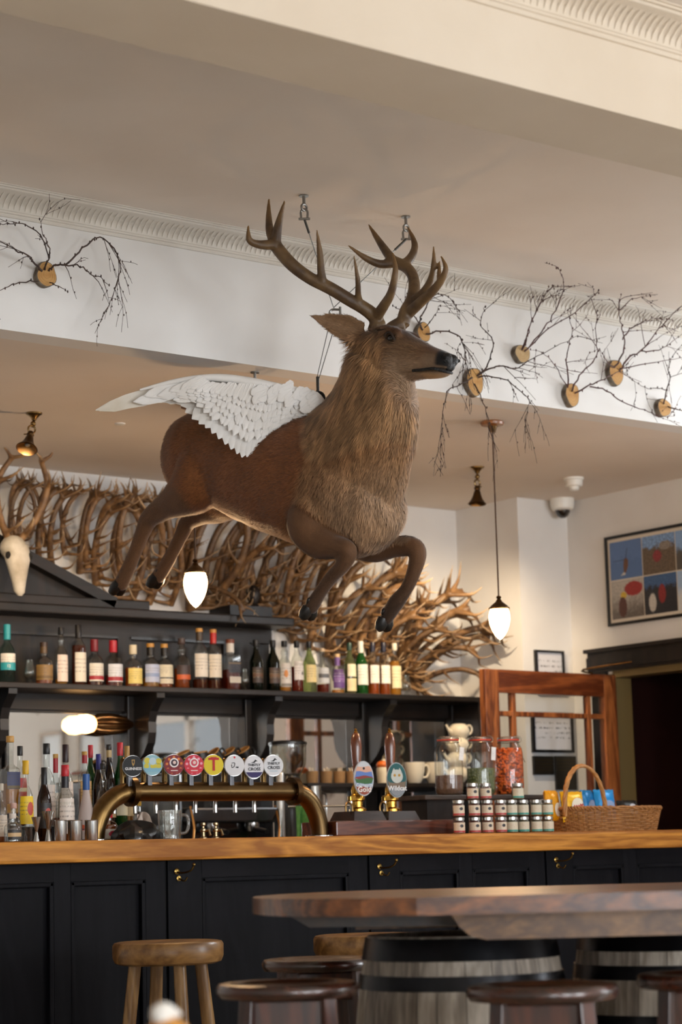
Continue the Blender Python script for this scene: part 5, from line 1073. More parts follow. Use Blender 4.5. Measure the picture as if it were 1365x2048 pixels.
# ---- coffee machine, grinder, stacked black cups
a0, a1 = P(352, 1600, Y=8.36), P(540, 1600, Y=8.36); zt = P(480, 1545, Y=8.36).z
t = thing('coffee_machine', 'low black espresso machine behind the brass beer font', 'coffee machine', ((a0.x+a1.x)/2, 8.55, .95)); zm_ = zt
MB().cbox(((a0.x+a1.x)/2, 8.56, (.95+.10+zm_)/2), (a1.x-a0.x, .46, zm_-1.05), None, .012).build('housing', mat('black_enamel', '#0d0d0e', .18, coat=.5), t, False)
MB().cbox(((a0.x+a1.x)/2, 8.33, zm_-.20), (a1.x-a0.x-.04, .14, .07), None, .01).build('group_bar', mat('dark_chrome', '#5a5a5c', .2, .9), t, False)
for k in (.3, .72):
    gx = a0.x+(a1.x-a0.x)*k; MB().lathe([(.034, 0), (.036, -.02), (.03, -.045), (.0, -.045)], 20, T(gx, 8.30, zm_-.23)).build('group_head', M_STEEL, t); MB().tube([(gx, 8.30, zm_-.26), (gx-.02, 8.15, zm_-.28)], .012, 10).build('portafilter_handle', M_BLACK, t)
MB().cbox(((a0.x+a1.x)/2, 8.34, 1.0), (a1.x-a0.x, .30, .092), None, .006).build('drip_tray', mat('tray_steel', '#3a3a3c', .3, .8), t, False)
for k in (.05, .95): MB().tube(smoothpts([(a0.x+(a1.x-a0.x)*k, 8.28, zm_-.16), (a0.x+(a1.x-a0.x)*k-.02, 8.22, zm_-.26), (a0.x+(a1.x-a0.x)*k-.05, 8.20, zm_-.36)], 3), .006, 8).build('steam_wand', mat('wand_brass', '#9a7448', .3, 1), t)
MB().tube([(a1.x-.01, 8.20, P(603, 1614, Y=8.10).z+.004), (a1.x+.32, 8.105, P(603, 1614, Y=8.10).z+.004)], .005, 8).build('cloth_rail', M_STEEL, t)
M_MUG = mat('black_stoneware', '#141312', .35); M_MUGR = mat('raw_clay_rim', '#a77c44', .6)
for i, (x, y, an, lab) in enumerate(((372, 1524, 24, 'black mug with tan rim, leftmost leaning on the coffee machine'), (403, 1524, 10, 'black mug with tan rim, second from left on the coffee machine'), (436, 1520, 40, 'black mug with tan rim leaning furthest, third on the coffee machine'), (466, 1519, 36, 'black mug with tan rim, fourth on the coffee machine'), (494, 1517, 32, 'black mug with tan rim, rightmost on the coffee machine'))):
    b = P(x, y, Y=8.5); b = Vector((b.x, 8.5, max(b.z, zm_+.034))); t = thing('stoneware_mug', lab, 'mug', tuple(b), 'black mugs on the coffee machine'); M = T(b.x, b.y, b.z, 0, 0, -math.radians(an)); u = 1/ppm(b)
    MB().lathe([(12*u, -14*u), (15*u, -12*u), (15.5*u, 19*u), (14*u, 19*u), (13.6*u, -9*u), (0, -10*u)], 24, M).build('body', M_MUG, t); MB().lathe([(15.6*u, 18.6*u), (15.6*u, 20.5*u), (13.8*u, 20.5*u), (13.8*u, 18.6*u)], 24, M).build('rim', M_MUGR, t)
    MB().tube([M @ Vector(p) for p in smoothpts([(15*u, 0, 12*u), (23*u, 0, 11*u), (24*u, 0, 0), (15*u, 0, -5*u)], 4)], 2*u, 8).build('handle', M_MUG, t)
g = P(578, 1600, Y=8.36); t = thing('coffee_grinder', 'coffee grinder with clear hopper and black lid', 'coffee grinder', (g.x, 8.36, .95)); s = ppm(g); hz = lambda y: P(578, y, Y=8.36).z
MB().lathe([(.072, .951), (.072, 1.0), (.06, 1.03), (.055, hz(1585)), (.06, hz(1560)), (.05, hz(1548))], 24, T(g.x, 8.36, 0)).build('body', mat('grinder_black', '#171718', .3), t)
MB().lathe([(24/s, hz(1552)), (36/s, hz(1530)), (37/s, hz(1488)), (36/s, hz(1488)), (35/s, hz(1530)), (23/s, hz(1552))], 28, T(g.x, 8.36, 0)).build('hopper', G_CLEAR, t); MB().lathe([(39/s, hz(1490)), (39/s, hz(1485)), (30/s, hz(1482)), (0, hz(1481))], 28, T(g.x, 8.36, 0)).build('lid', M_BLACK, t)
MB().lathe([(12/s, 1.05), (12/s, hz(1550)), (11/s, hz(1546)), (0, hz(1546))], 20, T(g.x-.075, 8.33, 0)).build('dosing_chute', M_STEEL, t)
g2 = P(628, 1600, Y=8.375); t = thing('steel_jug', 'polished steel milk jug right of the coffee grinder', 'jug', (g2.x, 8.375, .95)); MB().lathe([(.042, .951), (.045, 1.0), (.04, hz(1600)), (.036, hz(1572)), (.034, hz(1572)), (.036, hz(1600)), (.04, .97), (0, .96)], 22, T(g2.x, 8.375, 0)).build('body', M_STEEL, t)
MB().tube([(g2.x+.04, 8.375, hz(1582)), (g2.x+.075, 8.375, hz(1590)), (g2.x+.075, 8.375, hz(1640)), (g2.x+.045, 8.375, hz(1650))], .005, 8).build('handle', M_STEEL, t)
# ================================================================== bar front and counter
YC, ZC, YP = 6.70, 1.128, 6.76
o = MB().cbox((5.25, (YC+7.40)/2, (ZC+1.050)/2), (5.5, 7.40-YC, ZC-1.050), None, .012).build('bar_counter', M_OAK, None, False, loc=(5.25, 7.05, 1.05)); tag(o, 'long golden oak bar counter with a thick rounded edge', 'counter')
xb = [P(333, 1725, Y=YP).x, P(737, 1725, Y=YP).x, P(1092, 1725, Y=YP).x]; stp = (xb[2]-xb[0])/2; xb = [xb[0]-stp]+xb+[xb[2]+stp]
M_PAN = wood('navy_black_panel', '#0b0b10', '#131318', 'Z', 5, .5, .0, bump=.04, spec=.10); M_PANX = wood('navy_black_rail', '#0b0b10', '#141318', 'X', 5, .5, .0, bump=.04, spec=.10)
plist = [[(-60, 108), (142, 292)], [(405, 700)], [(802, 922), (948, 1062)], [(1150, 1252), (1278, 1400)]]
blab = ['dark panelled bar front section at the left, behind the light stool', 'dark bar front section with one wide panel, second from left', 'dark panelled bar front section behind the table, third from left', 'dark panelled bar front section at the right edge']
for i in range(4):
    x0, x1 = xb[i]+.006, xb[i+1]-.006; t = thing('bar_front_section', blab[i], 'bar panel', ((x0+x1)/2, YP, 0), 'panelled sections of the bar front'); zt_, zb_ = P(500, 1752, Y=YP).z, .18
    MB().box((x0, YP+.02, 0), (x1, YP+.05, 1.05)).build('panel', M_PAN, t, False)
    ps = [(P(a, 1800, Y=YP).x, P(b, 1800, Y=YP).x) for a, b in plist[i]]; ps = [(max(a, x0+.05), min(b, x1-.05)) for a, b in ps]
    st = [x0]+[v for p in ps for v in p]+[x1]
    for k in range(0, len(st), 2): MB().cbox(((st[k]+st[k+1])/2, YP+.01, .525), (st[k+1]-st[k], .02, 1.05), None, .002).build('stile', M_PAN, t, False)
    for a, b in ps:
        MB().box((a, YP, zt_), (b, YP+.02, 1.05)).build('rail', M_PANX, t, False); MB().box((a, YP, 0), (b, YP+.02, zb_)).build('rail', M_PANX, t, False)
        md = MB(); w = .018
        for (q0, q1, r0, r1) in ((a, a+w, zb_, zt_), (b-w, b, zb_, zt_), (a, b, zt_-w, zt_), (a, b, zb_, zb_+w)): md.cbox(((q0+q1)/2, YP+.008, (r0+r1)/2), (q1-q0, .018, r1-r0), None, .005)
        md.build('bead_moulding', M_PAN, t, False)
    if i < 3: MB().box((xb[i+1]-.006, YP+.012, 0), (xb[i+1]+.006, YP+.03, 1.05)).build('shadow_gap_strip', M_BLACK, t, False)
for k, (x, y, lab) in enumerate(((360, 1748, 'brass bag hook under the counter above the light stool'), (765, 1738, 'brass bag hook under the counter above the table'), (1118, 1724, 'brass bag hook under the counter near the right edge'))):
    c = P(x, y, Y=YP-.004); t = thing('bag_hook', lab, 'hook', (c.x, YP, c.z), 'brass bag hooks on the bar front'); M_H = mat('hook_brass', '#8d7440', .25, 1)
    pl = MB(); pl.lathe([(.012, 0), (.012, .004), (.009, .006), (0, .006)], 16, basis(Vector((c.x-.012, YP, c.z+.010)), Vector((1, 0, 0)), Vector((0, 0, -1)), Vector((0, -1, 0)))); pl.lathe([(.010, 0), (.010, .004), (0, .006)], 16, basis(Vector((c.x-.004, YP, c.z-.016)), Vector((1, 0, 0)), Vector((0, 0, -1)), Vector((0, -1, 0)))); pl.build('back_plate', M_H, t)
    MB().tube(smoothpts([(c.x-.012, YP-.005, c.z+.006), (c.x, YP-.03, c.z+.004), (c.x+.012, YP-.06, c.z+.012), (c.x+.016, YP-.075, c.z+.03)], 4), .0035, 8).build('upper_arm', M_H, t); MB().ball((c.x+.016, YP-.075, c.z+.033), .0065).build('ball_tip', M_H, t)
    MB().tube(smoothpts([(c.x-.004, YP-.005, c.z-.016), (c.x+.006, YP-.025, c.z-.026), (c.x+.012, YP-.035, c.z-.012)], 4), .003, 8).build('lower_arm', M_H, t)

# ================================================================== brass beer font
YT = 7.0; xl, xr = P(190, 1680, Y=YT).x, P(641, 1672, Y=YT).x; zp = P(430, 1583, Y=YT).z; rr = zp-ZC-.005
t = thing('beer_font', 'aged brass arched pipe beer font with eight round badges', 'beer tap', ((xl+xr)/2, YT, ZC)); rp = .037
fl0, fl1 = P(262, 1580, Y=YT).x, P(587, 1586, Y=YT).x; wl, wr_ = fl0-xl, xr-fl1
def elbow(xf, sgn, w): return [(xf+sgn*w*(1-math.cos(a)), YT, ZC+.003+rr*math.sin(a)) for a in [i/14*PI/2 for i in range(15)]]
M_PIPE = mat('pipe_bronze', '#4e3d28', .30, 1, col2='#6e5838', scale=5, contrast=(.3, .7))
MB().tube([(fl0, YT, zp), (fl1, YT, zp)], rp, 28).build('crossbar', M_PIPE, t)
MB().tube(elbow(xl, 1, wl), rp, 28).build('elbow', M_BRASS, t); MB().tube(elbow(xr, -1, wr_), rp, 28).build('elbow', M_PIPE, t)
for x in (fl0, fl1):
    f = MB(); f.tube([(x-.012, YT, zp), (x+.012, YT, zp)], .056, 28)
    f.build('flange', M_BRASSD, t)
    for k in range(6): a = k*PI/3+.3; MB().ball((x, YT+.046*math.cos(a), zp+.046*math.sin(a)), (.016, .006, .006)).build('bolt', M_BRASSD, t)
for x in (xl, xr): MB().lathe([(.06, 0), (.06, .006), (.045, .010)], 28, T(x, YT, ZC)).build('base_ring', M_STEEL, t)
def disc(r, d0, d1, M, n=32, sy=1): return MB().prism([(r*math.cos(2*PI*k/n), sy*r*math.sin(2*PI*k/n)) for k in range(n)], d0, d1, M)
M_STEM = mat('stem_grey', '#55565a', .35, .6)
INK = lambda c: mat('ink_'+c, c, .5, spec=.3)
bx = [(266, 1532), (305, 1530), (348, 1530), (388, 1530), (427, 1530), (469, 1531), (508, 1534), (547, 1531)]
blabs = ['round black badge with a harp', 'round pale blue and yellow badge', 'round dark red badge with white ring', 'round red and pink badge', 'round yellow badge with red letter', 'round white badge with small black drawing', 'white oval badge with purple foot', 'round white badge with black script']
for i, (x, y) in enumerate(bx):
    c = P(x, y, Y=YT-.045); s = ppm(c); r = 18.5/s/.90; ry = 1.0
    if i == 6: ry = 1.12
    MB().cbox((c.x, YT-.02, (c.z+zp+rp)/2-.01), (.020, .018, abs(c.z-zp-rp)+.03), None, .003).build('badge_stem', M_STEM, t, False)
    Mb = basis(Vector((c.x, YT-.045, c.z)), Vector((.96, -.28, 0)), Vector((-.28, -.96, 0)), Vector((0, 0, 1)))   # turned a little to the bar's left; local y points at the room
    bg = disc(r, -.010, .004, Mb, sy=ry).build('badge', INK(['#0c0c0e', '#8fb9c4', '#7c1f24', '#c92a3e', '#dcc41c', '#dcdcdf', '#dfdfe3', '#dcdee2'][i]), t, False); bg['label'] = blabs[i]
    disc(r*1.03, -.011, -.002, Mb, sy=ry).build('badge_rim', M_STEEL, t, False)
    def D(r_, cx, cz, col, e=.0005, sy=1, nm='printed_mark'): return disc(r_, .004, .004+e, Mb @ Matrix.Translation((cx, 0, cz)), 20, sy).build(nm, INK(col), bg, False)
    def TX(s_, size, cz, col, cx=0, bold=0): return text_mesh(s_, size, INK(col), bg, Mb @ basis(Vector((cx, .0055, cz)), Vector((1, 0, 0)), Vector((0, 0, 1)), Vector((0, 1, 0))), bold=bold)
    if i == 0:
        TX('GUINNESS', r*.36, -r*.28, '#e6e6e6', bold=.0003)
        MB().prism([(-r*.16, r*.62), (r*.16, r*.62), (r*.13, r*.2), (0, -r*.05), (-r*.12, r*.2)], .004, .0048, Mb).build('harp', INK('#b08a45'), bg, False); MB().prism([(-r*.08, r*.52), (r*.08, r*.52), (r*.06, r*.24), (-r*.05, r*.24)], .0048, .0052, Mb).build('harp_opening', INK('#0c0c0e'), bg, False)
    elif i == 1:
        for (a, b, q) in ((-.55, .42, .30), (.6, .35, .3), (-.62, -.1, .26), (.6, -.12, .28), (.05, -.1, .3)): D(r*q, r*a, r*b, '#cdbf3e')
        D(r*.36, 0, r*.36, '#b8cfd8', .001); MB().prism([(-r*.9, -r*.3), (r*.9, -r*.3), (r*.7, -r*.66), (-r*.7, -r*.66)], .0045, .005, Mb).build('printed_mark', INK('#7fb0c4'), bg, False)
    elif i in (2, 3):
        for k in range(9):
            a = k*2*PI/9+.2; D(r*.13, r*.74*math.cos(a), r*.74*math.sin(a), '#d9782c' if i == 2 else '#e9a0b4')
        D(r*.46, 0, r*.22, '#ece4e2', .001); D(r*.33, 0, r*.22, '#3a2230' if i == 2 else '#cf4a5c', .0016); D(r*.16, r*.02, r*.24, '#e6c8c0', .002)
        MB().prism([(-r*.9, -r*.34), (r*.9, -r*.34), (r*.62, -r*.78), (-r*.62, -r*.78)], .0045, .005, Mb).build('printed_mark', INK('#8a1c26' if i == 2 else '#d22a3a'), bg, False); MB().prism([(-r*.35, -r*.5), (r*.35, -r*.5), (r*.35, -r*.58), (-r*.35, -r*.58)], .005, .0055, Mb).build('printed_line', INK('#e6d8d2'), bg, False)
    elif i == 4:
        TX('T', r*1.75, -.0*r, '#b81a22', bold=.0012); MB().prism([(-r*.34, r*.78), (r*.34, r*.78), (r*.30, r*.70), (-r*.30, r*.70)], .0045, .005, Mb).build('printed_line', INK('#b5541c'), bg, False)
    elif i == 5:
        D(r*.10, 0, r*.78, '#c8202c'); MB().tube([Mb @ Vector(q) for q in smoothpts([(-r*.3, .0046, r*.22), (0, .0046, r*.24), (-r*.05, .0046, -r*.1), (-r*.28, .0046, -r*.2), (-r*.3, .0046, r*.1)], 4)], r*.035, 5).build('printed_line', INK('#222226'), bg, False); MB().prism([(r*.12, -r*.12), (r*.42, -r*.12), (r*.36, -r*.26), (r*.1, -r*.22)], .0045, .005, Mb).build('printed_mark', INK('#222226'), bg, False)
    else:
        TX('THISTLY', r*.34, r*.18, '#1c1c20', bold=.0003); TX('CROSS', r*.42, -r*.22, '#1c1c20', bold=.0003)
        MB().prism([(-r*.35, r*.42), (-r*.05, r*.5), (r*.12, r*.72), (r*.36, r*.55), (r*.16, r*.52), (r*.02, r*.38)], .0045, .005, Mb).build('bird', INK('#1c1c20'), bg, False)
        if i == 6: MB().prism([(-r*.86, -r*.5), (r*.86, -r*.5), (r*.62, -r*.84), (r*.3, -r*1.02), (-r*.3, -r*1.02), (-r*.62, -r*.84)], .0045, .005, Mb).build('purple_foot', INK('#2c1f5c'), bg, False)
        else: MB().prism([(-r*.4, -r*.52), (r*.4, -r*.52), (r*.4, -r*.56), (-r*.4, -r*.56)], .0045, .005, Mb).build('printed_line', INK('#6fa8bc'), bg, False)
for x in (246, 288, 330, 370, 409, 449, 489, 527):
    c = P(x, 1545, Y=YT+.02); MB().lathe([(.012, zp+rp-.006), (.012, c.z+.035), (.010, c.z+.05), (.004, c.z+.056), (0, c.z+.057)], 14, T(c.x, YT+.02, 0)).build('tap_handle', M_BRASS, t)
    MB().tube(smoothpts([(c.x, YT+.03, zp), (c.x, YT+.07, zp-.005), (c.x, YT+.085, zp-.04), (c.x, YT+.085, zp-.08)], 3), .009, 8).build('spout', mat('spout_chrome', '#9c9a95', .2, 1), t)

# ================================================================== hand pumps
YH = 7.06
a0, a1 = P(655, 1640, Y=YH-.06), P(893, 1640, Y=YH-.06); z1 = P(760, 1641, Y=YH-.1).z
o = MB().cbox(((a0.x+a1.x)/2, YH, (ZC+z1)/2), (a1.x-a0.x, .24, z1-ZC), None, .006).build('pump_plinth', wood('red_mahogany', '#3a170c', '#6e3a24', 'X', 8, .3, .4), None, False, loc=((a0.x+a1.x)/2, YH, ZC)); tag(o, 'low red brown wooden plinth under the two beer pumps', 'plinth')
clips = [('#c8ccd0', 'oval clip with hills landscape'), ('#1f5a5c', 'oval dark green clip with cat emblem')]
for i, (x, cx, cy, lab) in enumerate(((716, 728, 1557, 'wooden handled brass beer pump with landscape clip, left of two'), (784, 794, 1560, 'wooden handled brass beer pump with green clip, right of two'))):
    b = P(x, 1622, Y=YH); zt_ = P(x, 1622, Y=YH).z; hz = lambda y: P(x, y, Y=YH).z; t = thing('beer_pump', lab, 'beer pump', (b.x, YH, z1), 'beer pumps on the counter'); s = ppm(b)
    pb = MB(); w = .085
    pb.add([(b.x-w, YH-.085, z1), (b.x+w, YH-.085, z1), (b.x+w, YH+.085, z1), (b.x-w, YH+.085, z1), (b.x-w*.82, YH-.07, hz(1623)), (b.x+w*.82, YH-.07, hz(1623)), (b.x+w*.82, YH+.07, hz(1623)), (b.x-w*.82, YH+.07, hz(1623))], [(0, 3, 2, 1), (4, 5, 6, 7), (0, 1, 5, 4), (1, 2, 6, 5), (2, 3, 7, 6), (3, 0, 4, 7)]); pb.build('pump_base', wood('dark_red_wood', '#1c0c08', '#3a1b12', 'X', 8, .2, .6), t, False)
    MB().lathe([(18/s, hz(1623)), (18/s, hz(1618)), (11/s, hz(1614)), (11/s, hz(1603)), (15/s, hz(1600)), (15/s, hz(1592)), (12/s, hz(1588)), (13/s, hz(1580)), (9/s, hz(1570)), (7/s, hz(1560))], 24, T(b.x, YH, 0)).build('brass_barrel', M_GOLD, t)
    MB().lathe([(6.5/s, hz(1572)), (7.5/s, hz(1550)), (9.5/s, hz(1520)), (11.2/s, hz(1495)), (10.5/s, hz(1480)), (7/s, hz(1468)), (3.5/s, hz(1465))], 24, T(b.x, YH, 0)).build('handle', wood('handle_wood', '#5a2e18', '#7c4526', 'Z', 12, .2, .6), t)
    MB().lathe([(4/s, hz(1466)), (4.6/s, hz(1464)), (2.5/s, hz(1462)), (3.4/s, hz(1459)), (1.5/s, hz(1457)), (0, hz(1456.5))], 16, T(b.x, YH, 0)).build('finial', M_GOLD, t)
    MB().tube([(b.x-16/s*1.25, YH-.01, hz(1623)), (b.x-16/s*1.25, YH-.01, hz(1600))], 3/s, 10).build('side_pillar', M_STEEL, t); MB().cbox((b.x-14/s*1.25, YH-.01, hz(1597)), (12/s*1.25, .02, 10/s), None, .003).build('side_block', M_GOLD, t, False)
    MB().tube(smoothpts([(b.x-34/s*1.2, YH-.03, hz(1623)), (b.x-34/s*1.2, YH-.03, hz(1612)), (b.x-28/s*1.2, YH-.03, hz(1604)), (b.x-21/s*1.2, YH-.03, hz(1612)), (b.x-21/s*1.2, YH-.03, hz(1623))], 4), 2/s, 8).build('swan_neck_loop', M_BRASS, t)
    c = P(cx, cy, Y=YH-.09); Mb = basis(Vector((c.x, YH-.09, c.z)), Vector((.98, -.17, 0)), Vector((-.17, -.98, 0)), Vector((0, 0, 1))); rx, rz = 19/s/.88, 33/s
    MB().tube([(c.x, YH-.08, c.z), (b.x, YH, c.z-.02)], .006, 8).build('clip_bracket', M_BLACK, t)
    cl = disc(rx, -.003, .002, Mb, sy=rz/rx).build('pump_clip', INK(clips[i][0]), t, False); cl['label'] = clips[i][1]
    disc(rx*1.05, -.004, .0, Mb, sy=rz/rx).build('clip_rim', INK('#b9bcc0'), t, False)
    def band(z0, z1_, col, e, wob=.04):
        up, dn = [], []
        for k in range(13):
            u = -1+2*k/12; q0 = z0+wob*math.sin(u*4+z0*9); q1 = z1_+wob*math.sin(u*3+z1_*7)
            lim = math.sqrt(max(0, 1-u*u)); up.append((u*rx*.97, max(-lim, min(lim, q1))*rz*.97)); dn.append((u*rx*.97, max(-lim, min(lim, q0))*rz*.97))
        MB().prism(dn+up[::-1], .002, .002+e, Mb).build('printed_band', INK(col), cl, False)
    def TX(s_, size, cz, col, bold=0): text_mesh(s_, size, INK(col), cl, Mb @ basis(Vector((0, .0045, cz)), Vector((1, 0, 0)), Vector((0, 0, 1)), Vector((0, 1, 0))), bold=bold)
    if i == 0:
        for (a, b_, col) in ((.15, .45, '#5f7fc0'), (.42, .75, '#d9a890'), (-.02, .16, '#8a3a34'), (-.32, 0, '#3e6a3c'), (-.55, -.3, '#8fa6c0'), (-1, -.52, '#9a4a34')): band(a, b_, col, .0006+.0001*abs(a))
        TX('Cairngorm', rz*.26, -rz*.40, '#eef0f4', .0002); TX('Gold', rz*.46, -rz*.66, '#f4f0ea', .0005); disc(rx*.12, .002, .003, Mb @ Matrix.Translation((0, 0, rz*.6)), 12).build('bird_mark', INK('#1c1c20'), cl, False)
    else:
        band(-1, -.45, '#8a8f94', .0006); band(-.5, -.15, '#7b6a58', .0007); disc(rx*.62, .002, .0032, Mb @ Matrix.Translation((0, 0, rz*.22)), 20, 1.0).build('emblem', INK('#c6cac2'), cl, False)
        for sx in (-1, 1): disc(rx*.13, .0032, .0038, Mb @ Matrix.Translation((sx*rx*.24, 0, rz*.28)), 12).build('emblem_eye', INK('#b58a2c'), cl, False)
        MB().prism([(-rx*.5, rz*.5), (-rx*.3, rz*.72), (-rx*.12, rz*.5)], .002, .0034, Mb).build('emblem_ear', INK('#c6cac2'), cl, False); MB().prism([(rx*.5, rz*.5), (rx*.3, rz*.72), (rx*.12, rz*.5)], .002, .0034, Mb).build('emblem_ear', INK('#c6cac2'), cl, False)
        TX('Wildcat', rz*.40, -rz*.50, '#eef0f0', .0005)

# ================================================================== jars, riser, basket
a0, a1 = P(838, 1590, Y=7.24), P(1082, 1582, Y=7.24); zr_ = P(890, 1590, Y=7.2).z
t = thing('jar_riser', 'dark wooden stand carrying the three clip top jars', 'stand', ((a0.x+a1.x)/2, 7.29, ZC))
MB().cbox(((a0.x+a1.x)/2, 7.295, zr_-.010), (a1.x-a0.x, .20, .02), None, .003).build('top_board', wood('riser_top', '#2e2620', '#463a30', 'X', 8, .5, .1), t, False)
MB().box((P(855, 1620, Y=7.21).x, 7.21, ZC+.0005), (P(905, 1620, Y=7.21).x, 7.385, zr_-.02)).build('left_support', M_DARK, t, False); MB().box((a1.x-.10, 7.21, ZC+.0005), (a1.x-.03, 7.385, zr_-.02)).build('right_support', M_DARK, t, False)
M_SEAL = mat('red_rubber', '#c8452e', .5); M_TAG = printed('jar_tag', '#d8dde2', ink='#8a94a4')
M_POW = mat('cocoa_powder', '#7a5a48', .95, col2='#6a4c3c', scale=60, bump=.6); M_SEEDG = mat('green_seeds', '#6d7a48', .7, col2='#4e5c34', scale=90, bump=1); M_NUT = mat('orange_nuts', '#e8701a', .5, col2='#cc5510', scale=50, bump=.5)
for i, (x, lab) in enumerate(((900, 'clip top jar one third full of brown powder with a hanging tag'), (964, 'clip top jar with green seeds and a hanging tag, middle of three'), (1021, 'clip top jar full of bright orange nuts'))):
    b = P(x, 1588, Y=7.295); b = Vector((b.x, 7.295, zr_+.0006)); H = P(x, 1474, Y=7.295).z-zr_; R = 28.5/ppm(b); M = Matrix.Translation(b); t = thing('clip_top_jar', lab, 'jar', tuple(b), 'clip top jars on the stand')
    MB().lathe([(.82*R, 0), (.97*R, .05*H), (1*R, .12*H), (1*R, .70*H), (.93*R, .80*H), (.76*R, .87*H), (.74*R, .93*H)], 28, M, caps=True).build('glass', G_CLEAR, t)
    fill = (.34, .46, .80)[i]; n_in = [(.78*R, .02*H), (.93*R, .06*H), (.955*R, .12*H), (.955*R, min(fill, .70)*H)]
    if fill > .7: n_in.append((.88*R, .80*H))
    if i < 2:
        n_in.append((0, fill*H+.004)); MB().lathe(n_in, 28, M).build('contents', (M_POW, M_SEEDG)[i], t)
        if i == 1:
            sd_ = MB(); rg_ = random.Random(4)
            for k in range(420):
                q = rg_.uniform(0, 6.283); z = rg_.uniform(.08, fill)*H; sd_.ball(b+Vector((.955*R*math.cos(q), .955*R*math.sin(q), z)), (.0035, .0035, .0026), 5, 3)
            q_ = sd_.build('seed_layer', mat('seed_pale', '#8b9660', .6, col2='#5e6b3c', scale=200), t); q_['kind'] = 'stuff'
    else:
        nn = MB(); rg_ = random.Random(5)
        for k in range(900):
            q = rg_.uniform(0, 6.283); z = rg_.uniform(.03, .80)*H; rad = np.interp(z/H, [0, .05, .12, .70, .80], [.72, .88, .92, .92, .82])*R
            nn.ball(b+Vector((rad*math.cos(q), rad*math.sin(q), z)), (rg_.uniform(.005, .0075), rg_.uniform(.004, .006), rg_.uniform(.004, .006)), 6, 4)
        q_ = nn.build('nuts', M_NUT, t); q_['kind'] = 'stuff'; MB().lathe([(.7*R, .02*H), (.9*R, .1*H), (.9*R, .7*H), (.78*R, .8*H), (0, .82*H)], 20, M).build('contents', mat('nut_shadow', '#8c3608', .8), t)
    MB().lathe([(.78*R, .93*H), (.79*R, .95*H), (.76*R, .95*H)], 28, M).build('rubber_seal', M_SEAL, t); MB().lathe([(.77*R, .952*H), (.78*R, .985*H), (.6*R, H), (.3*R, .985*H), (0, .985*H)], 28, M).build('glass_lid', G_CLEAR, t)
    wr = MB(); wr.tube([b+Vector((.80*R*math.cos(q), .80*R*math.sin(q), .90*H)) for q in [k*PI/12 for k in range(25)]], .0014, 6, False); wr.tube([b+Vector((.80*R*math.cos(q), .80*R*math.sin(q), .965*H)) for q in [k*PI/12 for k in range(25)]], .0014, 6, False)
    wr.tube(smoothpts([b+Vector((.8*R, -.2*R, .9*H)), b+Vector((1.0*R, -.25*R, .93*H)), b+Vector((.95*R, -.2*R, 1.0*H)), b+Vector((.6*R, -.1*R, 1.02*H))], 4), .0014, 6); wr.build('wire_clip', M_STEEL, t)
    if i < 2: MB().cbox((0, 0, 0), (.028, .0012, .058), T(b.x+.022, b.y-1.02*R, b.z+.70*H, .1, .04, (.10, .06)[i])).build('paper_tag', M_TAG, t, False)
    else: MB().tube([b+Vector((.8*R, -.1*R, .84*H)), b+Vector((1.35*R, -.2*R, .56*H))], .0018, 6).build('clip_lever', M_STEEL, t)
M_JL = {0: printed('jam_label_red', '#d9cbb2', '#b5353a', band_lo=.02, band_hi=.2, ink='#c08a7a', blob=('#26242a', .42, .66, .16)), 1: printed('jam_label_teal', '#d6cdb6', '#2f9488', band_lo=.02, band_hi=.2, ink='#c0a08a')}
M_LID = mat('jar_lid_silver', '#bfbdb8', .25, 1); M_CONT = [mat('red_jam', '#5c1c14', .4), mat('herb_jelly', '#4c4a2c', .4)]
YJ = 6.84; jx = [918, 949.5, 975, 1002, 1024, 1047, 1073, 1096]
def small_jar(x, row, kind, lab, grp):
    b = P(x, 1640, Y=YJ); b = Vector((b.x, YJ+(.012 if row == 2 else 0), ZC+row*.0705)); R = .0255; H = .068; M = Matrix.Translation(b); t = thing('preserve_jar', lab, 'jar', tuple(b), grp)
    MB().lathe([(.92*R, 0), (R, .05*H), (R, .72*H), (.86*R, .80*H)], 20, M).build('glass', G_CLEAR, t); MB().lathe([(.88*R, .02*H), (.95*R, .06*H), (.95*R, .70*H), (.8*R, .76*H)], 20, M).build('contents', M_CONT[kind], t)
    MB().lathe([(.9*R, .80*H), (.95*R, .81*H), (.95*R, .98*H), (.88*R, H), (0, H)], 20, M).build('lid', M_LID, t)
    MB().lathe([(1.012*R, .08*H), (1.012*R, .68*H)], 18, M, False, math.radians(175), math.radians(345)).build('paper_label', M_JL[kind], t)
pos = ['first', 'second', 'third', 'fourth', 'fifth', 'sixth', 'seventh', 'eighth']
for row in (0, 1):
    for i, x in enumerate(jx):
        k = 0 if i < 4 else 1; small_jar(x, row, k, 'small preserve jar with %s banded label, %s from left in the %s row' % (('red', 'teal')[k], pos[i], ('bottom', 'middle')[row]), 'small preserve jars stacked on the counter')
for x, k, lab in ((951, 0, 'small preserve jar with red banded label, left of the top pair'), (977, 0, 'small preserve jar with red banded label, right of the top pair'), (1042, 1, 'small preserve jar with teal banded label alone on the top row')): small_jar(x, 2, k, lab, 'small preserve jars stacked on the counter')
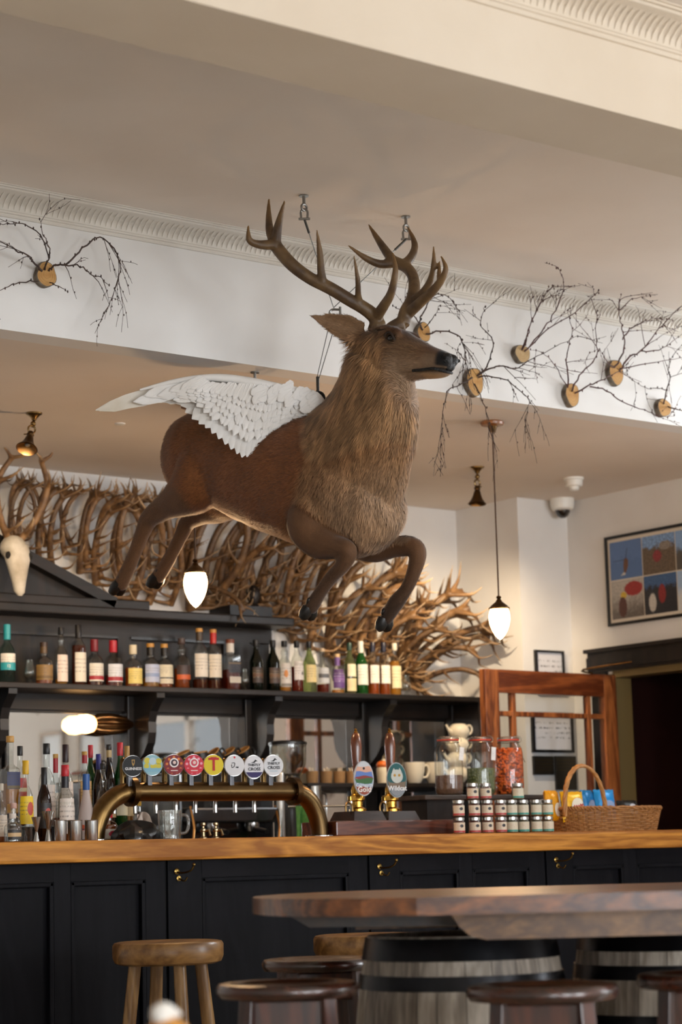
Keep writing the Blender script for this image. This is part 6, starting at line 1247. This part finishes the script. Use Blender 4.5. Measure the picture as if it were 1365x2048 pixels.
# ---- wicker basket
bl, brx = P(1108, 1640, Y=6.96), P(1288, 1640, Y=6.96); cxb = (bl.x+brx.x)/2+.01; hw = (brx.x-bl.x)/2; hd_ = .15; zt_ = P(1200, 1618, Y=6.9).z; Hb = zt_-ZC; yb_ = 6.98
t = thing('wicker_basket', 'shallow oblong wicker basket with arched handle on the counter', 'basket', (cxb, yb_, ZC)); M_WICK = mat('wicker', '#b07c46', .6, col2='#8f5f30', scale=60, bump=.3); M_WICKH = mat('cane_handle', '#b98244', .5, col2='#a06c34', scale=30)
def oval(q, k, off=0):
    e = .55; c_, s_ = math.cos(q), math.sin(q); g = 1+.10*k
    return Vector((cxb+(hw*g+off)*math.copysign(abs(c_)**e, c_), yb_+(hd_*g+off)*math.copysign(abs(s_)**e, s_), ZC+.004+Hb*k))
nst = 44; rows = 12
for r_ in range(rows):
    k = r_/(rows-1)*.93; pts = []
    for j in range(nst*3+1):
        q = 2*PI*j/(nst*3); pts.append(oval(q, k, .0045*math.sin(q*nst/2*1+(PI if r_ % 2 else 0))))
    MB().tube(pts, .0042, 6, False).build('wicker_strand', M_WICK, t)
st = MB()
for j in range(nst): q = 2*PI*(j+.5)/nst; st.tube([oval(q, 0), oval(q, .5), oval(q, 1)], .003, 5)
o = st.build('stakes', M_WICK, t); o['kind'] = 'stuff'
for ph0 in (0, PI): MB().tube([oval(2*PI*j/220, .98, .006*math.sin(2*PI*j/220*36+ph0))+Vector((0, 0, .006*math.cos(2*PI*j/220*36+ph0))) for j in range(221)], .0052, 6, False).build('plaited_rim', M_WICK, t)
MB().prism([(oval(2*PI*j/40, 0).x, oval(2*PI*j/40, 0).y) for j in range(40)], 0, .006, basis(Vector((0, 0, ZC+.002)), Vector((1, 0, 0)), Vector((0, 0, 1)), Vector((0, 1, 0)))).build('base', M_WICK, t, False)
hx0, hx1 = P(1118, 1610, Y=6.90).x, P(1199, 1610, Y=6.90).x; zh = P(1158, 1532, Y=6.90).z
for k in range(3):
    pts = []
    for j in range(25):
        a = PI*j/24; c_ = Vector(((hx0+hx1)/2-(hx1-hx0)/2*math.cos(a), 6.86+.01*math.sin(a), zt_-.03+(zh-zt_+.03)*math.sin(a)**.8)); tw = a*9+k*2*PI/3; pts.append(c_+Vector((.005*math.cos(tw), .005*math.sin(tw), .003*math.sin(tw))))
    MB().tube(pts, .0068, 8).build('handle_cane', M_WICKH, t)
# ---- crisp packets
def packet(label, x, y0, y1, w, Y, col, lab2, emb, rz=0, tilt=0, word=None):
    b = P(x, y1, Y=Y); s = ppm(b); W, H = w/s/.85, (y1-y0)/s+.035; c = Vector((b.x, Y, P(x, y0, Y=Y).z-H/2)); t = thing('snack_packet', label, 'snack packet', (c.x, c.y, c.z-H/2), 'snack packets in the wicker basket'); M = T(c.x, c.y, c.z, rz, tilt); N = 12; vs, fs = [], []
    for sd_ in (-1, 1):
        for i in range(N+1):
            for k in range(N+1):
                u, v = -1+2*i/N, -1+2*k/N; bul = max(0, (1-abs(u)**3)*(1-abs(v)**4))**.6; crk = .002*math.sin(u*17+v*11)*(abs(u)+abs(v)); z = v*H/2+(.002*math.sin(u*14) if abs(v) > .9 else 0)
                vs.append((u*W/2*(1-.05*(1-v*v)), sd_*(.0012+.022*bul)+crk, z))
    S = (N+1)**2
    for sd_ in (0, 1):
        for i in range(N):
            for k in range(N): a = sd_*S+i*(N+1)+k; fs.append((a, a+1, a+N+2, a+N+1))
    MB().add(vs, fs, M).build('bag', mat('foil_'+col, col, .28, .15, bump=.25, scale=45), t)
    vs, fs = [], []; n = 20; ex, ez = emb   # the print sits on the bulge
    for ring in range(5):
        for k in range(n):
            q = 2*PI*k/n; u, v = ex[0]+ex[1]*ring/4*math.cos(q), ez[0]+ez[1]*ring/4*math.sin(q); bul = max(0, (1-abs(u)**3)*(1-abs(v)**4))**.6; vs.append((u*W/2*.97, -(.0022+.0222*bul)-.0012, v*H/2))
    for r_ in range(4):
        for k in range(n): k2 = (k+1) % n; fs.append((r_*n+k, r_*n+k2, (r_+1)*n+k2, (r_+1)*n+k))
    pr = MB().add(vs, fs, M).build('printed_panel', mat('print_'+lab2, lab2, .35), t)
    if word:
        bz = Mx = M @ basis(Vector((ex[0]*W/2, -.0262, (ez[0]+.05)*H/2)), Vector((math.cos(.15), 0, math.sin(.15))), Vector((-math.sin(.15), 0, math.cos(.15))), Vector((0, -1, 0))); MB().tube(smoothpts([bz @ Vector((-.030+.006*q, (.006 if q % 2 else -.006)*(1+.3*math.sin(q*2.1)), 0)) for q in range(11)], 3), .0016, 5).build('script_mark', mat('print_ink_'+word[1], word[1], .4), pr)
packet('orange yellow snack packet behind the stacked preserve jars', 1105, 1581, 1625, 34, 6.93, '#e6a012', '#e3d9c4', ((.3, .6), (-.3, .45)), .15, -.1)
packet('yellow snack packet with cream panel and red script in the basket', 1146, 1583, 1628, 50, 6.90, '#eab414', '#e8e0cc', ((.25, .62), (-.05, .6)), -.05, -.12, ('', '#c22a2a', .022))
packet('slim blue snack packet between the yellow and bright blue packets', 1177, 1580, 1628, 34, 6.98, '#1878b8', '#8d9cba', ((.1, .75), (-.25, .6)), .2, -.1)
packet('bright blue snack packet at the right foot of the basket handle', 1211, 1579, 1628, 46, 6.96, '#1f8fd8', '#8ea4cc', ((.1, .75), (-.3, .6)), -.05, -.12)
packet('black snack packet lying at the right end of the basket', 1258, 1600, 1632, 44, 6.98, '#141416', '#b9bcc4', ((.25, .45), (.1, .5)), -.1, -.25)

# ================================================================== left end of the counter
GB = 'spirit bottles crowded at the left end of the counter'
YA, YB1, YB2 = 7.02, 7.12, 7.24
o = MB().cbox((P(95, 1650, Y=7.26).x, 7.27, ZC+.03), (1.05, .20, .06), None, .004).build('bottle_riser', M_BLACK, None, False, loc=(P(95, 1650, Y=7.26).x, 7.27, ZC)); tag(o, 'low black step under the rear row of spirit bottles', 'riser'); ZR = ZC+.06
bottle('large clear whisky bottle with slanting blue label and cork, far left', 20, 1472, 38, 'square', 7.16, ZC, G_CLEAR, 'gold', .55, '#c09048', .06, [(.50, .66, paper('#3b3f63', '#6a5a3c', band_lo=.02, band_hi=.2), 44), (.28, .36, paper('#b98a34'), 44), (.06, .27, paper('#17161a'), 44)], GB)
bottle('slim bottle with red slanting label behind the blue labelled one', 40, 1492, 27, 'slope', YB2, ZR, G_CLEAR, 'red', .55, '#141212', .12, [(.36, .60, paper('#b3241e', '#d8c9a0', band_lo=.3, band_hi=.5), 60)], GB)
bottle('clear rum bottle with yellow cap and round bottomed yellow label', 51, 1521, 31, 'round', YA, ZC, G_CLEAR, 'clear', .5, '#d6a81c', .17, [(.22, .56, paper('#e6c214', blob=('#b8402c', .6, .55, .24)), 72)], GB)
bottle('clear gin bottle with black cap and white label in the rear row', 93, 1487, 33, 'round', YB2, ZR, G_CLEAR, 'clear', .5, '#171616', .13, [(.10, .50, paper('#ded5cc'), 62)], GB)
bottle('brown rum bottle with black cap and round red emblem label', 88, 1535, 29, 'slope', YA+.03, ZC, G_BROWN, 'dark', .55, '#121010', .24, [(.18, .52, paper('#2a2422', blob=('#b8483c', .55, .5, .3)), 66)], GB)
bottle('bottle with red neck and cork, wedged behind two clear ones', 111, 1508, 25, 'round', YB2+.03, ZR, G_CLEAR, 'amber', .4, '#c89a50', .06, [(.12, .46, paper('#d9cdb8'), 60)], GB, neck=('#a8202a', .74))
bottle('clear bottle with black and red cap and white label, rear row', 131, 1489, 30, 'round', YB2, ZR, G_CLEAR, 'clear', .4, '#2a1416', .22, [(.12, .54, paper('#e4d8cc', '#b8322c', band_lo=.02, band_hi=.16), 62)], GB)
bottle('clear bottle with red cap, black neck and arched white label', 130, 1530, 37, 'round', YA+.02, ZC, G_CLEAR, 'amber', .3, '#b81e2a', .15, [(.10, .56, paper('#dcd0c4'), 66)], GB, neck=('#16131a', .70))
bottle('bottle with cork top, red band and orange neck in the rear row', 169, 1503, 27, 'tall', YB2, ZR, G_CLEAR, 'amber', .5, '#b8893c', .05, [(.3, .6, paper('#d8b070'), 66)], GB, neck=('#a41c26', .84))
bottle('frosted vodka bottle with blue neck band', 172, 1548, 33, 'bell', YA, ZC, G_FROST, 'none', 0, '#2a5a9c', .24, [(.16, .24, paper('#b8502c', '#2c3550'), 60)], GB)
bottle('bright green bottle with red cap in the rear row, left one', 181, 1490, 24, 'slope', YB2+.06, ZR, G_BRIGHT, 'none', 0, '#b4202a', .16, [(.14, .44, paper('#c9c39a'), 60)], GB)
bottle('dark bottle with shiny blue cap in the rear row', 197, 1508, 25, 'slope', YB2, ZR, G_BROWN, 'dark', .6, '#2a2a78', .22, [(.1, .36, paper('#4a2a24'), 60)], GB)
bottle('clear bottle with bulging neck beside the brass elbow', 206, 1527, 27, 'bulb', YB1, ZC, G_CLEAR, 'clear', .4, '#2a2622', .08, [(.1, .38, paper('#c9b8a4'), 60)], GB)
bottle('dark brown bottle with tan neck band in the rear row', 218, 1489, 26, 'slope', YB2, ZR, G_BROWN, 'dark', .66, '#1c1712', .07, [(.1, .4, paper('#b89a6c'), 60)], GB, neck=('#b59a66', .84))
bottle('green bottle with red cap next to the black harp badge', 240, 1485, 28, 'slope', YB2, ZR, G_BRIGHT, 'none', 0, '#b81e2c', .16, [(.12, .48, paper('#d8cfae'), 62)], GB)
bottle('clear bottle with gold neck behind the black harp badge', 254, 1492, 25, 'slope', YB2+.04, ZR, G_CLEAR, 'gold', .6, '#a88444', .16, [(.12, .48, paper('#d2b888'), 62)], GB)
bottle('miniature bottle with white stopper and dark label at the counter edge', 25, 1627, 34, 'squat', 6.86, ZC, G_CLEAR, 'clear', .3, '#d9cfc4', .18, [(.08, .42, paper('#2a2826', '#c9a878', band_lo=.3, band_hi=.7), 60)], GB, capw=.42)
bottle('miniature bottle with pink stopper behind the white stoppered one', 27, 1606, 30, 'squat', 6.97, ZC, G_CLEAR, 'dark', .3, '#caa294', .14, [(.1, .42, paper('#3a2c28'), 60)], GB)
bottle('small clear bottle with cream label cut by the left picture edge', 2, 1567, 24, 'round', 6.96, ZC, G_CLEAR, 'amber', .2, '#b8b0a0', .12, [(.1, .46, paper('#d8cab8'), 70)], GB)
bottle('small sauce bottle with red cap and red emblem under the brass elbow', 217, 1623, 34, 'squat', 7.03, ZC, G_CLEAR, 'amber', .55, '#c0202c', .22, [(.06, .40, paper('#d8ccbc', blob=('#c0203a', .5, .5, .3)), 66)], GB)
bottle('clear bottle with silver cap standing under the brass crossbar', 243, 1606, 24, 'tall', YB2, ZC, G_CLEAR, 'amber', .3, '#c4c6c8', .1, [(.12, .4, paper('#a8603c'), 62)], GB)
bottle('pale labelled square bottle standing under the brass crossbar', 276, 1602, 27, 'square', YB2, ZC, G_CLEAR, 'gold', .5, '#d8b040', .12, [(.12, .66, paper('#dcc4b2'), 43)], GB)
# jiggers, shaker tins
def jigger(label, x, ytop, w, Y):
    b = P(x, 1675, Y=Y); b = Vector((b.x, Y, ZC)); H = P(x, ytop, Y=Y).z-ZC; R = w/ppm(b)/2; t = thing('jigger', label, 'jigger', tuple(b), 'steel jiggers'); M = Matrix.Translation(b)
    MB().lathe([(R*.62, 0), (R*.6, .05*H), (R*.28, .36*H), (R*.24, .40*H)], 20, M).build('small_cone', M_STEEL, t); MB().lathe([(R*.24, .40*H), (R*.30, .44*H), (R, H), (R*.95, H), (R*.2, .46*H)], 20, M, False).build('large_cone', M_STEEL, t); MB().lathe([(R*.27, .385*H), (R*.32, .40*H), (R*.27, .415*H)], 16, M).build('waist_ring', M_STEEL, t)
jigger('smaller steel jigger left of the shaker tins', 73, 1634, 20, 6.84); jigger('taller steel jigger beside the shaker tins', 97, 1622, 25, 6.86)
for x, w, lab in ((121, 25, 'steel tumbler, left of the three at the counter edge'), (150, 29, 'steel tumbler, middle of the three at the counter edge'), (183, 27, 'steel tumbler, right of the three below the brass elbow')):
    b = P(x, 1675, Y=6.83); b = Vector((b.x, 6.83, ZC)); H = P(x, 1640, Y=6.83).z-ZC; R = w/ppm(b)/2; t = thing('steel_tumbler', lab, 'tumbler', tuple(b), 'steel tumblers at the counter edge'); M = Matrix.Translation(b)
    MB().lathe([(R*.95, 0), (R*.98, .03*H), (R, .96*H), (R*1.02, H), (R*.96, H), (R*.93, .05*H), (0, .04*H)], 26, M).build('wall', M_STEEL, t); MB().lathe([(R*1.0, .955*H), (R*1.04, .975*H), (R*1.0, .995*H)], 26, M).build('rim', M_STEEL, t)
# crumpled black cloth, glass mug, small taps, green cloth
def crumple(name, label, cat, x0, x1, y0, y1, Y, col, seed, dep=.07):
    a, b = P(x0, y1, Y=Y), P(x1, y1, Y=Y); H = P((x0+x1)/2, y0, Y=Y).z-ZC; rg_ = random.Random(seed); N = 18; c = Vector(((a.x+b.x)/2, Y, ZC)); W = (b.x-a.x)/2; vs, fs = [], []; ph = [rg_.uniform(0, 6) for _ in range(8)]
    for i in range(N+1):
        th = PI/2*i/N
        for k in range(28):
            q = 2*PI*k/28; r = 1+.16*math.sin(3*q+ph[0]+2*th)+.11*math.sin(7*q+ph[1]-3*th)+.08*math.sin(11*q+ph[2]+5*th); vs.append(c+Vector((W*r*math.cos(q)*math.cos(th)**.7, dep*r*math.sin(q)*math.cos(th)**.7, H*(math.sin(th)*(1+.25*math.sin(4*q+ph[3]))))))
    for i in range(N):
        for k in range(28): k2 = (k+1) % 28; fs.append((i*28+k, i*28+k2, (i+1)*28+k2, (i+1)*28+k))
    o = MB().add(vs, fs+[tuple(range(28))]).build(name, mat(name+'_'+col.strip('#'), col, .3, coat=.3), None, True, loc=c, ang=30); return tag(o, label, cat)
crumple('bin_bag', 'crumpled glossy black bag under the left of the brass font', 'bag', 228, 312, 1648, 1680, 6.92, '#0d0e10', 3); crumple('paper_napkin', 'crumpled printed paper napkin on the black bag', 'napkin', 268, 306, 1634, 1652, 6.99, '#b9a79a', 5, .03)
b = P(340, 1678, Y=6.88); b = Vector((b.x, 6.88, ZC)); s = ppm(b); H = 58/s; R = 24/s; t = thing('glass_mug', 'dimpled clear glass beer mug under the brass crossbar', 'mug', tuple(b)); M = Matrix.Translation(b); dm = MB(); vs, fs = [], []
for i in range(13):
    z = i/12
    for k in range(32):
        q = 2*PI*k/32; r = R*(.9+.12*z)*(1-.06*max(0, math.sin(q*5))*abs(math.sin(z*PI*3))) if .08 < z < .86 else R*(.92+.12*z); vs.append((r*math.cos(q), r*math.sin(q), z*H))
for i in range(12):
    for k in range(32): k2 = (k+1) % 32; fs.append((i*32+k, i*32+k2, (i+1)*32+k2, (i+1)*32+k))
dm.add(vs, fs+[tuple(range(32))], M); dm.build('body', glass('mug_glass', '#f2f2f0', .25, .06, '#d8d8d6'), t); MB().lathe([(R*.9, .06*H), (R*.97, .5*H), (R*.99, H)], 24, M, False).build('inner_wall', G_CLEAR, t); MB().lathe([(R*.88, .004), (R*.88, .10*H), (0, .10*H)], 24, M).build('thick_base', glass('mug_glass', '#f2f2f0'), t)
MB().tube([M @ Vector(p) for p in smoothpts([(R*.95, -.01, .82*H), (R*1.45, -.02, .80*H), (R*1.6, -.02, .5*H), (R*1.35, -.02, .24*H), (R*.92, -.01, .2*H)], 4)], R*.13, 10).build('handle', glass('mug_glass', '#f2f2f0'), t)
for i, (x, lab) in enumerate(((407, 'small brass drip tap under the brass crossbar, left one'), (432, 'small brass drip tap under the brass crossbar, right one'))):
    b = P(x, 1674, Y=7.0); b = Vector((b.x, 7.0, ZC)); t = thing('drip_tap', lab, 'tap', tuple(b), 'small drip taps'); MB().lathe([(.016, 0), (.016, .006), (.009, .01), (.009, .028), (.013, .032), (.013, .038), (.005, .042), (.005, .05), (.011, .055), (.011, .062), (0, .066)], 16, Matrix.Translation(b)).build('body', mat('tap_nickel', '#a08c6c', .25, 1), t); MB().tube([b+Vector((0, 0, .03)), b+Vector((.012, -.02, .034)), b+Vector((.014, -.028, .014))], .005, 8).build('nozzle', mat('tap_nickel', '#a08c6c', .25, 1), t)
c0 = P(603, 1612, Y=8.10); vs, fs = [], []
for i in range(13):
    for k in range(9):
        u = k/8; z = c0.z-i/12*.30; w = .03+.05*(i/12); vs.append((c0.x+(u-.5)*2*w+.02*i/12, 8.10-.02*math.sin(u*9+i*.2)-.01*i/12, z))
for i in range(12):
    for k in range(8): a = i*9+k; fs.append((a, a+1, a+10, a+9))
vs2 = [(x, y+.004, z) for x, y, z in vs]; n = len(vs)
o = MB().add(vs+vs2, fs+[(d+n, c_+n, b_+n, a+n) for a, b_, c_, d in fs]).build('bar_cloth', mat('green_cloth', '#5f9a55', .85, col2='#4f8a48', scale=60), None, True, loc=(c0.x, 8.1, c0.z-.3)); tag(o, 'green bar cloth hanging behind the right brass elbow', 'cloth')
# ================================================================== foreground: table on barrels, stools
U_, V_ = Vector((_r0[0], _r0[1], 0)), Vector((_fh[0], _fh[1], 0))
def TB(a, b, z): return U_*a+V_*b+Vector((0, 0, z))
ZT = .955; bF, bB = 4.82, 6.0; aL, aR = -.245, 1.75; bm_ = (bF+bB)/2; hb_ = (bB-bF)/2
t = thing('barrel_table', 'long thick wooden table with rounded end resting on two barrels', 'table', tuple(TB(.8, bm_, 0))); NPL = 5
M_TOP = [wood('table_plank_%d' % k, c1, c2, 'X', 5, .28, .45, rings=5, rot=HEAD-PI/2) for k, (c1, c2) in enumerate((('#4a2712', '#8a5228'), ('#52290f', '#94582c'), ('#432410', '#7e4a22')))]
def endx(b): q = (b-bm_)/hb_; return aL+.42*(1-math.sqrt(max(0, 1-q*q)))
for k in range(NPL):
    b0, b1 = bF+(bB-bF)*k/NPL, bF+(bB-bF)*(k+1)/NPL; g = .0015; bs = [b0+g+(b1-b0-2*g)*i/6 for i in range(7)]
    poly = [(endx(b), b) for b in bs]+[(aR, b1-g), (aR, b0+g)]
    bm2 = bmesh.new(); lo = [bm2.verts.new(TB(a, b, ZT-.040)) for a, b in poly]; hi = [bm2.verts.new(TB(a, b, ZT)) for a, b in poly]; n = len(poly); bm2.faces.new(lo[::-1]); bm2.faces.new(hi)
    for i in range(n): bm2.faces.new((lo[i], lo[(i+1) % n], hi[(i+1) % n], hi[i]))
    bmesh.ops.recalc_face_normals(bm2, faces=bm2.faces[:]); eds = [e for e in bm2.edges if abs(e.verts[0].co.z-e.verts[1].co.z) < 1e-6]; bmesh.ops.bevel(bm2, geom=eds, offset=.006 if k in (0, NPL-1) else .002, segments=2, affect='EDGES')
    bm2.verts.index_update(); MB().add([v.co.copy() for v in bm2.verts], [[v.index for v in f.verts] for f in bm2.faces]).build('plank', M_TOP[k % 3], t, False); bm2.free()
zu_ = ZT-.042; M_UND = wood('table_bearer', '#5a3a1c', '#8a6236', 'X', 5, .4, .25, rot=HEAD-PI/2)
Mt = lambda b: basis(TB(0, b, 0), U_, V_, SZ)
a_ = lambda px, b: (px-682.5)/4333*b
x0 = a_(880, 5.0); prof = [(x0, zu_), (x0+.02, zu_-.03), (x0+.045, zu_-.052), (x0+.08, zu_-.060), (aR-.05, zu_-.060), (aR-.05, zu_)]
MB().prism(prof, 0, .06, Mt(4.98)).build('bearer', M_UND, t, False); MB().prism([(a_(560, 5.3), zu_), (a_(600, 5.3), zu_-.03), (a_(1000, 5.3), zu_-.036), (a_(1000, 5.3), zu_)], 0, .06, Mt(5.22)).build('bearer', wood('dark_bearer', '#1c1008', '#38220f', 'X', 5, .4, .2), t, False); MB().prism([(a_(690, 5.6), zu_-.0), (a_(690, 5.6), zu_-.052), (aR-.1, zu_-.052), (aR-.1, zu_)], 0, .05, Mt(5.62)).build('bearer', M_UND, t, False)
# ---- barrels
M_STAVE = [wood('stave_%d' % k, c1, c2, 'Z', 7, .55, .05, bump=.15) for k, (c1, c2) in enumerate((('#72675b', '#a89c8d'), ('#7d7265', '#b3a798'), ('#655a4e', '#968a7b'), ('#857a6c', '#bdb2a3')))]
M_HOOP = mat('black_iron_hoop', '#131315', .25, .75, col2='#1f1f22', scale=15)
ZBT = zu_-.062
def brad(z): q = (z-.44)/.44; return .278-.05*q*q
def barrel(label, a, b):
    c = TB(a, b, 0); t = thing('whisky_barrel', label, 'barrel', tuple(c), 'whisky barrels under the table'); n = 26; rg_ = random.Random(int(a*100)); ang = [0]
    for k in range(n): ang.append(ang[-1]+rg_.uniform(.8, 1.25))
    tot = ang[-1]; ang = [q/tot*2*PI for q in ang]; zs = [ZBT*i/14 for i in range(15)]
    for k in range(n):
        vs, fs = [], []; g = .004; q0, q1 = ang[k]+g, ang[k+1]-g; pr = rg_.uniform(-.001, .001)
        for dr in (0, -.025):
            for z in zs:
                for q in (q0, (q0+q1)/2, q1): r = brad(z)+dr+pr; vs.append(c+Vector((r*math.cos(q), r*math.sin(q), z)))
        R = 3; S = len(zs)*R
        for i in range(len(zs)-1):
            for j in range(2): o = i*R+j; fs.append((o, o+1, o+R+1, o+R)); fs.append((S+o, S+o+R, S+o+R+1, S+o+1))
            for j in (0, 2): o = i*R+j; fs.append((o, o+R, S+o+R, S+o))
        for i in (0, len(zs)-1):
            for j in range(2): o = i*R+j; fs.append((o, o+1, S+o+1, S+o))
        MB().add(vs, fs).build('stave', M_STAVE[rg_.randrange(4)], t, ang=30)
    for z0, z1 in ((ZBT-.058, ZBT-.004), (ZBT-.128, ZBT-.093), (ZBT-.26, ZBT-.215), (.33, .37), (.12, .16), (.01, .06)): MB().lathe([(brad(z0)+.001, z0), (brad(z0)+.004, z0), (brad(z1)+.004, z1), (brad(z1)+.001, z1)], 48, Matrix.Translation(c), False).build('hoop', M_HOOP, t)
    MB().lathe([(brad(ZBT)-.02, ZBT-.03), (brad(ZBT)-.02, ZBT-.012), (0, ZBT-.012)], 40, Matrix.Translation(c)).build('head', M_STAVE[1], t)
barrel('weathered whisky barrel under the table, left of two', a_(898, 5.48), 5.48); barrel('weathered whisky barrel under the table, right of two', a_(1316, 5.72), 5.72)
# ---- stools
M_DSTOOL = wood('dark_stool_wood', '#220f09', '#4a2416', 'X', 6, .22, .6); M_DLEG = wood('dark_stool_leg', '#2c140c', '#52291a', 'Z', 6, .3, .4); M_LSTOOL = wood('light_stool_wood', '#6e4c26', '#a67c48', 'X', 5, .35, .3); M_LLEG = wood('light_stool_leg', '#7d5a30', '#b08a56', 'Z', 5, .4, .2)
def dark_stool(label, c, rz=0, R=.165):
    c = Vector((c.x, c.y, 0)); Z = .765; t = thing('bar_stool', label, 'stool', tuple(c), 'dark round wooden bar stools'); M = T(c.x, c.y, 0, rz)
    MB().lathe([(R*.80, Z-.034), (R*.96, Z-.032), (R, Z-.022), (R, Z-.010), (R*.97, Z-.002), (R*.90, Z), (R*.70, Z), (R*.66, Z-.004), (R*.3, Z-.010), (0, Z-.011)], 44, M).build('seat', M_DSTOOL, t)
    for k in range(4):
        q = PI/4+k*PI/2; a, b = Vector((.118*math.cos(q), .118*math.sin(q), Z-.034)), Vector((.175*math.cos(q), .175*math.sin(q), 0)); d = (a-b).normalized(); e1 = Vector((-math.sin(q), math.cos(q), 0)); e2 = d.cross(e1)
        MB().cbox((0, 0, (a-b).length/2), (.040, .040, (a-b).length), M @ basis(b, e1, e2, d), .003).build('leg', M_DLEG, t, False)
    for k in range(4):
        q = k*PI/2
        MB().cbox((.092, 0, Z-.075), (.02, .155, .075), M @ Matrix.Rotation(q, 4, 'Z'), .002).build('apron', M_DLEG, t, False); MB().cbox((.112, 0, .30), (.02, .21, .035), M @ Matrix.Rotation(q, 4, 'Z'), .002).build('stretcher', M_DLEG, t, False)
def sp(px, py, z): return P(px, py, Z=z)
dark_stool('dark round stool in front, left of the table end', sp(575, 1964, .765), .95); dark_stool('dark round stool in front of the left barrel', sp(1085, 1968, .765), .80); dark_stool('dark round stool cut by the right picture edge', sp(1418, 1945, .765), .70); dark_stool('dark round stool half hidden behind the front left stool', sp(640, 1916, .765), 1.1)
def light_stool(label, c, rz=0, R=.185):
    c = Vector((c.x, c.y, 0)); Z = .785; t = thing('oak_stool', label, 'stool', tuple(c), 'light oak bar stools'); M = T(c.x, c.y, 0, rz)
    MB().lathe([(R*.86, Z-.075), (R*.96, Z-.068), (R, Z-.05), (R, Z-.012), (R*.97, Z-.003), (R*.9, Z), (R*.5, Z-.006), (0, Z-.008)], 44, M).build('seat', M_LSTOOL, t)
    for k in range(4):
        q = PI/4+k*PI/2; MB().tube([M @ Vector((.115*math.cos(q), .115*math.sin(q), Z-.07)), M @ Vector((.15*math.cos(q), .15*math.sin(q), .42)), M @ Vector((.185*math.cos(q), .185*math.sin(q), 0))], [.021, .023, .018], 14).build('leg', M_LLEG, t)
    for k in range(4):
        q0, q1 = PI/4+k*PI/2, PI/4+(k+1)*PI/2; z = .28+.06*(k % 2); r = .164; MB().tube([M @ Vector((r*math.cos(q0), r*math.sin(q0), z)), M @ Vector((r*math.cos(q1), r*math.sin(q1), z))], .011, 10).build('stretcher', M_LLEG, t)
light_stool('light oak stool with thick round seat before the left bar panels', sp(336, 1882, .785), .55); light_stool('light oak stool mostly hidden behind the barrel table', sp(735, 1868, .785), .9)
# ---- turned mill on the table, at the right edge
c = TB(a_(1378, 5.4), 5.4, ZT); t = thing('pepper_mill', 'turned light wooden mill standing on the table at the right edge', 'pepper mill', tuple(c)); M_TURN = wood('turned_wood', '#a87332', '#d0a05a', 'Z', 8, .3, .4)
MB().lathe([(.022, 0), (.024, .006), (.020, .016), (.014, .026), (.018, .036), (.022, .042), (.016, .050)], 20, Matrix.Translation(c)).build('body', M_TURN, t); MB().lathe([(.012, .050), (.020, .060), (.023, .070), (.019, .080), (.010, .087), (.013, .093), (.010, .100), (0, .103)], 20, Matrix.Translation(c)).build('top', M_TURN, t)
# ---- small near table with a bun in white paper, mostly below the picture
pz = P(336, 2046, D=3.0); zt2 = pz.z-.05; c = Vector((pz.x, pz.y, 0)); t = thing('side_table', 'small round pedestal table close to the viewer', 'table', tuple(c))
MB().lathe([(.30, zt2-.03), (.31, zt2-.02), (.31, zt2-.005), (.30, zt2), (0, zt2)], 40, Matrix.Translation(c)).build('top', M_DSTOOL, t); MB().lathe([(.2, 0), (.19, .02), (.05, .05), (.035, .1), (.03, zt2-.06), (.08, zt2-.03)], 28, Matrix.Translation(c)).build('pedestal', M_DLEG, t)
b = Vector((pz.x, pz.y, zt2)); t = thing('orange_bun', 'blurred orange topped bun with a white tip at the bottom edge', 'food', tuple(b)); MB().lathe([(.02, 0), (.034, .012), (.036, .03), (.028, .046), (.012, .056), (0, .058)], 22, Matrix.Translation(b)).build('bun', mat('orange_glaze', '#d99a48', .4, col2='#c47c2c', scale=20), t)
MB().tube(smoothpts([b+Vector((0, 0, .05)), b+Vector((-.012, .004, .062)), b+Vector((-.004, 0, .068)), b+Vector((.016, -.006, .060))], 4), [.012, .012, .013, .013, .013, .013, .012, .012, .011, .010, .008, .006, .004], 10).build('white_tip', mat('white_icing', '#ece8e0', .5), t)
